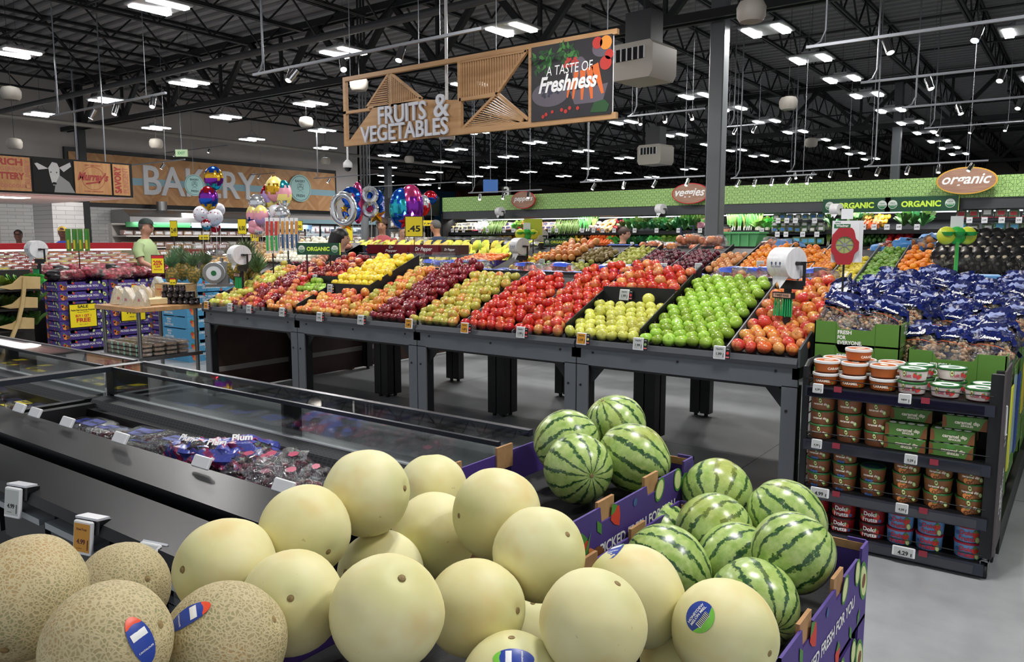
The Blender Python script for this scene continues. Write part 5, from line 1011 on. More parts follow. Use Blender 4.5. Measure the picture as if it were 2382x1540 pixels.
hb = MB().box(-.75, .7, 6.9, 7.9, 0, 1.12).build('low_display', tray_m); tag(hb, 'black display block between the peanut cartons and the second island', 'display block')
# citrus squeezers and far bag rolls and signs
def squeezer(lab, u, v, yy, h):
    p = aty(u, v, yy); t = thing('citrus_squeezer_display', lab, 'kitchen gadget display', tuple(p), .5); m = MB()
    for k, (x_, mm) in enumerate(((-.09, 1), (.0, 0), (.09, 1))): m.ball((x_, .02*k, .0), .075, 16, 10, mm, sc=(1, .5, 1)); m.lathe([(.03, 0), (.045, .02), (.05, .03)], 14, (x_, -.035, 0), 0, M4=None)
    m.box(-.012, .012, -.01, .01, -.3, -.05, 0); m.build('squeezer', [M('gadget_green', '#33a844', .3), M('gadget_yellow', '#c8cf3a', .3)], t); B(-.05, .05, .03, .033, -.02, .16).build('backing_card', white, t); MB().tube([(0, .03, -.2), (0, .03, -h)], .008, 6).build('pole', black, t); return t
squeezer('green and yellow citrus squeezers hanging above the netted bags', 2228, 548, 7.4, .5); squeezer('green colander-like gadgets hanging beside the small bag roll', 1225, 545, 9.0, .4)
yc = thing('yellow_card', 'lime yellow card behind the green gadgets', 'sign', tuple(aty(1240, 532, 9.1)), .5); B(-.13, .13, 0, .01, -.09, .14).build('card', M('lime_card', '#b9c832', .5), yc); MB().tube([(0, .01, -.09), (0, .01, -.5)], .008, 6).build('pole', black, yc)
p = aty(1208, 573, 8.6); bag_roll('small bag roll with green ties at the far island end', tuple(p), 1.1, 1.25, -.3)
p = aty(1257, 549, 9.4); bag_roll('distant bag roll beside the green gadgets', tuple(p), 1.3, 1.0, -.3, ties=False)
p = aty(1300, 563, 9.3); organic_sign('far green ORGANIC sign above the grapefruit heap', tuple(p), .43, .1, 1.3, .5)
# ---------------- green produce wall with refrigerated shelves ----------------
def circles_mat():
    t = NT('green_fascia_pattern'); P = t.n('SeparateXYZ', ins={0: t.obj()}); x = t.math('MULTIPLY', P.outputs[0], 4.6); z = t.math('MULTIPLY', P.outputs[2], 4.6); line = None
    for ox, oz in ((0, 0), (.5, .29), (.5, .79), (0, .5)):
        fx = t.math('SUBTRACT', t.math('FRACT', t.math('ADD', x, ox)), .5); fz = t.math('SUBTRACT', t.math('FRACT', t.math('ADD', z, oz)), .5)
        d = t.math('SQRT', t.math('ADD', t.math('MULTIPLY', fx, fx), t.math('MULTIPLY', fz, fz))); q = t.math('LESS_THAN', t.math('ABSOLUTE', t.math('SUBTRACT', d, .43)), .016); line = q if line is None else t.math('MAXIMUM', line, q)
    t.set(Base_Color=t.mix(line, '#a6cd7c', '#5f8344'), Roughness=.5); return t.m
gw = thing('produce_wall_case', 'long refrigerated produce wall under a green patterned fascia', 'refrigerated display case', (0, 0, 0)); WX0, WX1 = -13.8, 6.5
B(WX0, WX1, 15.6, 15.75, 2.25, 2.615).build('green_fascia', circles_mat(), gw); B(WX0, WX1, 15.62, 15.8, 2.06, 2.25).build('grey_band', M('fascia_grey', '#3d4043', .5), gw)
m = MB(); m.box(WX0, WX1, 16.6, 16.7, 0, 2.6); m.box(WX0, WX1, 15.75, 16.6, 2.06, 2.1); m.box(WX0-.05, WX0, 15.6, 16.7, 0, 2.2); m.box(WX0, WX1, 15.7, 16.6, 0, .5); m.build('cabinet', blackm, gw)
for z_, y_ in ((1.70, 15.85), (1.38, 15.72), (.85, 15.62)):
    m = MB(); m.add([(WX0, y_, z_), (WX1, y_, z_), (WX1, 16.6, z_+.2), (WX0, 16.6, z_+.2)], [(0, 1, 2, 3)]); m.box(WX0, WX1, y_-.01, y_, z_-.06, z_+.02); m.build('shelf', black, gw)
MB().box(WX0+.1, WX1, 16.45, 16.5, 2.035, 2.055).build('case_light', EM('case_light_strip', '#eef6ff', 2.5), gw)
for X in range(-13, 7, 3): area('case_light_glow', (X+.5, 15.95, 2.04), 2.8, .25, 34, (radians(18), 0, 0))
def leafy(name, mat_, n, L, wd, spread, seed, stem=None, cat='vegetable'):
    m = MB(); random.seed(seed)
    for i in range(n):
        a = random.uniform(0, 6.28); s = random.uniform(.2, 1)*spread; d = Vector((cos(a)*s, sin(a)*s, 1)).normalized(); sd = d.orthogonal().normalized(); l = L*random.uniform(.7, 1.1); w_ = wd*random.uniform(.7, 1.2)
        p0 = Vector((0, 0, 0)); p1 = d*l*.5; p2 = d*l+Vector((cos(a), sin(a), -.4))*l*.25*spread; m.add([p0-sd*w_*.2, p0+sd*w_*.2, p1+sd*w_*.6, p1-sd*w_*.6, p2+sd*w_*.4, p2-sd*w_*.4], [(0, 1, 2, 3), (3, 2, 4, 5)], 0, True)
    if stem: m.tube([(0, 0, -L*.35), (0, 0, L*.15)], [wd*.45, wd*.7], 8, 1)
    o = m.build(name, [mat_]+([stem] if stem else [])); tag(o, 'x', cat, 'x'); return Proto(o)
def leafmat(nm, a, b): return MV(nm, a, b, 25, .45, vary=.5)
def sticks(name, mat_, n, L, r, tip, seed, cat='vegetable', flat=1):
    m = MB(); random.seed(seed)
    for i in range(n): x = random.uniform(-.06, .06); z = random.uniform(0, .07)*flat; m.tube([(x, -L/2, z), (x+random.uniform(-.01, .01), 0, z+.01), (x+random.uniform(-.02, .02), L/2, z)], [r*tip[0], r, r*tip[1]], 6, 0)
    o = m.build(name, mat_); tag(o, 'x', cat, 'x'); return Proto(o)
def blob_pile(name, mat_, n, r, seed, cat='vegetable', el=1.0):
    m = MB(); random.seed(seed)
    for i in range(n): m.ball((random.uniform(-.06, .06), random.uniform(-.05, .05), random.uniform(r, r+.05)), r, 9, 6, sc=(1, 1, el))
    o = m.build(name, mat_); tag(o, 'x', cat, 'x'); return Proto(o)
kalem = leafmat('kale_leaf', '#24451c', '#3d6b2c'); lettm = leafmat('lettuce_leaf', '#3f7a28', '#7fb04a'); chardm = leafmat('herb_leaf', '#1f4a1a', '#34682a'); radm = leafmat('radicchio_leaf', '#7a2b46', '#c79aa8'); onm = leafmat('scallion_leaf', '#4f7f38', '#86b35c'); whitest = M('white_stem', '#dfe3cd', .5)
VG = {'kale_bunch': leafy('kale_bunch', kalem, 34, .16, .035, .8, 1), 'lettuce_head': leafy('lettuce_head', lettm, 40, .13, .06, 1.0, 2, whitest), 'parsley_bunch': leafy('parsley_bunch', chardm, 60, .13, .02, .9, 3), 'radicchio': leafy('radicchio', radm, 30, .11, .06, .6, 4), 'scallion_bunch': leafy('scallion_bunch', onm, 14, .26, .012, .25, 5, whitest),
 'asparagus_bunch': sticks('asparagus_bunch', M('asparagus_green', '#5f7a3a', .5), 22, .2, .006, (1, .7), 1), 'carrot_bunch': sticks('carrot_bunch', M('carrot_orange', '#dd6a2a', .5), 12, .2, .014, (1, .3), 2), 'parsnip': sticks('parsnip', M('parsnip_tan', '#d5b27c', .6), 9, .2, .016, (1, .3), 3), 'radish_bunch': blob_pile('radish_bunch', M('radish_red', '#b0203a', .4), 16, .016, 3), 'garlic_pile': blob_pile('garlic_pile', M('garlic_pink', '#d8c3c4', .6), 8, .03, 4),
 'squash': blob_pile('squash', M('squash_yellow', '#d9a830', .4), 8, .028, 5, el=1.2), 'cucumber_pile': blob_pile('cucumber_pile', M('cucumber_green', '#3d6a2e', .4), 9, .026, 6, el=1.3), 'pepper_pile': blob_pile('red_pepper', M('pepper_red', '#c9242c', .3), 7, .035, 7), 'mushroom_pack': blob_pile('mushroom_pack', M('mushroom_brown', '#8a6a4a', .6), 12, .02, 8)}
def packs(name, c_body, c_lab, w=.13, h=.12, d=.06, cat='packed salad', rim=None):
    t = thing(name, 'x', cat, group='x'); MB().box(-w/2, w/2, -d/2, d/2, 0, h, bev=.015).build('contents', c_body, t); MB().box(-w*.32, w*.32, -d/2-.003, -d/2, h*.3, h*.75).build('label_sheet', c_lab, t)
    b = MB().box(-w/2-.004, w/2+.004, -d/2-.002, d/2+.002, -.002, h+.006, bev=.016); b.build('clamshell', film2, t)
    if rim: MB().box(-w/2-.006, w/2+.006, -d/2-.004, -d/2+.002, -.004, .01).build('rim', rim, t)
    return Proto(t)
sal = leafmat('salad_mix', '#4c7a34', '#93b86a'); PKS = [packs('salad_box', sal, M('lab_blue2', '#3f78b8', .5)), packs('salad_box', sal, M('lab_white2', '#e6e6e4', .5)), packs('salad_box', sal, M('lab_red2', '#c43c44', .5), rim=redp), packs('salad_box', sal, M('lab_teal', '#5fb3d8', .5), .16, .15), packs('berry_tub', M('dark_greens', '#3c4a30', .6), whitep, .15, .15, rim=M('rim_red', '#c03050', .5)), packs('veggie_pack', M('pack_orange', '#d98a4c', .5), M('lab_dark', '#2c2c54', .4), .14, .09), packs('veggie_pack', M('pack_yellow', '#b99a2e', .5), M('lab_black', '#1c1c1c', .4), .16, .1)]
def wx(u, y=15.95): return aty(u, 540, y).x
def shelf_row(u0, u1, key, z_, y_, where, step=.16, rows=2, sc=1.35, tilt=-.3, zrow=.09, ry=0):
    x = wx(u0); x1 = wx(u1)
    while x < x1:
        for r in range(rows):
            pr = VG[key] if isinstance(key, str) else random.choice([PKS[k] for k in key]); nm = pr.r.name.split('.')[0].replace('_', ' ')
            pr.put((x+random.uniform(-.02, .02), y_+.1+r*.17, z_+.02+r*zrow+random.uniform(0, .02)), (tilt, ry, random.uniform(-.3, .3)), sc*random.uniform(.9, 1.1), label='%s %s' % (nm, where), group='%s, %s' % (nm, where))
        x += step
random.seed(40); U_, L_ = (1.72, 15.85), (1.40, 15.72)
for u0, u1, k, kw in ((1040, 1105, [6], {}), (1107, 1132, [4], {}), (1132, 1170, 'asparagus_bunch', {'tilt': 1.1, 'zrow': .1}), (1172, 1198, [5], {}), (1198, 1212, 'lettuce_head', {}), (1212, 1245, 'pepper_pile', {}), (1250, 1290, [5], {}), (1292, 1350, 'asparagus_bunch', {'tilt': 1.1, 'zrow': .1}), (1350, 1378, 'scallion_bunch', {'step': .08}), (1378, 1405, 'garlic_pile', {}), (1405, 1430, 'parsnip', {'zrow': .12, 'tilt': .4}),
  (1430, 1448, 'radish_bunch', {'zrow': .12}), (1448, 1482, 'kale_bunch', {'sc': 1.2}), (1484, 1520, 'parsley_bunch', {}), (1520, 1580, 'parsley_bunch', {'sc': 1.5, 'step': .13}), (1580, 1628, 'kale_bunch', {'sc': 1.6, 'step': .13}), (1628, 1650, 'radicchio', {'sc': 1.4}), (1690, 1765, 'scallion_bunch', {'step': .06}), (1765, 1806, 'lettuce_head', {'sc': 1.3})): shelf_row(u0, u1, k, U_[0], U_[1], 'on the upper shelf of the green wall', **kw)
for u0, u1, k, kw in ((1100, 1165, 'asparagus_bunch', {'tilt': 1.0, 'zrow': .12}), (1165, 1200, 'squash', {}), (1300, 1340, 'cucumber_pile', {}), (1340, 1360, 'squash', {'zrow': .1}), (1360, 1382, 'mushroom_pack', {}), (1382, 1432, 'carrot_bunch', {'tilt': .5, 'step': .1, 'zrow': .14}), (1432, 1445, 'lettuce_head', {}), (1470, 1500, 'parsley_bunch', {}), (1526, 1600, 'lettuce_head', {'sc': 1.3, 'zrow': .13}), (1600, 1650, 'kale_bunch', {'sc': 1.2}), (1690, 1810, 'lettuce_head', {'sc': 1.2, 'zrow': .12})): shelf_row(u0, u1, k, L_[0], L_[1], 'on the lower shelf of the green wall', rows=3 if isinstance(k, str) else 2, **kw)
for x0, x1, k in ((-7, -4.6, 'kale_bunch'), (-11, -8, 'cucumber_pile')):
    x = x0
    while x < x1: VG[k].put((x, 15.8, .78), (0, 0, 0), 1.2, label=VG[k].r.name.split('.')[0].replace('_', ' ')+' in the lowest deck of the green wall', group='lowest deck '+k.replace('_', ' ')); x += .16
for z_, ks, y_ in ((1.91, [0, 0, 1], 15.7), (1.77, [0, 1, 1], 15.68), (1.66, [0, 1], 15.68), (1.42, [1, 3], 15.66)): shelf_row(1810, 1922, ks, z_-.02, y_, 'in the salad section left of the ORGANIC boards', .145, 1, .95, 0)
for u0, u1, k, z_, kw in ((1935, 1962, 'kale_bunch', 1.8, {}), (1962, 1990, 'scallion_bunch', 1.8, {'step': .07}), (1990, 2012, 'parsley_bunch', 1.8, {}), (2014, 2050, 'carrot_bunch', 1.8, {'tilt': .4}), (2050, 2066, 'squash', 1.8, {}), (2100, 2150, 'kale_bunch', 1.8, {}), (1925, 1955, 'scallion_bunch', 1.46, {'step': .06}), (1955, 2010, 'parsley_bunch', 1.46, {}), (2012, 2070, 'cucumber_pile', 1.44, {}), (2070, 2120, 'pepper_pile', 1.43, {})): shelf_row(u0, u1, k, z_-.05, 15.8, 'in the organic section of the green wall', rows=2, **kw)
for z_ in (1.88, 1.64, 1.40): shelf_row(2236, 2400, [4, 2] if z_ > 1.8 else [3, 1, 3] if z_ > 1.5 else [4, 3, 2], z_, 15.68, 'in the tub section at the right end of the green wall', .2, 1, 1.15, 0)
for z_ in (1.88, 1.63): struct(B(wx(1808), wx(1924), 15.64, 15.9, z_, z_+.01).build('trim_shelf_edge', lipm))
for z_ in (1.87, 1.63, 1.39): struct(B(wx(2232), 2.0, 15.62, 15.9, z_-.01, z_+.005).build('trim_shelf_edge', lipm))
tgp = thing('shelf_tag', 'x', 'price tag', group='x'); MB().box(-.045, .045, 0, .006, -.05, .05).build('card', white, tgp); l = MB(); add_text(l, '2.99', .06, facing((0, -.001, 0), '-y'), 0, .03); l.build('lettering', inkblack, tgp); TG = Proto(tgp)
for us, v, yy in (((1052, 1062, 1078, 1116, 1133, 1172, 1193, 1210, 1278, 1294, 1354, 1380, 1402, 1428, 1476, 1527, 1578, 1628, 1696, 1772), 536, 15.8), ((1357, 1374, 1420, 1470, 1524, 1575), 568, 15.68), ((1810, 1830, 1850, 1895), 513, 15.6), ((1808, 1828, 1867, 1900), 545, 15.6), ((2008, 2033, 2063, 2091, 2133), 528, 15.6), ((2047, 2088), 572, 15.6), ((2255, 2290, 2330, 2370), 512, 15.6), ((2255, 2290, 2330, 2370), 545, 15.6)):
    for u in us: TG.put(tuple(aty(u, v, yy)), (0, 0, 0), 1.0, label='small white price tag on the shelf fronts of the green wall', group='small tags on the green wall')
def oval_sign(txt, u, v, w, h, ring, lab):
    p = aty(u, v, 15.45); t = thing('oval_sign', lab, 'sign', tuple(p), 0); F = facing((0, 0, 0), '-y'); m = MB(); n = 40; o = [(cos(2*pi*i/n)*w/2, sin(2*pi*i/n)*h/2) for i in range(n)]
    m.prism([(a, b) for a, b in o], 0, .03, 'y'); m.build('board', ring, t); q = MB(); disc(q, F, .5, 0, n, w*.94, h*.92, .002); q.build('wood_face', MV('oval_wood', '#96705c', '#b08a74', 3, .6, stretch=(1, 1, 14)), t)
    l = MB(); add_text(l, txt, w*.8, F @ Matrix.Translation((0, 0, .004)), 0, .02, shear=.35); l.build('lettering', whitep, t)
oval_sign('peppers', 1217, 465, .7, .42, redp, 'oval wooden sign reading peppers on the green fascia'); oval_sign('veggies', 1605, 450, .82, .43, redp, 'oval wooden sign reading veggies on the green fascia'); oval_sign('organic', 2248, 420, .92, .46, M('gold_ring', '#d8a53c', .4), 'oval wooden sign reading organic with a golden rim on the green fascia')
for k, (u, v) in enumerate(((1990, 478), (2142, 474))): p = aty(u, v, 15.52); organic_sign('wide dark green ORGANIC board on the produce wall, %s' % ('next to the salad boxes', 'below the oval organic sign')[k], tuple(p), 1.17, .26, 0)
for (u, v, lab) in ((1163, 492, 'bag roll hung on the grey band below the peppers sign'), (1537, 486, 'bag roll hung on the grey band left of the veggies sign'), (1945, 487, 'bag roll hung beside the ORGANIC boards')):
    p = aty(u, v, 15.3); bag_roll(lab, tuple(p), p.z-.1, 1.15, -.3, ties=False)
pass
# ---------------- bananas and tables around them ----------------
ban = MV('banana_peel', '#d8c53a', '#94ad3c', 6, .45, lo=.4, hi=.75, vary=.3)
bt_ = MB(); 
for i in range(6):
    a = (i-2.5)*.16; pts = [(sin(a)*.02, 0, .06), (sin(a)*.05, -.05, .055), (sin(a)*.11, -.10, .02), (sin(a)*.14, -.13, -.03), (sin(a)*.145, -.135, -.07)]; bt_.tube(pts, [.006, .015, .018, .015, .005], 7)
bo_ = bt_.build('banana_bunch', ban); tag(bo_, 'x', 'bananas', 'x'); BN = Proto(bo_); random.seed(6)
def ztb(y): return .97+(y-10.3)*.33
bs = thing('banana_stand', 'wide sloped banana stand before the green wall', 'display table', (0, 0, 0)); m = MB(); m.add([(-10.2, 10.3, ztb(10.3)), (-7.4, 10.3, ztb(10.3)), (-7.4, 11.5, ztb(11.5)), (-10.2, 11.5, ztb(11.5))], [(0, 1, 2, 3)]); m.box(-10.2, -7.4, 10.28, 10.3, .8, .97); m.box(-10.2, -7.4, 11.5, 11.55, .1, 1.38); m.build('bed', tray_m, bs); B(-10.2, -7.4, 10.4, 11.4, .7, .8).build('table', gray_metal, bs); [B(x-.05, x+.05, 10.4, 10.5, 0, .7).build('leg', gray_metal, bs) for x in (-10.1, -8.8, -7.6)]
for j in range(6):
    for i in range(13): BN.put((-10.1+i*.215+random.uniform(-.03, .03), 10.45+j*.2, ztb(10.45+j*.2)+.09), (random.uniform(-.2, .2), 0, random.uniform(-.6, .6)), random.uniform(1.05, 1.25), label='bunch of yellow-green bananas on the wide sloped stand', group='banana bunches on the wide stand')
b2 = thing('banana_table', 'grey table of bananas behind the soda trays', 'display table', (0, 0, 0)); B(-10.5, -7.5, 8.9, 9.8, 1.27, 1.31).build('tabletop', gray_metal, b2); [B(x-.04, x+.04, 8.95+.75*k_, 9.03+.75*k_, 0, 1.27).build('leg', gray_metal, b2) for x in (-10.4, -9.0, -7.6) for k_ in (0, 1)]
for i in range(14):
    for j in range(2): BN.put((-10.35+i*.2, 9.35+j*.28, 1.42+.03*j), (0, 0, random.uniform(-.5, .5)), 1.15, label='bunch of bananas on the grey table by the soda trays', group='banana bunches on the grey table')
dp = M('soda_maroon', '#6e1422', .4)
for i, (x, w_, lab) in enumerate(((-9.05, .9, 'maroon soda tray reading Dr Pepper with large script'), (-8.25, .6, 'second maroon soda tray beside the large one'), (-7.72, .35, 'small brown soda tray at the table end'))):
    t = thing('soda_tray', lab, 'soda carton', (x, 9.0, 1.312)); MB().box(-w_/2, w_/2, -.12, .12, 0, .14).build('tray', dp if i < 2 else M('soda_brown', '#4a2a22', .5), t); l = MB(); add_text(l, 'Dr\nPepper' if i == 0 else 'Dr Pepper', .26 if i == 0 else w_*.6, facing((.1 if i == 0 else 0, -.1215, .07), '-y'), 0, .02, shear=.3, h=.11 if i == 0 else None); l.build('lettering', whitep, t)
t = thing('snack_boxes', 'x', 'fruit cups', group='x'); MB().box(-.07, .07, -.05, .05, 0, .12, bev=.004).build('box', M('snack_blue', '#26336e', .4), t); l = MB(); F = facing((0, -.051, .06), '-y'); art_one(l, F, 1, -.02, 0, .02); art_one(l, F, 0, .03, .01, .018); l.build('printed_fruit', ART, t); SN = Proto(t)
for i in range(9): SN.put((-10.45+i*.11, 9.0, 1.312), (0, 0, .1), 1, label='dark blue snack box with fruit print behind the shopper in black', group='dark blue snack boxes')
# white, brown and black bags behind the bananas
pb = packs('mushroom_tray', M('produce_cream', '#cdb89a', .6), whitep, .2, .12, .12, 'packed vegetables'); kb = packs('black_bag', blacknet, M('lab_grey', '#7a7a80', .4), .14, .13, .1, 'packed vegetables'); cb = packs('bagged_cabbage', M('pale_lilac', '#b6b9dc', .5), whitep, .18, .08, .12, 'packed vegetables'); 
tb2 = B(-14.5, -8.0, 12.5, 13.5, 0, 1.42).build('rear_stand', tray_m); tag(tb2, 'dark stand behind the bananas loaded with bagged vegetables', 'stand')
for i in range(28):
    for j in range(2):
        x = -14.3+i*.22; pr, nm = (pb, 'cream coloured tray of vegetables') if x < -11.6 else (kb, 'black bag of vegetables') if x < -9.6 else (cb, 'lilac bagged vegetable pack'); pr.put((x, 12.7+.25*j, 1.42+.03*j), (0, 0, random.uniform(-.2, .2)), 1.05, label=nm+' behind the bananas', group=nm+'s behind the bananas')
# ---------------- onions and root vegetables between shopper and apples ----------------
os_ = thing('onion_island', 'dark sloped stand of onions and pineapples behind the apple table', 'display table', (0, 0, 0)); m = MB(); zo = lambda y: .98+.42*(y-7.4); m.add([(-12.2, 7.4, zo(7.4)), (-9.3, 7.4, zo(7.4)), (-9.3, 8.6, zo(8.6)), (-12.2, 8.6, zo(8.6))], [(0, 1, 2, 3)]); m.box(-12.2, -9.3, 7.38, 7.4, .6, 1.0); m.box(-12.2, -9.3, 8.6, 8.65, .1, 1.45); m.box(-12.1, -9.35, 7.5, 8.5, .1, .75); m.build('bed', tray_m, os_)
FR['white_onion'] = fruit_proto('white_onion', peel('white_onion_skin', '#d6d3bd', '#e3e0cf', .4), .045, 'x', 'onion', 'x', 'round', n=12, k=8, stem=False); FR['yellow_onion'] = fruit_proto('yellow_onion', peel('yellow_onion_skin', '#cfa878', '#dcc09a', .45), .04, 'x', 'onion', 'x', 'round', n=12, k=8, stem=False); FR['potato'] = fruit_proto('potato', peel('potato_skin', '#b08a54', '#c9a56c', .7), .04, 'x', 'potato', 'x', 'round', n=10, k=7, stem=False); FR['sweet_potato'] = fruit_proto('sweet_potato', peel('sweet_potato_skin', '#c08a6a', '#a8705a', .7), .045, 'x', 'sweet potato', 'x', 'lemon', n=10, k=7, stem=False); 
def f3(kinds, x0, x1, y0, y1, where, sp, r, zf, sl, heap=.3): fill(kinds, x0, x1, y0, y1, where, sp=sp, r=r, heap=heap, zf=zf, slope=sl, get=g2, upright=1.6)
f3(['white_onion'], -10.6, -9.65, 7.8, 8.6, 'heaped behind the knives', .095, .045, zo, .42, .5); f3(['yellow_onion'], -11.0, -10.62, 7.6, 8.5, 'beside the white onions', .085, .04, zo, .42, .4); f3(['potato'], -12.1, -11.02, 7.5, 8.5, 'at the far end of the onion stand', .09, .04, zo, .42, .3); f3(['sweet_potato'], -9.63, -9.33, 7.5, 8.5, 'at the near end of the onion stand', .1, .045, zo, .42, .2); f3(['plum'], -10.2, -9.5, 7.45, 7.75, 'in the low bin under the white onions', .06, .03, zo, .42, .3)
# pineapples
pine = NT('pineapple_skin'); vo = pine.n('TexVoronoi', ins={'Vector': pine.obj(), 'Scale': 38.0}); pine.set(Base_Color=pine.ramp(vo.outputs['Distance'], [(.2, '#a8842f'), (.6, '#5d5a26')]), Roughness=.6); pine.bump(vo.outputs['Distance'], .9, .01); pine = pine.m
pt = thing('pineapple', 'x', 'pineapple', group='x'); MB().ball((0, 0, .1), .07, 16, 12, sc=(1, 1, 1.45)).build('body', pine, pt); m = MB(); random.seed(9)
for i in range(44): a = i*2.4; q = i/44; d = Vector((cos(a)*(1.1-q), sin(a)*(1.1-q), 1)).normalized(); s_ = d.orthogonal().normalized()*.012; p0 = Vector((0, 0, .19)); l_ = .1+.1*q; m.add([p0-s_, p0+s_, p0+d*l_*.6+s_*.8, p0+d*l_*.6-s_*.8, p0+d*l_+Vector((cos(a), sin(a), .2))*.03], [(0, 1, 2, 3), (3, 2, 4)])
m.build('leaf_crown', leafmat('pineapple_leaf', '#3c5a38', '#6f8a60'), pt); PP = Proto(pt)
for (u, v, d_, g_) in ((400, 640, 9.6, 0), (425, 632, 9.8, 0), (450, 638, 9.6, 0), (478, 632, 10, 0), (415, 622, 10.4, 0), (445, 618, 10.5, 0), (545, 625, 8.0, 1), (590, 640, 8.2, 1), (600, 655, 8.1, 1), (560, 650, 8.1, 1), (575, 615, 8.6, 1)):
    q = atd(u, v, d_); PP.put((q.x, q.y, q.z-.12), (0, 0, u), 1.1, label='ripe pineapple %s' % ('between the potato cartons and the scale' if not g_ else 'behind the left bag roll'), group='pineapples %d' % g_)
tag(B(-7.9, -7.25, 5.6, 6.4, 0, 1.02).build('pineapple_stand', tray_m), 'dark stand behind the left bag roll', 'stand')
# ---------------- potato cartons, sale signs ----------------
cp = thing('fruit_carton', 'x', 'carton', group='x'); carton_parts(cp, .4, .66, .131, purple, purple_in, 'PICKED FRESH FOR YOU', ('+x', '-y'), False)
l = MB(); CP = Proto(cp)
for xi, X in enumerate((-11.2, -11.62)):
    for yi, Y in enumerate((5.06, 5.74, 6.42)):
        for k in range(7 if xi == 0 else 7):
            if xi and k < 5: continue
            CP.put((X, Y, .05+k*.133), (0, 0, 0), 1, label='purple carton in the stacks under the red potatoes' if k < 6 else 'top purple carton filled with bags of red potatoes', group='purple cartons under the potatoes %d' % (k == 6))
for k in range(7): CP.put((-10.15, 5.95, .05+k*.133), (0, 0, 0), 1, label='purple carton in the stack under the pineapples', group='purple cartons under the pineapples')
redpo = MV('red_potato', '#b8405c', '#d0627c', 40, .5, bump=.2); rp = net_bag('potato_bag', 'x', redpo, film('potato_net', tint=(.9, .5, .55), alpha=.12, scale=90, bump=1.0), 0, .028, 30, (.16, .12, .07), 'bag of potatoes', extra=M('potato_black_film', '#1a1518', .3)); rp2 = net_bag('potato_bag', 'x', redpo, MATS['potato_net'], 0, .028, 31, (.16, .12, .07), 'bag of potatoes'); random.seed(14)
for X in (-11.1, -11.32, -11.56, -11.8):
    for j in range(9): random.choice((rp, rp2, rp2)).put((X+random.uniform(-.03, .03), 4.8+j*.225, .97+.04*(X < -11.4)+random.uniform(0, .05)), (random.uniform(-.2, .2), random.uniform(-.2, .3), random.uniform(0, 6)), 1.0, label='netted bag of small red potatoes in the purple cartons', group='bags of red potatoes')
def yellow_sign(name, lab, pos, w, h, lines, n='+x', red=(), frame_=True, top_red=False, stand=0):
    t = thing(name, lab, 'sign', pos); F = facing((0, 0, 0), n) if isinstance(n, str) else n
    m = MB(); a = [F @ Vector((x, y, z)) for z in (-.006, 0) for x, y in ((-w/2, -h/2), (w/2, -h/2), (w/2, h/2), (-w/2, h/2))]; m.add(a, [(3, 2, 1, 0), (4, 5, 6, 7), (0, 1, 5, 4), (1, 2, 6, 5), (2, 3, 7, 6), (3, 0, 4, 7)]); m.build('frame', black, t)
    c = MB(); rect(c, F, w*.93, h*.93, 0, z=.001); 
    if top_red: rect(c, F, w*.93, h*.15, 1, 0, h*.39, .0015)
    c.build('card', [yellow, redp], t); l = MB()
    for (s_, cy, cw, mi, ch) in lines: add_text(l, s_, w*cw, F @ Matrix.Translation((0, cy*h, .002)), mi, .03, h=ch*h if ch else None)
    l.build('lettering', [inkblack, redp], t)
    if stand: MB().tube([F @ Vector((0, -h/2, -.003)), F @ Vector((0, -h/2-stand, -.003))], .006, 6).build('pole', black, t)
    return t
q = atx(194, 734, -10.97); yellow_sign('sale_sign', 'yellow SALE sign reading BUY 1 GET 1 FREE on the potato cartons', (-10.97, q.y, q.z), .37, .33, (('SALE', .38, .38, 0, .12), ('Petite Red Gourmet Potatoes', .24, .85, 0, .07), ('Private Selection', .15, .4, 0, .03), ('BUY 1 GET 1', .0, .55, 1, .11), ('FREE', -.18, .5, 1, .17), ('May 11 - May 17', -.36, .3, 0, .03)))
q = atx(310, 722, -10.97); yellow_sign('sale_sign', 'yellow sign reading FREE half hidden by the cheese table', (-10.97, q.y, q.z), .37, .3, (('BUY 1 GET 1', .2, .6, 0, .12), ('FREE', -.05, .5, 0, .2), ('May 11', -.3, .3, 0, .05)))
# ---------------- blue cartons ----------------
bc = thing('fruit_carton', 'x', 'carton', group='x'); carton_parts(bc, .6, .82, .15, bluecart, M('blue_inside', '#3f7fa8', .7), 'DIRECT FROM THE GROWER\nGUARANTEED FRESH', ('+x',), False); l = MB(); add_text(l, 'FRESH\nFOR\nEVERYONE.', .2, facing((-.12, -.412, .07), '-y'), 0, .02, h=.1); l.build('lettering', whitep, bc); BC = Proto(bc)
for k in range(7): BC.put((-9.32, 5.79, -.03+k*.152 if k else -.03+.03), (0, 0, 0), 1, label='sky-blue carton in the stack beside the cheese table' if k < 6 else 'topmost sky-blue carton reading DIRECT FROM THE GROWER', group='sky-blue cartons %d' % (k == 6))
for k in range(6): BC.put((-9.32, 6.63, k*.152), (0, 0, 0), 1, label='sky-blue carton in the stack beside the cheese table', group='sky-blue cartons 0')
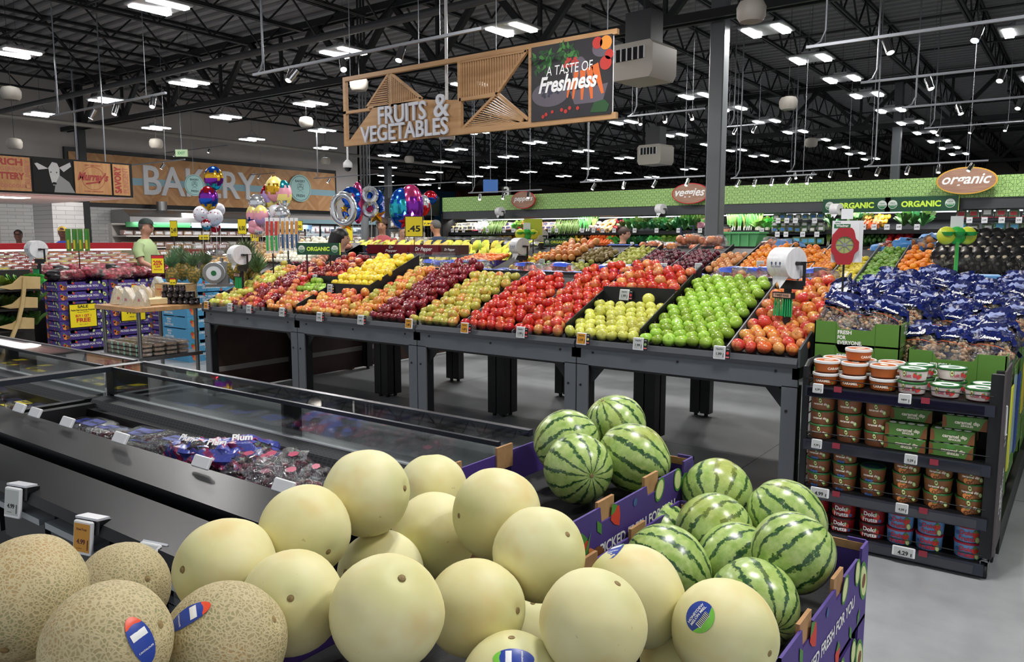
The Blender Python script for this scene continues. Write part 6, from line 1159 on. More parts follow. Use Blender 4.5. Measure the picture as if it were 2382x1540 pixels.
# hanging-pan scale
q = atd(498, 635, 9.0); sc_ = thing('produce_scale', 'round white dial scale with a clear pan on top, beside the pineapples', 'scale', (q.x, q.y, q.z), .9); T = Matrix.Rotation(pi/2, 4, 'X'); m = MB(); m.lathe([(.12, 0), (.125, .02), (.11, .05)], 28, M4=T); m.build('dial', M('dial_white', '#d9dde0', .25), sc_); m = MB(); F = facing((0, -.052, 0), '-y'); band(m, F, .085, .12, 0, 28, z=.002); disc(m, F, .03, 1, 16, z=.002); [m.bar(F @ Vector((cos(a)*.08, sin(a)*.08, .002)), F @ Vector((cos(a)*.095, sin(a)*.095, .002)), .002, .001, 0) for a in [k*pi/15 for k in range(30)]]; m.build('dial_marks', [steel, greenp], sc_)
m = MB(); m.box(.02, .16, .03, .12, -.14, .13, bev=.01); m.box(-.1, .2, -.02, .15, -.16, -.13); m.lathe([(.02, .1), (.02, .17)], 10, (.08, .07, 0)); m.build('housing', steel, sc_); m = MB(); m.lathe([(.05, .18), (.16, .22), (.2, .27)], 28, (.08, .07, 0), cap=False); m.lathe([(.05, .18), (.0, .178)], 28, (.08, .07, 0), cap=False); m.build('pan', clear, sc_)
# ---------------- cheese table ----------------
CX0, CX1, CY0, CY1, CT = -8.09, -7.33, 3.85, 4.53, .886
ct = thing('cheese_cart', 'butcher-block cart on steel posts with cheese, tarts and jars', 'cart', (0, 0, 0)); butcher = MV('butcher_block', '#a87c50', '#c79a6a', 6, .5, stretch=(1, 9, 1))
MB().box(CX0-.02, CX1+.02, CY0-.02, CY1+.02, CT-.045, CT, bev=.003).build('tabletop', butcher, ct); MB().box(CX0, CX1, CY0, CY1, .36, .395).build('lower_shelf', steel, ct)
for x in (CX0+.04, CX1-.04):
    for y in (CY0+.04, CY1-.04):
        po = MB().tube([(x, y, .1), (x, y, CT-.045)], .02, 14).build('post', steel, ct); c = MB(); c.tube([(x, y, .1), (x, y, .13)], .022, 10); c.box(x-.022, x-.018, y-.02, y+.03, .03, .1); c.box(x+.018, x+.022, y-.02, y+.03, .03, .1); c.build('caster', steel, po); MB().tube([(x-.015, y+.01, .04), (x+.015, y+.01, .04)], .04, 16).build('wheel', MATS['rubber'], po)
chm = MV('cheese_paste', '#dcc593', '#e6d3a6', 20, .5); chd = M('cheese_red_sticker', '#c2262e', .4)
cw = thing('cheese_wedge', 'x', 'cheese', group='x'); m = MB().prism([(-.055, 0), (.055, 0), (.03, .09), (.0, .13), (-.02, .1)], -.03, .03, 'y'); m.build('wedge', chm, cw); m = MB(); disc(m, facing((0, -.0312, .05), '-y'), .012, 0, 14); m.build('sticker', chd, cw); MB().prism([(-.058, -.002), (.058, -.002), (.032, .094), (.0, .136), (-.024, .1)], -.033, .033, 'y').build('wrap', wrapf, cw); CW = Proto(cw)
wh = B(-7.86, -7.5, 4.02, 4.34, CT, CT+.07, bev=.01).build('cheese_block', chm); tag(wh, 'large block of cheese serving as the upper tier on the cheese table', 'cheese')
random.seed(17)
for i, (u, v, z_) in enumerate(((250, 700, 0), (262, 704, 0), (280, 708, 0), (300, 712, 0), (330, 713, 0), (345, 708, 0), (292, 676, .07), (312, 672, .07), (328, 676, .07), (342, 678, .07), (355, 676, .07), (302, 668, .07), (322, 664, .07), (337, 666, .07), (285, 690, .0), (270, 696, 0), (318, 706, 0), (358, 703, 0))):
    q = atz(u, v, CT+z_); q.x = min(max(q.x, CX0+.05), CX1-.04); q.y = min(max(q.y, CY0+.04), CY1-.06); CW.put((q.x, q.y, CT+z_), (random.choice((0, 0, -.1)), 0, random.uniform(.2, 1.0)), random.uniform(1.2, 1.4), label='pointed pale cheese wedge with a red sticker on the %s of the cheese table' % ('upper tier' if z_ else 'board'), group='cheese wedges, %s' % ('upper' if z_ else 'lower'))
yellow_sign('cheese_price_card', 'small yellow price card standing among the cheese wedges', tuple(atz(312, 668, CT+.16)), .06, .07, (('11.99', -.1, .6, 0, .2),), facing((0, 0, 0), '-y') @ Matrix.Rotation(.5, 4, 'Y'), top_red=True)
jr = thing('jam_jar', 'x', 'jar', group='x'); MB().lathe([(.02, 0), (.026, .003), (.026, .045), (.022, .052)], 16).build('jar', M('dark_jam', '#1c0a10', .12), jr); MB().lathe([(.025, .052), (.025, .064), (.023, .066)], 16).build('lid', black, jr); m = MB(); m.lathe([(.0264, .012), (.0264, .036)], 16, cap=False); m.build('wrap_label', M('jar_label', '#3a3236', .6), jr); l = MB(); add_text(l, 'JAM', .022, frame((0, -.0268, .026), (1, 0, 0), (0, 0, 1)), 0, .03, wrap=.0268); l.build('lettering', whitep, jr); JR = Proto(jr)
for k in range(3):
    for i in range(6-k):
        for j in range(2 if k < 2 else 1): JR.put((-7.65+.056*i+.028*k+.08, 4.24+.056*j+.02+(i*.03), CT+k*.067), (0, 0, random.uniform(-.5, .5)), 1, label='small dark jam jar with black lid stacked on the cheese table', group='dark jam jars')
q = atz(385, 672, CT); wc = thing('wooden_crate', 'slatted wooden crate with red lettering standing behind the cheese', 'crate', (-7.72, 4.45, CT), .3); m = MB(); wood = MV('pale_wood', '#b89465', '#cdae80', 12, .7, stretch=(1, 1, 6))
for i in range(4): m.box(.08+.045*i-.02, .08+.045*i+.012, -.09, -.082, 0, .2)
m.box(-.14, .05, -.09, -.08, 0, .2); m.box(-.14, .24, .08, .09, 0, .2); m.box(-.14, -.13, -.09, .09, 0, .2); m.box(.23, .24, -.09, .09, 0, .2); m.box(-.14, .24, -.09, .09, .19, .2); m.build('crate', wood, wc); l = MB(); F = facing((-.045, -.091, .1), '-y'); add_text(l, 'SWEET RICH\nAGED\nTART\nRIPE', .15, F, 0, .02); l.build('lettering', redp, wc)
q = atd(367, 615, 8.3); yellow_sign('discount_sign', 'yellow and red sign reading 20% OFF on the wooden crate', tuple(q), .15, .2, (('20%', .08, .7, 1, .25), ('OFF', -.13, .4, 1, .12), ('SEAFOOD PACKAGES', -.28, .6, 1, .05)), facing((0, 0, 0), '-y') @ Matrix.Rotation(.5, 4, 'Y'), top_red=True)
q = atd(402, 656, 7.9); yellow_sign('jar_price_card', 'small yellow card reading $1.99 above the jam jars', tuple(q), .07, .08, (('$1.99', -.1, .7, 0, .2),), facing((0, 0, 0), '-y') @ Matrix.Rotation(.5, 4, 'Y'), top_red=True)
tr = thing('tart_box', 'x', 'packed pastry', group='x'); MB().box(-.055, .055, -.05, .05, .004, .03, bev=.008).build('pastry', MV('pastry_brown', '#8a5f36', '#b98f5c', 40, .7), tr); MB().box(-.06, .06, -.055, .055, 0, .042, bev=.008).build('clamshell', film2, tr); B(-.058, -.03, -.0565, -.055, .005, .035).build('label_sheet', M('label_mint', '#8fc0a8', .5), tr); TR = Proto(tr)
for i in range(6):
    for j in range(4):
        for k in range(3): TR.put((CX0+.09+i*.118, CY0+.1+j*.13, .396+k*.044), (0, 0, random.uniform(-.06, .06)), 1, label='clear box of brown pastry stacked on the lower shelf of the cheese cart', group='pastry boxes on the cheese cart')
# ---------------- wavy wooden shelf with greens ----------------
ws = thing('wooden_shelf', 'tan wooden shelf with wavy panels holding leafy herbs, by the cooler', 'shelf', (0, 0, 0)); tan = MV('tan_laminate', '#b59a68', '#c4aa78', 8, .55)
for k, (v0, v1, v2, v3, ur) in enumerate(((668, 676, 642, 672, 94), (715, 706, 690, 716, 88), (760, 756, 738, 765, 80))):
    A = [atx(u, v, -9.3) for u, v in ((-60, v0-4), (0, v0), (30, v0-8), (50, v2), (ur, v2+2), (ur, v3), (50, v3), (25, v3+2), (0, v3-2), (-60, v3))]; m = MB(); n_ = len(A); m.add([(-9.3, a.y, a.z) for a in A]+[(-9.33, a.y, a.z) for a in A], [tuple(range(n_)), tuple(range(2*n_-1, n_-1, -1))]+[(i, n_+i, n_+(i+1) % n_, (i+1) % n_) for i in range(n_)]); m.build('wavy_panel', tan, ws)
    y0 = atx(0, v3, -9.3).y; B(-9.75, -9.33, A[0].y, A[4].y, A[5].z-.02, A[5].z+.0).build('shelf_board', M('shelf_dark', '#26221c', .6), ws)
    for i in range(4):
        for j in range(2): VG['lettuce_head' if k == 0 else 'kale_bunch'].put((-9.45-.18*j, A[0].y+.15+i*.17, A[5].z+.03), (0, .4, i), 1.0, label='leafy bunch on the tan wavy shelf', group='leafy bunches on the tan shelf')
up = [atx(u, v, -9.28) for u, v in ((57, 645), (55, 680), (50, 715), (42, 750), (28, 785), (5, 830), (-10, 870))]; m = MB()
for a, b in zip(up[:-1], up[1:]): m.bar(a, b, .03, .035)
m.build('curved_upright', tan, ws); B(-9.78, -9.72, 3.2, 3.9, 0, 1.2).build('back_board', M('shelf_dark2', '#1d1b18', .6), ws)
# ---------------- hanging FRUITS & VEGETABLES sign ----------------
oak = MV('oak_sign', '#a67c50', '#bd9568', 2.2, .5, stretch=(1, 6, 7), bump=.0); hs = thing('hanging_sign', 'long hanging wooden sign reading FRUITS & VEGETABLES with a produce picture at one end', 'hanging sign', (0, 0, 0))
SY = 7.2; SX0, SX1, SZ0, SZ1 = -8.1, -4.0, 2.77, 3.66; th = .05; SW = SX1-SX0; SHH = SZ1-SZ0
def sx(a): return SX0+a*SW
def sz(b): return SZ0+b*SHH
P1, P2 = .49, .745
m = MB(); m.box(SX0, SX1, SY, SY+th, sz(.94), SZ1); m.box(SX0, SX1, SY, SY+th, SZ0, sz(.075)); m.box(SX0, sx(.012), SY, SY+th, sz(.075), sz(.94)); m.box(sx(P1-.006), sx(P1+.006), SY, SY+th, sz(.075), sz(.94)); m.box(sx(P2-.012), sx(P2), SY, SY+th, sz(.075), sz(.94)); m.box(SX0, sx(.12), SY, SY+th, sz(.47), sz(.51)); m.box(sx(P1), sx(.62), SY, SY+th, sz(.43), sz(.47)); m.build('frame', oak, hs)
m = MB(); PS = lambda pts: [(sx(a), sz(b)) for a, b in pts]
m.prism(PS([(.012, .03), (P1-.004, .03), (P1-.004, .45), (.345, .52), (.215, .52), (.14, .52)]), SY+.004, SY+.04, 'y'); m.build('lettered_panel', oak, hs)
def slatted(tri, n, vert, nm, ratio=.5):
    pp = [Vector((sx(p[0]), sz(p[1]))) for p in tri]; q = MB(); ed_ = list(zip(pp, pp[1:]+pp[:1]))
    for e0, e1 in ed_: q.bar((e0.x, SY+.022, e0.y), (e1.x, SY+.022, e1.y), .036, .03)
    lo = min(p.x if vert else p.y for p in pp); hi = max(p.x if vert else p.y for p in pp)
    for i in range(1, n):
        t_ = lo+(hi-lo)*i/n; xs = []
        for e0, e1 in ed_:
            u0, u1 = (e0.x, e1.x) if vert else (e0.y, e1.y)
            if (u0-t_)*(u1-t_) < 0: f = (t_-u0)/(u1-u0); xs.append(e0.lerp(e1, f))
        if len(xs) == 2: q.bar((xs[0].x, SY+.022, xs[0].y), (xs[1].x, SY+.022, xs[1].y), .03 if not vert else (hi-lo)/n*ratio, (hi-lo)/n*ratio if not vert else .02)
    q.build(nm, oak, hs)
slatted([(.205, .94), (.205, .52), (.105, .52)], 14, False, 'slatted_triangle'); slatted([(.215, .94), (.215, .50), (.34, .54)], 16, True, 'slatted_triangle')
slatted([(P1+.006, .93), (P2-.02, .93), (.625, .47), (P1+.006, .45)], 26, True, 'slatted_panel', .55)

a3 = MB()
for i in range(19): f = i/18; p0 = (P1+.008+(.62-P1)*f, .06+.40*f); p1 = (.62+.115*f*0+.02+.105*(f)*1.0, .0); a3.bar((sx(p0[0]), SY+.022, sz(p0[1])), (sx(min(P2-.015, p0[0]+.04+.1*(1-abs(f-.5)))), SY+.022, sz(max(.07, p0[1]-.40*(.3+.5*f)))), .03, .012)
a3.bar((sx(P1+.005), SY+.022, sz(.06)), (sx(.625), SY+.022, sz(.47)), .036, .03); a3.bar((sx(.625), SY+.022, sz(.47)), (sx(P2-.015), SY+.022, sz(.1)), .036, .03); a3.build('slatted_triangle', oak, hs)
l = MB(); F = facing((0, SY-.03, 0), '-y'); lt_c = M('sign_letter', '#c9cbd2', .45)
add_text(l, 'FRUITS', .82, F @ Matrix.Translation((-7.0, sz(.37), 0)), 0, .018, ext=.012, h=.225); add_text(l, '&', .24, F @ Matrix.Translation((-6.34, sz(.40), 0)), 0, .01, ext=.012, h=.27); add_text(l, 'VEGETABLES', 1.5, F @ Matrix.Translation((-6.99, sz(.13), 0)), 0, .018, ext=.012, h=.205); l.build('lettering', lt_c, hs)
# produce picture: dark ground, carrots, tomatoes, berries, leaves (one printed panel)
B(sx(P2), sx(.988), SY-.012, SY+.03, sz(.06), sz(.945)).build('picture_panel', MV('picture_ground', '#121216', '#231d22', 4, .45), hs)
pc_ = MB(); F = facing((sx((P2+.988)/2), SY-.0135, sz(.5)), '-y'); random.seed(33); PM = [M('pic_leaf', '#1f4a22', .5), M('pic_carrot', '#d8692c', .5), M('pic_tomato', '#b32418', .4), M('pic_berry', '#23263c', .4), M('pic_cup', '#5c5560', .5), M('pic_orange', '#d98a35', .5), M('pic_leaf2', '#3f7a35', .5)]
disc(pc_, F @ Matrix.Translation((-.25, -.12, 0)), .24, 4, 30, 1, .55); disc(pc_, F @ Matrix.Translation((.12, .08, .0002)), .13, 4, 24, .7, 1.1); disc(pc_, F @ Matrix.Translation((.38, .27, .0002)), .14, 4, 24, .8, .6)
poly(pc_, F, [(0.0, -.12), (.46, -.08), (.40, -.26), (.06, -.26)], 4, .0004)
for i in range(60): a = random.uniform(0, 6.28); x = -.36+random.uniform(-.12, .12) if i < 30 else -.02+random.uniform(-.1, .1); y = .24+random.uniform(-.12, .1) if i < 30 else .27+random.uniform(-.08, .08); poly(pc_, F @ Matrix.Translation((x, y, .0006+i*.00001)) @ Matrix.Rotation(a, 4, 'Z'), [(0, 0), (.02, .03), (0, .09), (-.02, .03)], random.choice((0, 0, 6)))
for i in range(46): a = random.uniform(0, 6.28); r_ = random.uniform(0, .17); disc(pc_, F @ Matrix.Translation((-.25+cos(a)*r_, -.09+sin(a)*r_*.45, .001+i*.00001)), .017, 3, 10)
for i in range(26): disc(pc_, F @ Matrix.Translation((.0+random.uniform(-.07, .1), .17+random.uniform(-.03, .05), .0012+i*.00001)), .016, 2, 10)
for (x0, y0, x1, y1, w_) in ((.08, .07, .04, -.2, .03), (.16, .08, .15, -.22, .035), (.24, .1, .27, -.22, .04), (.30, .12, .40, -.18, .045), (.0, -.02, -.03, -.18, .025)): d = Vector((x1-x0, y1-y0)).normalized(); n_ = Vector((-d.y, d.x)); p0 = Vector((x0, y0)); p1 = Vector((x1, y1)); poly(pc_, F, [tuple(p0+n_*w_), tuple(p0-n_*w_), tuple(p1-n_*w_*.35), tuple(p1+n_*w_*.35)], 1, .002)
for (x, y, r_, m_) in ((.43, .12, .07, 2), (.33, .33, .06, 2), (.43, .32, .07, 5), (.47, .2, .05, 2), (-.1, -.3, .02, 2), (-.05, -.32, .022, 2), (.0, -.29, .02, 2), (-.3, -.33, .02, 2), (-.34, -.35, .02, 2), (-.22, -.31, .018, 2), (.1, -.3, .02, 2)): disc(pc_, F @ Matrix.Translation((x, y, .0024)), r_, m_, 20)
poly(pc_, F, [(.25, -.36), (.3, -.26), (.42, -.24), (.48, -.3), (.45, -.37)], 0, .0026); pc_.build('picture_print', PM, hs)
l = MB(); F2 = F @ Matrix.Translation((-.03, .06, .004)); add_text(l, 'A TASTE OF', .58, F2 @ Matrix.Translation((.02, .06, 0)), 0, .0, shear=.1, h=.1); add_text(l, 'Freshness', .74, F2 @ Matrix.Translation((0, -.08, 0)), 0, .03, shear=.35, h=.17); l.build('lettering', whitep, hs)
[MB().tube([(sx(a), SY+.025, SZ1), (sx(a), SY+.025, CZ-.1)], .005, 5).build('hanging_wire', silver, hs) for a in (.03, .33, .62, .97)]; w = MB(); w.tube([(sx(.985), SY+.025, SZ1-.05), (sx(.985), SY+.025, SZ0+.02)], .018, 6); w.build('edge_tube', white, hs)
# ---------------- ceiling equipment ----------------
def heater(lab, p, s):
    t = thing('unit_heater', lab, 'ceiling heater', p, -.1); m = MB(); m.prism([(-.28, -.3), (.28, -.3), (.33, -.22), (.33, .12), (.28, .17), (-.28, .17), (-.33, .12), (-.33, -.22)], -.3, .3, 'y', M4=Matrix.Scale(s, 4)); m.build('housing', M('heater_cream', '#b5b0a6', .5), t)
    g = MB(); g.box(-.25*s, .2*s, -.305*s, -.3*s, -.06*s, .1*s); g.build('grille', blackm, t); g = MB(); [g.box((-.25+.09*k)*s, (-.235+.09*k)*s, -.32*s, -.3*s, -.06*s, .1*s) for k in range(6)]; g.build('fins', white, t); g = MB(); g.tube([(.0, 0, .17*s), (0, 0, CZ-.1-p[2])], .02, 6); g.box(-.2*s, .2*s, -.15*s, .15*s, .17*s, .6*s); g.build('duct', M('duct_grey', '#3a3b3e', .5), t); return t
heater('cream ceiling heater right of the hanging wooden sign', tuple(atd(1497, 138, 10.5)), 1.0); heater('distant cream ceiling heater above the veggies sign', tuple(atd(1525, 355, 19)), 1.0)
spk = thing('ceiling_speaker', 'x', 'speaker', group='x'); MB().lathe([(.0, -.16), (.12, -.15), (.155, -.1), (.16, 0), (.13, .06), (.06, .08)], 24, cap=False).build('housing', M('speaker_cream', '#a8a298', .55), spk); MB().tube([(0, 0, .08), (0, 0, 1.6)], .004, 4).build('hanging_wire', black, spk); SPK = Proto(spk)
for (u, v, d, lab) in ((1748, 18, 8.6, 'largest hanging speaker dome at the top edge'), (25, 212, 13.5, 'hanging speaker dome at the left edge, high up'), (835, 190, 13.5, 'speaker dome seen through the wooden sign frame'), (1834, 235, 14, 'speaker dome between column and far column'), (33, 330, 17, 'speaker dome above the cheese shop sign'), (363, 330, 19, 'speaker dome above the bakery wall'), (712, 280, 18, 'speaker dome left of the wooden sign'), (757, 372, 26, 'speaker dome above the round bakery badge'), (952, 368, 26, 'speaker dome between far columns'), (1887, 328, 20, 'speaker dome among the far lights')):
    p = atd(u, v, d); SPK.put(tuple(p), (0, 0, 0), 1, label=lab, group='hanging speaker domes')
for (a, b, y_, z_, heads, lab) in (((300, 355), (530, 350), 14, 3.6, 3, 'far track light before the bakery wall'), ((440, 420), (640, 400), 17, 3.4, 3, 'far track light before the bakery letters'), ((730, 415), (880, 405), 15, 3.2, 2, 'far track light left of the grey column'), ((850, 440), (1060, 418), 17, 3.2, 3, 'far track light above the balloons'), ((1090, 452), (1260, 438), 13.2, 2.95, 3, 'far track light above the peppers sign'), ((1350, 425), (1640, 408), 13.2, 3.05, 4, 'far track light above the veggies sign'), ((1460, 290), (1640, 232), 11.5, 4.0, 3, 'track light left of the tall grey column'), ((1690, 300), (1780, 282), 15, 4.0, 2, 'track light right of the tall grey column'), ((1700, 420), (1900, 400), 14.2, 3.2, 5, 'far track light between the columns'), ((2010, 395), (2300, 365), 14.2, 3.4, 4, 'far track light above the organic sign'), ((1830, 405), (2000, 385), 17, 3.8, 4, 'farthest track light right of the column'), ((2150, 300), (2382, 280), 17, 4.3, 3, 'high far track light at the right edge'), ((170, 395), (430, 375), 9, 3.1, 3, 'track light in front of the cheese shop')):
    p = aty(a[0], a[1], y_); q = aty(b[0], b[1], y_); zz = (p.z+q.z)/2; track((p.x, y_, zz), (q.x, y_, zz), [((k+.5)/heads, random.uniform(-.5, .5), -.5) for k in range(heads)], lab, lit=False, s=.8)
cam_m = M('camera_white', '#d0d0d0', .4)
for (u, v, d, lab) in ((1040, 322, 9.5, 'security camera dome under the wooden sign'), (809, 388, 16, 'white security camera on a long pole')):
    p = atd(u, v, d); t = thing('security_camera', lab, 'security camera', tuple(p)); MB().lathe([(.09, -.02), (.1, .0), (.09, .08), (.03, .14)], 18).build('housing', cam_m, t); MB().lathe([(.0, -.1), (.05, -.08), (.08, -.02)], 16, cap=False).build('dome', M('dark_dome', '#0f1014', .1), t); MB().tube([(0, 0, .12), (0, 0, CZ-.1-p.z)], .02, 6).build('pole', cam_m, t)
# ---------------- cheese shop canopy and counter ----------------
mx = -15.0; cs = thing('cheese_shop_canopy', 'hanging canopy of the cheese shop with wooden panels, goat picture and red script', 'shop canopy', (0, 0, 0)); m = MB(); m.box(mx-4, mx, 2.5, 7.95, 2.34, 2.98); m.build('canopy', blackm, cs); B(mx-4, mx-.02, 2.5, 7.93, 2.32, 2.34).build('soffit', M('soffit_pink', '#c8b3ae', .6), cs)
soft = EM('soffit_light', '#fff8f0', 9); q = MB(); q.box(mx-1.6, mx-1.2, 4.2, 6.6, 2.31, 2.32); q.box(mx-3.4, mx-3.0, 4.2, 6.4, 2.31, 2.32); q.build('light_strip', soft, cs); area('canopy_light', (mx-2, 5.4, 2.28), 2.4, 2.0, 60)
def yz(u0, u1, v, x): return atx(u0, v, x).y, atx(u1, v, x).y
wd2 = MV('canopy_wood', '#b57f4d', '#cc9c68', 3, .6, stretch=(1, 5, 1)); redc = M('canopy_red', '#a3302c', .5)
def cpanel(u0, u1, mt, nm): y0, y1 = yz(u0, u1, 405, mx); B(mx, mx+.01, y0+.015, y1-.015, 2.37, 2.95).build(nm, mt, cs); return (y0+y1)/2, y1-y0
c1, w1 = cpanel(-45, 73, wd2, 'wood_panel'); c2, w2 = cpanel(74, 170, blackm, 'goat_panel'); c3, w3 = cpanel(171, 259, wd2, 'wood_panel'); c4, w4 = cpanel(260, 302, wd2, 'wood_panel')
l = MB(); G = lambda y, z: facing((mx+.012, y, z), '+x')
add_text(l, 'RICH', w1*.5, G(c1+.06, 2.86), 0, .04, h=.12); add_text(l, 'LINGERING', w1*.62, G(c1-.0, 2.74), 1, .0, h=.07); add_text(l, 'BUTTERY', w1*.7, G(c1-.0, 2.62), 0, .04, h=.12); add_text(l, 'Herbaceous', w1*.75, G(c1, 2.47), 1, .0, h=.09); add_text(l, 'CRUMBLY', .5, G(c1+w1*.42, 2.66) @ Matrix.Rotation(pi/2, 4, 'Z'), 1, 0, h=.1)
add_text(l, "Murray's", w3*.82, G(c3, 2.67), 0, .04, shear=.35, h=.2); l.add([G(c3, 2.54) @ Vector(p) for p in ((-.14, 0, 0), (.12, .05, 0), (.12, .075, 0), (-.14, .03, 0))], [(0, 1, 2, 3)]); band(l, G(c3, 2.66), .205, .212, 0, 40, z=-.0006)
add_text(l, "NEW YORK CITY'S", w3*.42, G(c3, 2.895), 0, .02); add_text(l, 'ICONIC CHEESE SHOP', w3*.5, G(c3, 2.42), 0, .02); add_text(l, 'SAVORY', .5, G(c4-.07, 2.66) @ Matrix.Rotation(pi/2, 4, 'Z'), 0, .04, h=.13); add_text(l, 'PUNGENT', .48, G(c4+.08, 2.66) @ Matrix.Rotation(pi/2, 4, 'Z'), 1, 0, h=.1); l.build('lettering', [redc, M('canopy_red_faint', '#b4675a', .5)], cs)
gt = MB(); F = G(c2, 2.65); s_ = .3
poly(gt, F, [(-.02*s_, .85*s_), (.25*s_, .8*s_), (.38*s_, .5*s_), (.36*s_, .1*s_), (.22*s_, -.3*s_), (.12*s_, -.5*s_), (-.02*s_, -.52*s_), (-.1*s_, -.35*s_), (-.2*s_, .1*s_), (-.25*s_, .5*s_)], 0); poly(gt, F, [(.36*s_, .55*s_), (1.0*s_, .9*s_), (1.05*s_, .65*s_), (.6*s_, .3*s_)], 0, .0005); poly(gt, F, [(-.25*s_, .45*s_), (-.8*s_, .35*s_), (-1.0*s_, .7*s_), (-.85*s_, .75*s_)], 0, .0005)
poly(gt, F, [(.1*s_, -.4*s_), (.36*s_, .1*s_), (.9*s_, -.3*s_), (1.2*s_, -.92*s_), (.0*s_, -.92*s_)], 1, .0003); disc(gt, F @ Matrix.Translation((.04*s_, -.4*s_, .001)), .03, 2, 12, 1.3, .8); disc(gt, F @ Matrix.Translation((.2*s_, .25*s_, .001)), .012, 2, 10); disc(gt, F @ Matrix.Translation((-.12*s_, .25*s_, .001)), .012, 2, 10); gt.build('goat_print', [M('goat_grey', '#c2c2c2', .6), M('goat_neck', '#8f8f90', .6), blackm], cs)
[MB().tube([(mx-.1, y_, 2.98), (mx-.1, y_, CZ-.1)], .012, 6).build('hanging_wire', silver, cs) for y_ in (3.5, 5.3, 7.5)]
dc = thing('cheese_counter', 'deli counter with a long red ledge and lit glass front full of cheese', 'counter', (0, 0, 0)); m = MB(); m.box(mx-1.1, mx, 3.2, 8.0, 0, .85, 0); m.box(mx-1.1, mx-.9, 3.2, 8.0, .85, 1.4, 0); m.box(mx-1.1, mx, 7.95, 8.05, .85, 1.36, 0); m.build('cabinet', blackm, dc)
B(mx-.5, mx+.04, 3.2, 8.05, 1.36, 1.47).build('red_ledge', M('ledge_red', '#b01424', .35), dc); B(mx-.02, mx, 3.2, 8.0, .9, 1.36).build('glass', glassm, dc); B(mx-.6, mx-.1, 3.3, 7.9, 1.33, 1.35).build('light_strip', soft, dc); area('counter_glow', (mx-.4, 5.7, 1.32), .3, 4.2, 35)
cb_ = thing('cheese_pack', 'x', 'cheese', group='x'); MB().box(-.06, .06, -.05, .05, 0, .06, bev=.006).build('cheese', chm, cb_); B(.061, .063, -.03, .03, .01, .045).build('label_sheet', M('cheese_label', '#b4553a', .5), cb_); CB = Proto(cb_); random.seed(3)
for i in range(32):
    for j in range(3): CB.put((mx-.12-.2*j, 3.4+i*.14, .86+.16*j), (0, 0, random.uniform(-.3, .3)), random.uniform(.9, 1.3), label='pack of cheese behind the lit glass of the red-ledged counter', group='packs of cheese in the counter')
# tomatoes and greens stands in the left middle distance
ts = thing('tomato_stand', 'low dark sloped stand of boxed tomatoes behind the potato cartons', 'display table', (0, 0, 0)); m = MB(); m.box(-14.2, -12.3, 3.4, 7.2, 0, 1.02); m.build('body', tray_m, ts)
tmk = packs('tomato_pack', M('tomato_red', '#b3261e', .4), whitep, .2, .09, .13, 'packed tomatoes'); tmy = packs('tomato_pack', M('tomato_orange', '#d9772a', .4), whitep, .2, .09, .13, 'packed tomatoes'); rt = packs('root_pack', M('ginger_tan', '#c0a070', .7), M('lab_y', '#d9c94a', .5), .2, .08, .13, 'packed vegetables')
for i in range(18):
    for j in range(7): pr, nm = random.choice(((tmk, 'pack of red tomatoes'), (tmk, 'pack of red tomatoes'), (tmy, 'pack of orange tomatoes'), (rt, 'pack of pale roots'))); pr.put((-12.5-.24*j, 3.5+.205*i, 1.03+.035*j), (0, 0, pi/2+random.uniform(-.15, .15)), 1, label=nm+' on the dark stand before the cheese counter', group=nm+'s before the cheese counter')
p = atd(84, 580, 10.2); bag_roll('white bag roll with green ties at the left edge, above the potatoes', tuple(p), .98, 1.25, 0)
def gadgets(lab, u, v, d, cols, n, w=.07, h=.3):
    p = atd(u, v, d); t = thing('gadget_strip', lab, 'kitchen gadget display', tuple(p), .7)
    for k in range(n): c = B(-w*n/2+k*w+.006, -w*n/2+(k+1)*w-.004, .0+.01*(k % 2), .004+.01*(k % 2), -h/2, h/2); c.build('backing_card', cols[0], t); g = MB(); xc = -w*n/2+(k+.5)*w; g.bar((xc, -.006, -h*.42), (xc, -.006, 0), .02, .012, 0); g.bar((xc, -.006, 0), (xc+.006, -.006, h*.4), .026, .008, 1); g.build('utensil', [cols[1], cols[2]], t)
    MB().tube([(0, .02, -h/2+.1), (0, .02, -h/2-.25)], .008, 6).build('pole', black, t); return t
gadgets('green and yellow peelers on cards hanging above the tomatoes', 180, 558, 10.6, (M('card_green', '#5f8f3a', .5), M('tool_yellow', '#d8c832', .4), M('tool_green', '#3c8f3a', .4)), 4, .08, .3)
gadgets('paring knives on white cards above the white onions', 632, 548, 7.9, (white, M('tool_green2', '#2f9a48', .4), M('tool_red', '#b7352c', .4)), 3, .045, .36); gadgets('row of avocado tools on white cards beside the knives', 668, 545, 8.6, (white, M('tool_blue', '#2c4f78', .4), M('tool_orange', '#c98a3a', .4)), 5, .05, .36)
p = atd(457, 592, 10.4); t = thing('herb_sign', 'red-brown sign reading ORGANIC LIVING HERBS', 'sign', tuple(p), .75); MB().box(-.145, .145, 0, .01, -.07, .07).build('board', M('herb_red', '#94382c', .5), t); l = MB(); F = facing((0, -.001, 0), '-y'); add_text(l, 'LIVING HERBS', .26, F, 0, .03); add_text(l, 'ORGANIC', .1, F @ Matrix.Translation((0, .032, 0)), 0, .02); l.build('lettering', whitep, t); MB().tube([(0, .005, -.07), (0, .005, -.3)], .006, 6).build('pole', black, t)
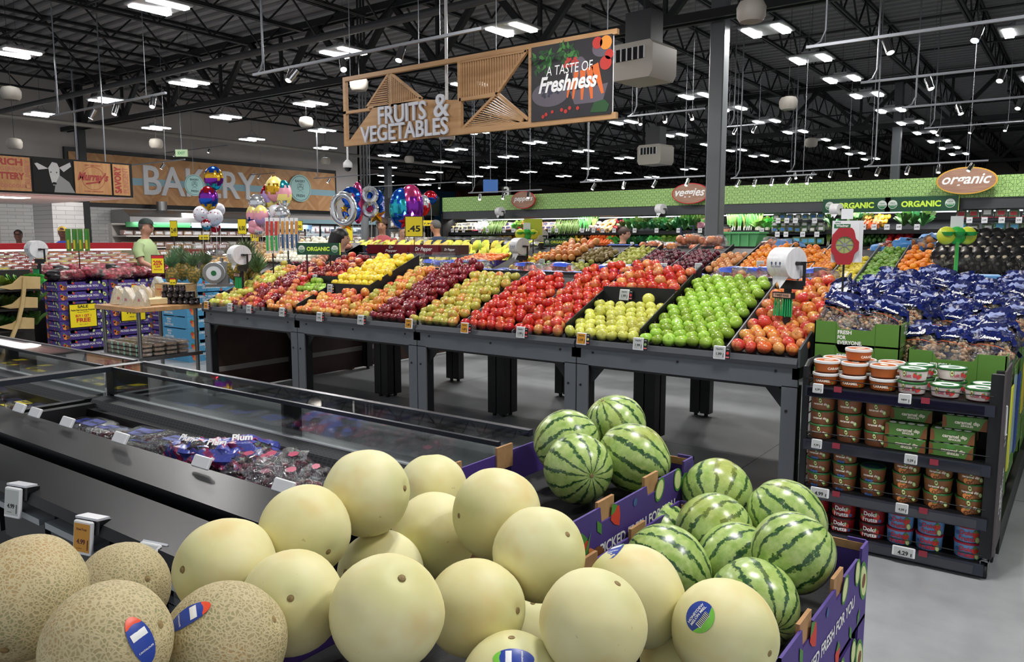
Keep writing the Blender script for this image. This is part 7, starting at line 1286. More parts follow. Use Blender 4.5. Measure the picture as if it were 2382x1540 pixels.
for (u, v, w_, h_, s_, d, lab) in ((404, 532, .14, .3, '2.49', 14.5, 'narrow yellow sign reading 2.49 beyond the man'), (563, 527, .17, .3, '6.00', 15, 'yellow sign reading 6.00 left of the pastel balloons'), (592, 545, .15, .26, '5.00', 13.5, 'small yellow sign reading 5.00 under the pastel balloons'), (694, 525, .17, .2, '5.00', 15.5, 'yellow sign reading 5.00 before the freezer doors'), (963, 527, .28, .32, '.45', 12.0, 'yellow sign reading .45 above the bananas'), (995, 519, .25, .12, '7.99', 16, 'small wide yellow sign reading 7.99 on the nut rack'), (475, 552, .2, .09, '4.99', 14, 'wide yellow sign reading 4.99 among the bakery tables'), (813, 545, .12, .25, '', 14, 'plain yellow sign behind the shopper in black'), (1400, 560, .01, .01, '', 14, '')):
    if not lab: continue
    p = atd(u, v, d); yellow_sign('price_sign', lab, tuple(p), w_, h_, (((s_, -.1, .7, 0, .3),) if s_ else ()), facing((0, 0, 0), '-y') @ Matrix.Rotation(.6, 4, 'Y'), stand=.25)
# ---------------- bakery ----------------
bk = thing('bakery_fascia', 'long herringbone wood fascia reading BAKERY with a blue stripe', 'shop fascia', (0, 0, 0)); BXX = -24.1
hb = NT('herringbone_wood'); P = hb.n('SeparateXYZ', ins={0: hb.obj()}); yy_ = hb.math('MULTIPLY', P.outputs[1], .9); ff = hb.math('ABSOLUTE', hb.math('SUBTRACT', hb.math('FRACT', yy_), .5)); ss = hb.math('MULTIPLY', hb.math('ADD', P.outputs[2], hb.math('MULTIPLY', ff, 1.1)), 7.5); idx = hb.math('ADD', hb.math('FLOOR', ss), hb.math('MULTIPLY', hb.math('FLOOR', hb.math('MULTIPLY', yy_, 2)), 7.3)); wn = hb.n('TexWhiteNoise', noise_dimensions='1D', ins={'W': idx}); hb.set(Base_Color=hb.ramp(wn.outputs['Value'], [(0, '#b98556'), (1, '#d0a273')]), Roughness=.55); hb = hb.m
struct(B(BXX-.1, BXX+.02, 10.8, 20.95, 2.5, 4.2).build('trim_fascia_edge', black)); B(BXX, BXX+.06, 10.9, 20.85, 2.62, 4.07).build('wood_face', hb, bk); B(BXX+.06, BXX+.065, 12.4, 20.85, 3.2, 3.42).build('blue_stripe', M('stripe_blue', '#8fb4bf', .5), bk)
l = MB(); add_text(l, 'BAKERY', 4.15, facing((BXX+.09, 15.15, 3.38), '+x'), 0, .015, ext=.03, h=.92); l.build('lettering', M('bakery_letter', '#dcdcdf', .45), bk)
def badge(lab, y_, z_, r, x_=BXX+.1, hang=False):
    t = thing('bakery_badge', lab, 'sign', (x_, y_, z_)); F = facing((0, 0, 0), '+x'); MB().lathe([(r, 0), (r, .04)], 40, M4=Matrix.Rotation(pi/2, 4, 'Y')).build('board', M('badge_mint', '#a9d3cf', .5), t); l = MB(); F = F @ Matrix.Translation((0, 0, .042)); band(l, F, r*.88, r*.91, 0, 48); dk_ = 0
    add_text(l, 'BAKERY', r*.9, F @ Matrix.Translation((0, r*.52, 0)), 0, .02); add_text(l, 'FRESH', r*.75, F @ Matrix.Translation((0, -r*.55, 0)), 0, .02)
    for x0 in (-.12, 0, .12): band(l, F @ Matrix.Translation((x0*r*1.2, r*.2, 0)), r*.12, r*.145, 0, 16)
    for s in (-1, 1): l.bar(F @ Vector((-s*.25*r, -.3*r, 0)), F @ Vector((s*.18*r, -.05*r, 0)), .012, .004); band(l, F @ Matrix.Translation((s*.22*r, -.02*r, 0)), r*.06, r*.085, 0, 12)
    l.build('lettering', M('badge_teal', '#1d3c44', .5), t)
    if hang: MB().tube([(0, 0, r), (0, 0, CZ-.1-z_)], .006, 5).build('hanging_wire', silver, t)
    return t
badge('large round mint badge reading BAKERY FRESH on the wood fascia', 19.1, 3.42, .5); q = atx(451, 431, -22.6); badge('hanging round mint badge reading BAKERY FRESH before the letters', q.y, q.z, .33, -22.6, True)
tile = NT('white_wall_tile'); br = tile.n('TexBrick', ins={'Vector': tile.map(tile.obj(), (1, 1, 1), rot=(0, pi/2, pi/2)), 'Color1': C4('#c9c7c5'), 'Color2': C4('#d4d2d0'), 'Mortar': C4('#9c9a98'), 'Scale': 2.2, 'Mortar Size': .012, 'Brick Width': .9, 'Row Height': .22}); tile.set(Base_Color=br.outputs['Color'], Roughness=.3); tile = tile.m
struct(B(-24.18, -24.12, 9.0, 15.6, 0, 2.5).build('wall_tile', tile)); struct(B(-24.18, -24.1, 3, 9.0, 0, 6).build('wall_bakery_left', M('wall_white', '#b9b5b2', .7))); struct(B(-24.09, -24.05, 6.6, 7.9, 0, 2.35).build('door_1', blackm)); struct(B(-20.3, -19.3, 8.3, 9.0, 0, 2.4).build('wall_tiled_pier', tile))
hd = thing('exhaust_hood', 'stainless steel exhaust hood along the bakery wall', 'exhaust hood', (0, 0, 0)); MB().prism([(-24, 1.95), (-22.9, 1.95), (-22.9, 2.2), (-23.3, 2.42), (-24, 2.42)], 12.0, 16.3, 'y').build('hood', steel, hd); m = MB(); [m.tube([(-23.6, y_, 2.42), (-23.6, y_, 2.7)], .16, 16) for y_ in (13.4, 15.2)]; m.build('duct', steel, hd); area('hood_light', (-22.5, 14, 2.35), 3, .4, 60)
bkc = thing('bakery_case', 'long open bakery case with green and blue header strips', 'refrigerated display case', (0, 0, 0)); m = MB(); m.box(-21, -20.8, 10.4, 16.4, 0, 1.95); [m.box(-20.8, -20.1, 10.4, 16.4, z_, z_+.03) for z_ in (.5, .95, 1.3, 1.6, 1.9)]; m.build('shelves', M('case_white', '#b9b4ae', .5), bkc); B(-20.1, -20.06, 10.4, 12.2, 1.85, 1.98).build('green_header', greenp, bkc); B(-20.1, -20.06, 12.25, 14.2, 1.85, 1.98).build('blue_header', M('header_blue', '#7fa6cc', .5), bkc); B(-20.1, -20.06, 14.25, 16.4, 1.85, 1.98).build('blue_header', MATS['header_blue'], bkc); area('bakery_case_glow', (-20.0, 13.4, 1.98), .2, 5.6, 55, (0, radians(20), 0))
breads = [MV('bread_crust', '#a8703c', '#cf9c62', 20, .6), M('cake_pink', '#cf9a94', .5), M('cake_white', '#ddd6cc', .5), M('cookie_brown', '#7c4a2c', .6)]
BR = [packs('pastry_pack', m_, lab_w, .26, .13, .2, 'packed pastry') for m_ in breads]; BRN = ('golden bread', 'pink cake', 'white cake', 'brown cookies'); random.seed(50)
for z_ in (.99, 1.34, 1.64):
    for i in range(21): k = random.randrange(4); BR[k].put((-20.35, 10.55+i*.28, z_), (0, 0, pi/2), 1, label='pack of %s on the shelves of the long bakery case' % BRN[k], group='%s packs in the bakery case' % BRN[k])
for (xt, y0, y1, zt_, nm) in ((-17.6, 9.6, 13.0, 1.15, 'near'), (-16.0, 11.5, 15.5, 1.2, 'middle'), (-18.5, 13.8, 17.2, 1.3, 'far')):
    o = thing('bakery_table', 'wooden bakery table loaded with pastry packs, %s one' % nm, 'table', (xt, (y0+y1)/2, 0)); L2 = (y1-y0)/2; MB().box(-.5, .5, -L2, L2, zt_-.06, zt_).build('tabletop', wood, o); [B(a*.42-.04, a*.42+.04, b*(L2-.1)-.04, b*(L2-.1)+.04, 0, zt_-.06).build('leg', wood, o) for a in (-1, 1) for b in (-1, 1)]; MB().box(-.45, .45, -L2+.05, L2-.05, zt_-.5, zt_-.46).build('shelf', wood, o)
    n_ = int((y1-y0)/.29)
    for i in range(n_):
        for j in range(3):
            for kk in range(2 if random.random() < .6 else 1): k = random.randrange(4); BR[k].put((xt+.33-.32*j, y0+.15+i*.29, zt_+.14*kk), (0, 0, pi/2+random.uniform(-.1, .1)), 1, label='pack of %s on the %s bakery table' % (BRN[k], nm), group='%s packs on the %s bakery table' % (BRN[k], nm))
# freezer doors below the end of the fascia
fz = thing('freezer_case', 'black framed freezer doors in a row past the bakery', 'refrigerated display case', (0, 0, 0)); B(-24.05, -24.0, 16.5, 22.2, .2, 2.1).build('back', M('freezer_white', '#c9ced2', .5), fz); B(-23.5, -23.2, 16.4, 22.2, 2.1, 2.25).build('header', M('header_pale', '#8fb0ba', .5), fz); area('freezer_glow', (-23.45, 19.3, 2.08), .1, 5.2, 70)
for i in range(8): y_ = 16.5+i*.71; d_ = MB(); d_.box(-23.25, -23.2, y_, y_+.05, .2, 2.1); d_.box(-23.25, -23.2, y_, y_+.71, 2.02, 2.1); d_.box(-23.25, -23.2, y_, y_+.71, .2, .3); o = d_.build('door', black, fz); B(-23.235, -23.225, y_+.05, y_+.71, .3, 2.02).build('pane', glassm, o)
fp = packs('frozen_box', M('frozen_pink', '#c24a60', .5), whitep, .2, .22, .12, 'frozen food'); fb = packs('frozen_box', M('frozen_blue', '#6fb0d0', .5), whitep, .2, .22, .12, 'frozen food'); fw = packs('frozen_box', M('frozen_white', '#d8d8da', .5), M('lab_mix', '#4a5a7a', .5), .2, .22, .12, 'frozen food')
for z_ in (.85, 1.15, 1.45, 1.75):
    for i in range(24): pr, nm = random.choice(((fp, 'pink'), (fb, 'pale blue'), (fw, 'white'))) if i > 6 else (fw, 'white'); pr.put((-23.55, 16.7+i*.232, z_), (0, 0, pi/2), 1, label=nm+' frozen food box behind the black framed doors', group=nm+' frozen boxes')
# seafood wall with screen, brown wood wall
sf = thing('seafood_fascia', 'blue wall sign reading wild caught and HEALTHY beyond the balloons', 'shop fascia', (0, 0, 0)); B(-33.9, -33.8, 28.6, 39.5, 2.3, 4.6).build('board', M('sea_blue', '#24506e', .5), sf); B(-33.92, -33.82, 28.0, 39.5, 4.6, 5.3).build('top_edge', blackm, sf); l = MB(); add_text(l, 'wild caught', 4.6, facing((-33.78, 34.3, 4.1), '+x'), 0, .01, shear=.35); add_text(l, 'IS HEALTHY', 3.4, facing((-33.78, 33.5, 2.75), '+x'), 0, .01); l.build('lettering', M('sea_letter', '#a8c4d0', .5), sf)
scr = thing('hanging_screen', 'hanging screen showing a blue underwater picture over the seafood wall', 'screen', tuple(atx(906, 487, -31))); 
sm = NT('screen_picture'); cc = sm.ramp(sm.noise(sm.obj(), 9, 5), [(.4, '#3f3a7a'), (.6, '#a8a8c8')]); sm.set(Base_Color=(0, 0, 0, 1), Emission_Color=cc, Emission_Strength=1.1, Roughness=.3); B(-.03, .03, -1.15, 1.15, -.75, .75).build('frame', black, scr); B(.031, .034, -1.1, 1.1, -.7, .7).build('display', sm.m, scr); MB().tube([(0, 0, .75), (0, 0, 2.6)], .03, 6).build('pole', black, scr)
brown = NT('brown_plank_wall'); P = brown.n('SeparateXYZ', ins={0: brown.obj()}); wn = brown.n('TexWhiteNoise', noise_dimensions='1D', ins={'W': brown.math('FLOOR', brown.math('MULTIPLY', brown.math('ADD', P.outputs[1], P.outputs[2]), 1.6))}); brown.set(Base_Color=brown.ramp(wn.outputs['Value'], [(0, '#4a2018'), (1, '#6e3a28')]), Roughness=.6)
tag(B(-33.9, -33.8, 39.6, 54, 2.3, 5.0).build('brown_wall_panel', brown.m), 'dark brown diagonal plank wall above the peppers sign', 'wall panel')
for (u, v, d, w_, h_, c, s_, lab) in ((1141, 433, 18, .34, .3, '#3f78c8', '', 'small hanging blue screen above the green fascia'), (1178, 446, 20, .24, .24, '#17181a', '3', 'black hanging aisle sign numbered 3'), (2182, 398, 19, .2, .24, '#17181a', '10', 'black hanging aisle sign numbered 10'), (2247, 398, 21, .22, .2, '#17181a', '12', 'black hanging aisle sign numbered 12 behind the oval organic sign'), (422, 356, 19, .3, .17, '#8fa882', 'EXIT', 'pale hanging EXIT sign above the bakery')):
    p = atd(u, v, d); t = thing('aisle_sign', lab+('' if s_ != '10' else ' nearer the column'), 'sign', tuple(p), .6); MB().box(-w_/2, w_/2, 0, .03, -h_/2, h_/2).build('board', M('hang_'+c, c, .5), t); MB().tube([(0, .015, h_/2), (0, .015, CZ-.1-p.z)], .006, 5).build('hanging_wire', silver, t)
    if s_: l = MB(); add_text(l, s_, w_*.6, facing((0, -.002, 0), '-y'), 0, .03); l.build('lettering', whitep if s_ != 'EXIT' else greenp, t)
ck = thing('round_column_cover', 'grey column sleeve hanging amid the number balloons with dark conduits above', 'column cover', (0, 0, 0)); p = atd(848, 480, 15); m = MB(); m.tube([(p.x, p.y, 1.3), (p.x, p.y, 2.45)], .075, 16); m.build('sleeve', colm, ck); m = MB(); [m.tube([(p.x+.05*k, p.y+.03*k, 2.45), (p.x+.05*k, p.y+.03*k, CZ-.1)], .022, 6) for k in (-1, 0, 1)]; m.build('conduit', steelb, ck)
# nut rack near the green wall's left end
nr = thing('nut_rack', 'dark rack of clear nut bags at the left end of the produce wall', 'shelf rack', (0, 0, 0)); m = MB(); m.box(-15.2, -14.0, 15.4, 15.5, 0, 2.15); [m.box(-15.2, -14.0, 15.0, 15.5, z_, z_+.03) for z_ in (1.2, 1.5, 1.8, 2.1)]; m.build('shelves', blackm, nr); MB().box(-15.6, -13.9, 15.3, 15.6, 2.15, 2.65).build('end_panel', M('panel_dark', '#242528', .5), nr)
for z_ in (1.23, 1.53, 1.83):
    for i in range(7): pb.put((-15.1+i*.17, 15.1, z_), (0, 0, 0), (.75, 1, 1.6), label='clear bag of nuts on the dark rack by the produce wall', group='nut bags on the dark rack')
# ---------------- balloons ----------------
foil = {k: M('foil_'+k, c, .3 if k in ('white', 'yellow', 'lilac', 'rose') else .14, .15 if k in ('white', 'yellow', 'lilac', 'rose') else .8) for k, c in dict(silver='#cfd2d6', blue='#1c52b8', pink='#d0487f', gold='#d0a02c', purple='#7a2a9c', teal='#2aa6b8', red='#c52230', white='#d8d8e0', yellow='#e3d27a', lilac='#a78fc4', rose='#d995a4').items()}
film_b = film('balloon_film', tint=(.93, .93, .97), alpha=.22, rough=.05, crinkle=False)
def balloon(lab, u, v, d, r, cols, shape='oval', sz_=1.0, clear_=False, zbot=1.3, group=None):
    r *= 1.15; p = atd(u, v, d); t = thing('foil_balloon', lab, 'balloon', tuple(p), .6, group); m = MB(); ks = [foil[c] for c in cols]
    if shape == 'oval': m.ball((0, 0, 0), r, 20, 14, sc=(1, .6, sz_)); m.mi = [min(len(cols)-1, int((1-(sum(m.v[j][2] for j in f)/len(f)/(r*sz_)+1)/2)*len(cols)+.25*sin(9*m.v[f[0]][0]/r))) for f in m.f]
    elif shape == 'ring': m.tube([(cos(a)*r, 0, sin(a)*r*sz_) for a in [i*pi/12 for i in range(25)]], r*.33, 10, cap=False)
    elif shape == 'bar': m.ball((0, 0, 0), r, 14, 10, sc=(.45, .35, sz_))
    elif shape == 'eight': [m.tube([(cos(a)*r*.6, 0, o+sin(a)*r*.6) for a in [i*pi/8 for i in range(17)]], r*.28, 8, cap=False) for o in (r*.65, -r*.65)]
    elif shape == 'star':
        o = [(cos(pi/2+i*pi/5)*r*(1 if i % 2 == 0 else .5), sin(pi/2+i*pi/5)*r*(1 if i % 2 == 0 else .5)) for i in range(10)]; n = len(m.v); m.add([(a, 0, b) for a, b in o]+[(0, -r*.3, 0), (0, r*.3, 0)], [(i, (i+1) % 10, 10) for i in range(10)]+[((i+1) % 10, i, 11) for i in range(10)], 0, False)
    m.mi = [min(max(x, 0), len(ks)-1) for x in m.mi]; m.build('foil', ks, t); s = MB(); s.tube([(0, 0, -r*sz_*.9), (.02, 0, -r*sz_-.1), (0, 0, zbot-p.z)], .0025, 4); s.build('ribbon', white, t)
    if clear_: l = MB(); [disc(l, frame((random.uniform(-.6, .6)*r, -r*.52, random.uniform(-.6, .6)*r*sz_), (1, 0, 0), (0, 0, 1)), r*.07, 0, 8) for _ in range(12)]; l.build('printed_dots', M('dots_print', '#b03a50', .4), t)
    return t
random.seed(5)
for a in ((497, 415, 11, .12, ['blue', 'gold', 'purple', 'teal'], 'oval', 1.25, 'topmost multicoloured foil balloon before the bakery letters'), (485, 462, 11, .12, ['red', 'purple', 'blue', 'gold'], 'oval', 1.3, 'red, purple and blue foil balloon below the topmost one'), (468, 498, 11, .1, ['white'], 'oval', 1, 'white confetti balloon at the left of the lower cluster'), (500, 505, 11, .1, ['white'], 'oval', 1, 'white confetti balloon in the middle of the lower cluster'), (508, 488, 11.3, .085, ['white'], 'oval', 1, 'small white balloon behind the red and purple one'), (480, 522, 11, .07, ['red', 'white', 'teal'], 'oval', 1, 'small red and white balloon under the confetti balloons'), (500, 528, 11.1, .07, ['white', 'red'], 'oval', 1, 'lowest white and red balloon of the bakery cluster'),
 (598, 472, 13, .13, ['silver'], 'oval', 1, 'silver balloon above the pastel egg-shaped ones'), (590, 500, 13, .11, ['yellow', 'rose', 'blue'], 'oval', 1.3, 'pastel egg balloon on the left of the pair'), (607, 501, 12.9, .11, ['yellow', 'rose', 'lilac'], 'oval', 1.3, 'pastel egg balloon on the right of the pair'), (592, 522, 13, .09, ['rose'], 'oval', 1, 'small rose balloon under the pastel eggs'), (588, 534, 13, .07, ['rose'], 'oval', 1, 'lowest small rose balloon'), (604, 537, 13, .09, ['rose', 'silver'], 'oval', 1, 'rose and silver balloon by the lowest one'),
 (639, 440, 13, .14, ['yellow', 'gold', 'rose'], 'oval', 1.3, 'yellow cupcake-like balloon at the top of the second cluster'), (626, 458, 13.1, .13, ['red', 'lilac', 'yellow'], 'oval', 1.5, 'tall striped balloon on the left of the cupcake one'), (660, 452, 13, .12, ['teal', 'rose', 'yellow', 'silver'], 'oval', 1.7, 'cone shaped striped balloon near the round badge'), (636, 420, 13.2, .06, ['gold'], 'oval', 1.2, 'small golden balloon at the very top'), (645, 462, 13.3, .1, ['red'], 'oval', 1, 'red balloon between the striped ones'),
 (623, 500, 13, .11, ['silver'], 'oval', 1, 'silver balloon left in the silver cluster'), (641, 495, 13, .12, ['white'], 'oval', 1, 'white balloon on top of the silver cluster'), (656, 498, 12.9, .12, ['silver'], 'oval', 1, 'silver balloon right in the silver cluster'), (640, 518, 12.9, .1, ['silver'], 'oval', 1, 'silver balloon at the lower middle'), (658, 519, 13, .1, ['white'], 'oval', 1, 'white balloon at the lower right of the silver cluster'), (624, 520, 13, .09, ['white'], 'oval', 1, 'white balloon at the lower left of the silver cluster'),
 (799, 486, 12, .14, ['silver'], 'ring', 1.35, 'big silver number zero balloon'), (801, 486, 12.3, .06, ['gold'], 'star', 1, 'small gold balloon seen through the silver zero'), (806, 520, 12.2, .12, ['gold'], 'star', 1, 'gold balloon under the silver zero'), (817, 475, 12.6, .16, ['blue'], 'eight', 1.2, 'blue number balloon beside the silver zero'), (832, 472, 12.8, .2, ['pink'], 'bar', 1.5, 'pink number balloon left of the grey sleeve'), (860, 470, 12.8, .15, ['silver', 'pink'], 'eight', 1.2, 'pink and silver number balloon right of the grey sleeve'), (873, 475, 13, .14, ['blue'], 'eight', 1.3, 'blue number balloon at the seafood wall'), (875, 500, 13, .15, ['gold'], 'star', 1, 'large gold balloon below the blue one'), (862, 490, 12.9, .1, ['pink'], 'star', 1, 'pink star balloon by the sleeve'),
 (935, 485, 14, .2, ['blue', 'teal', 'blue'], 'oval', 1.6, 'tall blue balloon at the right balloon cluster'), (956, 480, 14, .2, ['pink', 'purple', 'purple'], 'oval', 1.7, 'tall pink and purple balloon at the right cluster'), (940, 505, 13.8, .12, ['blue'], 'star', 1, 'blue star balloon low in the right cluster'), (957, 507, 13.7, .14, ['purple'], 'star', 1, 'purple star balloon low in the right cluster'), (943, 518, 13.6, .11, ['red'], 'star', 1, 'red star balloon lowest in the right cluster'), (972, 495, 14.2, .14, ['red', 'gold'], 'star', 1, 'red and gold star balloon by the dark panel'), (984, 478, 14.3, .12, ['silver', 'red'], 'oval', 1.4, 'silver and red balloon at the right end of the clusters'), (1001, 460, 15, .12, ['red', 'blue'], 'oval', 1, 'red and blue round balloon above the nut rack')):
    balloon(a[7], a[0], a[1], a[2], a[3], a[4], a[5], a[6], clear_='confetti' in a[7])
# ---------------- people ----------------
skin = {'light': M('skin_light', '#bf8f76', .5), 'warm': M('skin_warm', '#b98364', .5), 'dark': M('skin_dark', '#5a3a2c', .5)}
def limb(mb, pts, rs, n=12, m=0): mb.tube([Vector(p) for p in pts], rs, n, m)
def person(lab, u, vtop, dep, face_az, skin_, hair_m, shirt, pants, height=1.75, arms='rest', cap=None, hair='short', glasses=False, sleeves='short', female=False, apron=None, bend=0.0):
    """a standing figure; local +y is where the figure looks; built as continuous skinned body, clothes and hair are its children"""
    top = atd(u, vtop, dep); base = Vector((top.x, top.y, 0)); height = top.z; s = height/1.75; t = thing('person', lab, 'person', tuple(base), face_az)
    W_ = .92 if female else 1.0; hips = 1.0*W_
    b = MB()
    # torso, neck and head as one lofted body
    prof = [(.0, .93, .16*hips, .11), (.0, 1.03, .155*W_, .105), (.0, 1.15, .145*W_, .1), (.01, 1.28, .165*W_, .115), (.0, 1.38, .175*W_, .11), (-.005, 1.44, .12*W_, .085), (.0, 1.475, .06, .06), (.01, 1.52, .054, .056), (.02, 1.55, .058, .07), (.03, 1.58, .068, .088), (.03, 1.62, .074, .094), (.025, 1.67, .076, .098), (.02, 1.71, .07, .092), (.02, 1.74, .05, .065), (.02, 1.752, .015, .02)]
    n = 20; vs = []
    for (yo, z, rx, ry) in prof:
        for k in range(n):
            a = 2*pi*k/n; x = cos(a)*rx; y = sin(a)*ry+yo+bend*max(0, z-1.0)
            if 1.55 < z < 1.7:  # nose, brow, chin
                if abs(x) < .016 and sin(a) > 0: y += .018*(1-abs(z-1.62)/.05) if abs(z-1.62) < .05 else 0
            vs.append((x*s, y*s, z*s))
    b.add(vs, [(i*n+k, i*n+(k+1) % n, (i+1)*n+(k+1) % n, (i+1)*n+k) for i in range(len(prof)-1) for k in range(n)]+[tuple(range((len(prof)-1)*n, len(prof)*n))], 0, True)
    hy = (.03+bend*.62)*s; f = lambda x, y, z: (x*s, y*s+bend*max(0, z-1.0)*s, z*s)
    arm = {}
    for sd in (-1, 1):
        if arms == 'front' or (arms == 'one' and sd == 1) or arms == 'down_front': e = (sd*.24*W_, .06, 1.14); h = (sd*.13, .34, 1.12 if arms != 'down_front' else .98)
        else: e = (sd*.245*W_, -.02, 1.14); h = (sd*.24*W_, .08, .9)
        sh = (sd*.17*W_, 0, 1.40); pts = [f(*sh), f(sd*.215*W_, -.01, 1.3), f(*e), f((e[0]+h[0])/2, (e[1]+h[1])/2, (e[2]+h[2])/2), f(*h)]; rs = [.055*s, .05*s, .04*s, .036*s, .025*s]; limb(b, pts, rs); arm[sd] = (pts, rs)
        hv = (Vector(pts[4])-Vector(pts[3])).normalized(); sd_v = hv.cross(Vector((0, 0, 1))).normalized(); up_ = sd_v.cross(hv); P0 = Vector(pts[4]); b.tube([P0, P0+hv*.05*s, P0+hv*.09*s], [.024*s, .034*s, .03*s], 8)
        for q in range(4): a0 = P0+hv*.085*s+sd_v*(q-1.5)*.019*s; L_ = (.07, .08, .075, .06)[q]*s; b.tube([a0, a0+hv*L_*.5-up_*.006*s, a0+hv*L_*.85-up_*.03*s], [.0095*s, .009*s, .007*s], 6)
        a0 = P0+hv*.03*s-sd_v*sd*.028*s; b.tube([a0, a0-sd_v*sd*.03*s+hv*.03*s, a0-sd_v*sd*.03*s+hv*.06*s], [.012*s, .01*s, .008*s], 6)
        b.ball((sd*.074*s, hy-.012*s, 1.625*s), .022*s, 8, 6, sc=(.4, .8, 1.3))                       # ear
        L = [f(sd*.085, 0, .95), f(sd*.095, .01, .52), f(sd*.095, -.01, .1)]; b.tube([Vector(q) for q in L], [.085*s, .055*s, .038*s], 12); b.tube([Vector(f(sd*.095, -.05, .06)), Vector(f(sd*.1, .1, .035)), Vector(f(sd*.1, .17, .03))], [.04*s, .038*s, .025*s], 8)
    b.build('body', skin[skin_], t)
    fc = MB(); 
    for sd in (-1, 1): fc.ball((sd*.03*s, hy+.083*s, 1.635*s), .0095*s, 8, 6, 0); fc.bar((sd*.015*s, hy+.09*s, 1.655*s), (sd*.045*s, hy+.082*s, 1.657*s), .006*s, .005*s, 0)
    fc.bar((-.022*s, hy+.083*s, 1.578*s), (.022*s, hy+.083*s, 1.578*s), .008*s, .007*s, 1); fc.build('face', [M('eye_dark', '#1c1512', .3), M('lip', '#a05a50', .5)], t)
    if glasses: g = MB(); [g.tube([(sd*.032*s+cos(a)*.022*s, hy+.098*s, 1.633*s+sin(a)*.018*s) for a in [i*pi/6 for i in range(13)]], .002*s, 5) for sd in (-1, 1)]; [g.tube([(sd*.055*s, hy+.095*s, 1.637*s), (sd*.077*s, hy, 1.635*s)], .002*s, 5) for sd in (-1, 1)]; g.build('glasses', black, t)
    sh_ = MB(); vs = []; pr = [q for q in prof if q[1] <= 1.45]+[(0, 1.47, .075, .07)]; pr = [(0, .90, .17*hips, .12)]+pr
    for (yo, z, rx, ry) in pr:
        for k in range(n): a = 2*pi*k/n; w = 1.08+.02*sin(3*a+z*20); vs.append((cos(a)*rx*w*s, (sin(a)*ry*w+yo+bend*max(0, z-1.0))*s, z*s))
    sh_.add(vs, [(i*n+k, i*n+(k+1) % n, (i+1)*n+(k+1) % n, (i+1)*n+k) for i in range(len(pr)-1) for k in range(n)], 0, True)
    for sd in (-1, 1):
        pts, rs = arm[sd]
        if sleeves == 'long': sh_.tube([Vector(p) for p in pts], [r*1.3 for r in rs], 12, 0)
        else: sh_.tube([Vector(pts[0]), Vector(pts[1]), Vector(pts[1]).lerp(Vector(pts[2]), .6)], [rs[0]*1.35, rs[1]*1.4, rs[2]*1.6], 12, 0, cap=False)
    sh_.build('shirt', shirt, t)
    pa = MB(); pa.lathe([(.165*hips*s, .0), (.17*hips*s, .08*s)], 18, (0, 0, .86*s), sy=.72); [pa.tube([Vector(f(sd*.085, 0, .92)), Vector(f(sd*.096, .01, .52)), Vector(f(sd*.096, -.01, .09))], [.1*s, .075*s, .06*s], 14) for sd in (-1, 1)]; pa.build('trousers', pants, t)
    hm_ = MB()
    if hair != 'bald':
        def hf(p):
            q = Vector(p)
            if hair in ('curly',): q = q*(1+.14*mnoise.noise(p*5))
            return q
        hm_.ball((0, hy-.012*s, 1.668*s), 1, 20, 14, sc=(.086*s, .104*s, .098*s) if hair != 'curly' else (.11*s, .12*s, .12*s), fn=hf); keep = []
        for q in hm_.f:
            c = sum((Vector(hm_.v[j]) for j in q), Vector())/len(q)
            if hair == 'curly' and (c.z > 1.66*s and c.y < hy+.075*s or c.z > 1.6*s and c.y < hy+.03*s) or c.z > ((1.675 if female else 1.69) if hair != 'buzz' else 1.70)*s or (c.y < hy+(.04 if female else -.01)*s and c.z > (1.57 if female else 1.58)*s): keep.append(q)
        hm_.f = keep; hm_.mi = [0]*len(keep); hm_.sm = [True]*len(keep)
        if hair == 'bun': hm_.ball((0, hy-.09*s, 1.75*s), .04*s, 10, 8); 
        if hair == 'tied': hm_.tube([(0, hy-.09*s, 1.66*s), (0, hy-.14*s, 1.6*s), (0, hy-.13*s, 1.45*s)], [.05*s, .045*s, .02*s], 10)
        if hair == 'long': hm_.tube([(0, hy-.03*s, 1.69*s), (0, hy-.065*s, 1.6*s), (0, hy-.1*s, 1.5*s), (0, hy-.12*s, 1.38*s)], [.1*s, .1*s, .085*s, .04*s], 14)
        hm_.build('hair', hair_m, t)
    if cap: c = MB(); c.ball((0, hy-.005*s, 1.69*s), 1, 18, 12, sc=(.088*s, .106*s, .085*s)); c.f = [q for q in c.f if sum(c.v[j][2] for j in q)/len(q) > 1.68*s]; c.mi = [0]*len(c.f); c.sm = [True]*len(c.f); c.add([(-.07*s, hy+.07*s, 1.69*s), (.07*s, hy+.07*s, 1.69*s), (.06*s, hy+.15*s, 1.675*s), (.0, hy+.175*s, 1.675*s), (-.06*s, hy+.15*s, 1.675*s)], [(0, 1, 2, 3, 4)], 0); c.build('cap', cap, t)
    if apron: a = MB(); a.prism([(-.13*s, .6*s), (.13*s, .6*s), (.11*s, 1.25*s), (-.11*s, 1.25*s)], .135*s, .145*s, 'y'); a.build('apron', apron, t)
    return t
hblack = MV('hair_black', '#0e0c0d', '#1c1718', 80, .45); hbrown = MV('hair_brown', '#2c1a12', '#3e271b', 60, .6); hgrey = M('hair_grey', '#5c5a58', .7); jeans = M('jeans', '#2a3140', .8); blackcl = M('black_cloth', '#0d0d10', .8)
man = person('man in a dark cap and pale green t-shirt reaching over the produce', 335, 511, 11.9, radians(-56), 'light', hgrey, M('shirt_green', '#a9c08c', .8), jeans, arms='down_front', cap=M('cap_green', '#1c2a24', .7))
l = MB(); F = frame((0, -.135, 1.3), (-1, 0, 0), (0, 0, 1)); band(l, F, .06, .08, 0, 20); rect(l, F, .07, .05, 1); l.build('shirt_print', [M('print_dark', '#5a6a52', .7), M('print_tan', '#a8745a', .7)], man)
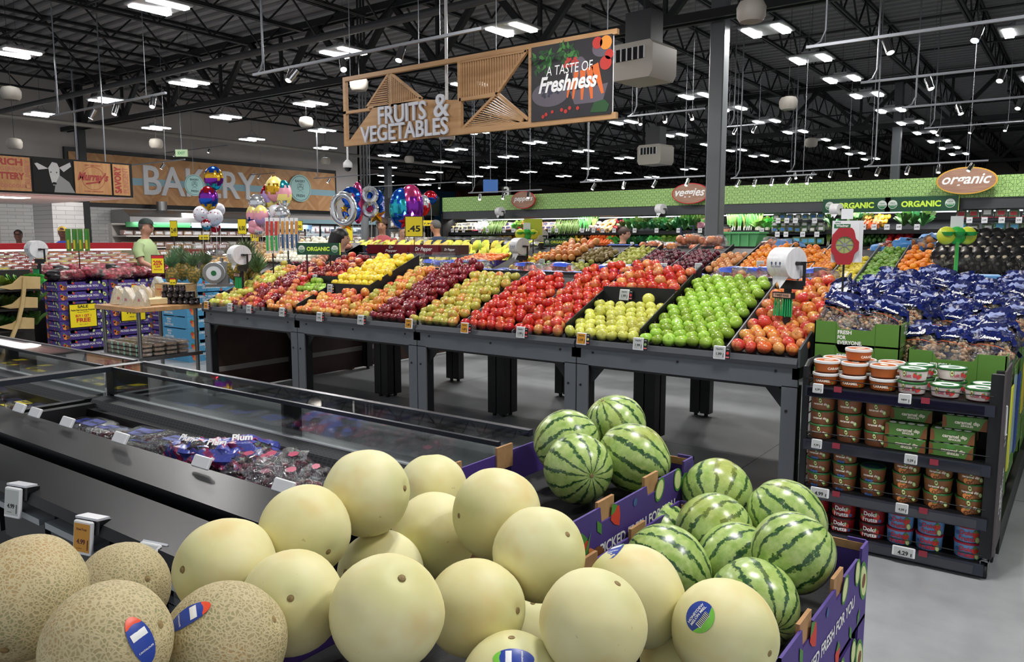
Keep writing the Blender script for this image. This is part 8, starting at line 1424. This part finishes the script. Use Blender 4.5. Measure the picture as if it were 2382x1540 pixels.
wmn = person('woman with black tied hair in black holding a phone, seen from the side', 788, 533, 9.2, radians(-52), 'light', hblack, blackcl, blackcl, arms='one', hair='long', sleeves='long', female=True)
ph = thing('smartphone', 'dark phone held by the woman in black', 'phone', tuple(atd(844, 590, 8.9)), .6); MB().box(-.035, .035, -.07, .07, 0, .01, bev=.003).build('phone_body', black, ph)
person('man with curly brown hair in a red shirt looking down beyond the bananas', 889, 510, 15.0, radians(212), 'light', hbrown, M('shirt_red', '#b5545a', .8), jeans, arms='front', hair='curly')
person('grey-haired man with glasses looking down beside the man in red', 930, 527, 16.0, radians(-100), 'light', hgrey, M('shirt_slate', '#4f5f78', .8), jeans, arms='front', glasses=True, bend=.15)
person('man with shaved hair in a navy shirt seen from behind at the nut rack', 1022, 513, 15.0, radians(95), 'warm', hgrey, M('shirt_navy', '#2a3a54', .8), jeans, arms='front', hair='buzz', sleeves='long', bend=.1)
person('woman with glasses and a bun in a black top before the lettuce shelf', 1449, 529, 13.6, radians(-75), 'light', hbrown, blackcl, jeans, arms='down_front', hair='bun', glasses=True, female=True)
person('worker in dark blue half hidden by the tall column', 1686, 524, 14.6, radians(-110), 'warm', hblack, M('shirt_darkblue', '#1a2134', .8), blackcl, arms='front')
person('worker in a yellow cap and blue shirt behind the red ledge', 147, 529, 16.6, radians(-120), 'dark', hblack, M('shirt_blue', '#1f3f9a', .8), blackcl, arms='front', cap=M('cap_yellow', '#d8b84a', .7), bend=.25)
person('worker in a dark cap and blue shirt farther left behind the red ledge', 45, 537, 17.2, radians(-120), 'dark', hblack, M('shirt_blue2', '#23489e', .8), blackcl, arms='front', cap=blackcl, bend=.25)
# shopping basket, green bin, black cart near the column
p = atd(1449, 585, 13.0); t = thing('blue_carton', 'blue printed carton held out by the woman with glasses', 'carton', tuple(p), .3); MB().box(-.24, .24, -.12, .12, -.1, .12, bev=.01).build('box', M('carton_blue', '#20408c', .5), t)
p = atd(1728, 562, 12.9); t = thing('plastic_bin', 'pale green plastic bin of produce right of the tall column', 'bin', tuple(p), 0); m = MB(); gr = M('bin_green', '#5fae6e', .45); m.prism([(-.26, -.16), (.26, -.16), (.33, .14), (-.33, .14)], -.2, .2, 'y'); m.box(-.35, .35, -.23, .23, .13, .16); m.build('bin', gr, t); m = MB(); [m.box(x_, x_+.02, -.22, -.2, -.14, .13) for x_ in (-.15, 0, .15)]; m.build('rib', gr, t); tag(B(p.x-.4, p.x+.4, p.y-.25, p.y+.25, 0, p.z-.161).build('stock_cart', blackm), 'dark stock cart under the pale green bin', 'cart')
p = atd(1625, 565, 13.4); t = thing('black_trolley', 'tall black trolley left of the column', 'trolley', (p.x, p.y, 0), 0); B(-.3, .3, -.2, .2, .2, 1.35).build('body', blackm, t); m = MB(); m.tube([(-.33, 0, 0), (-.33, 0, 1.75), (-.1, 0, 1.77), (-.1, 0, 1.3)], .02, 8); m.build('handle', M('navy_tube', '#1a2340', .5), t)
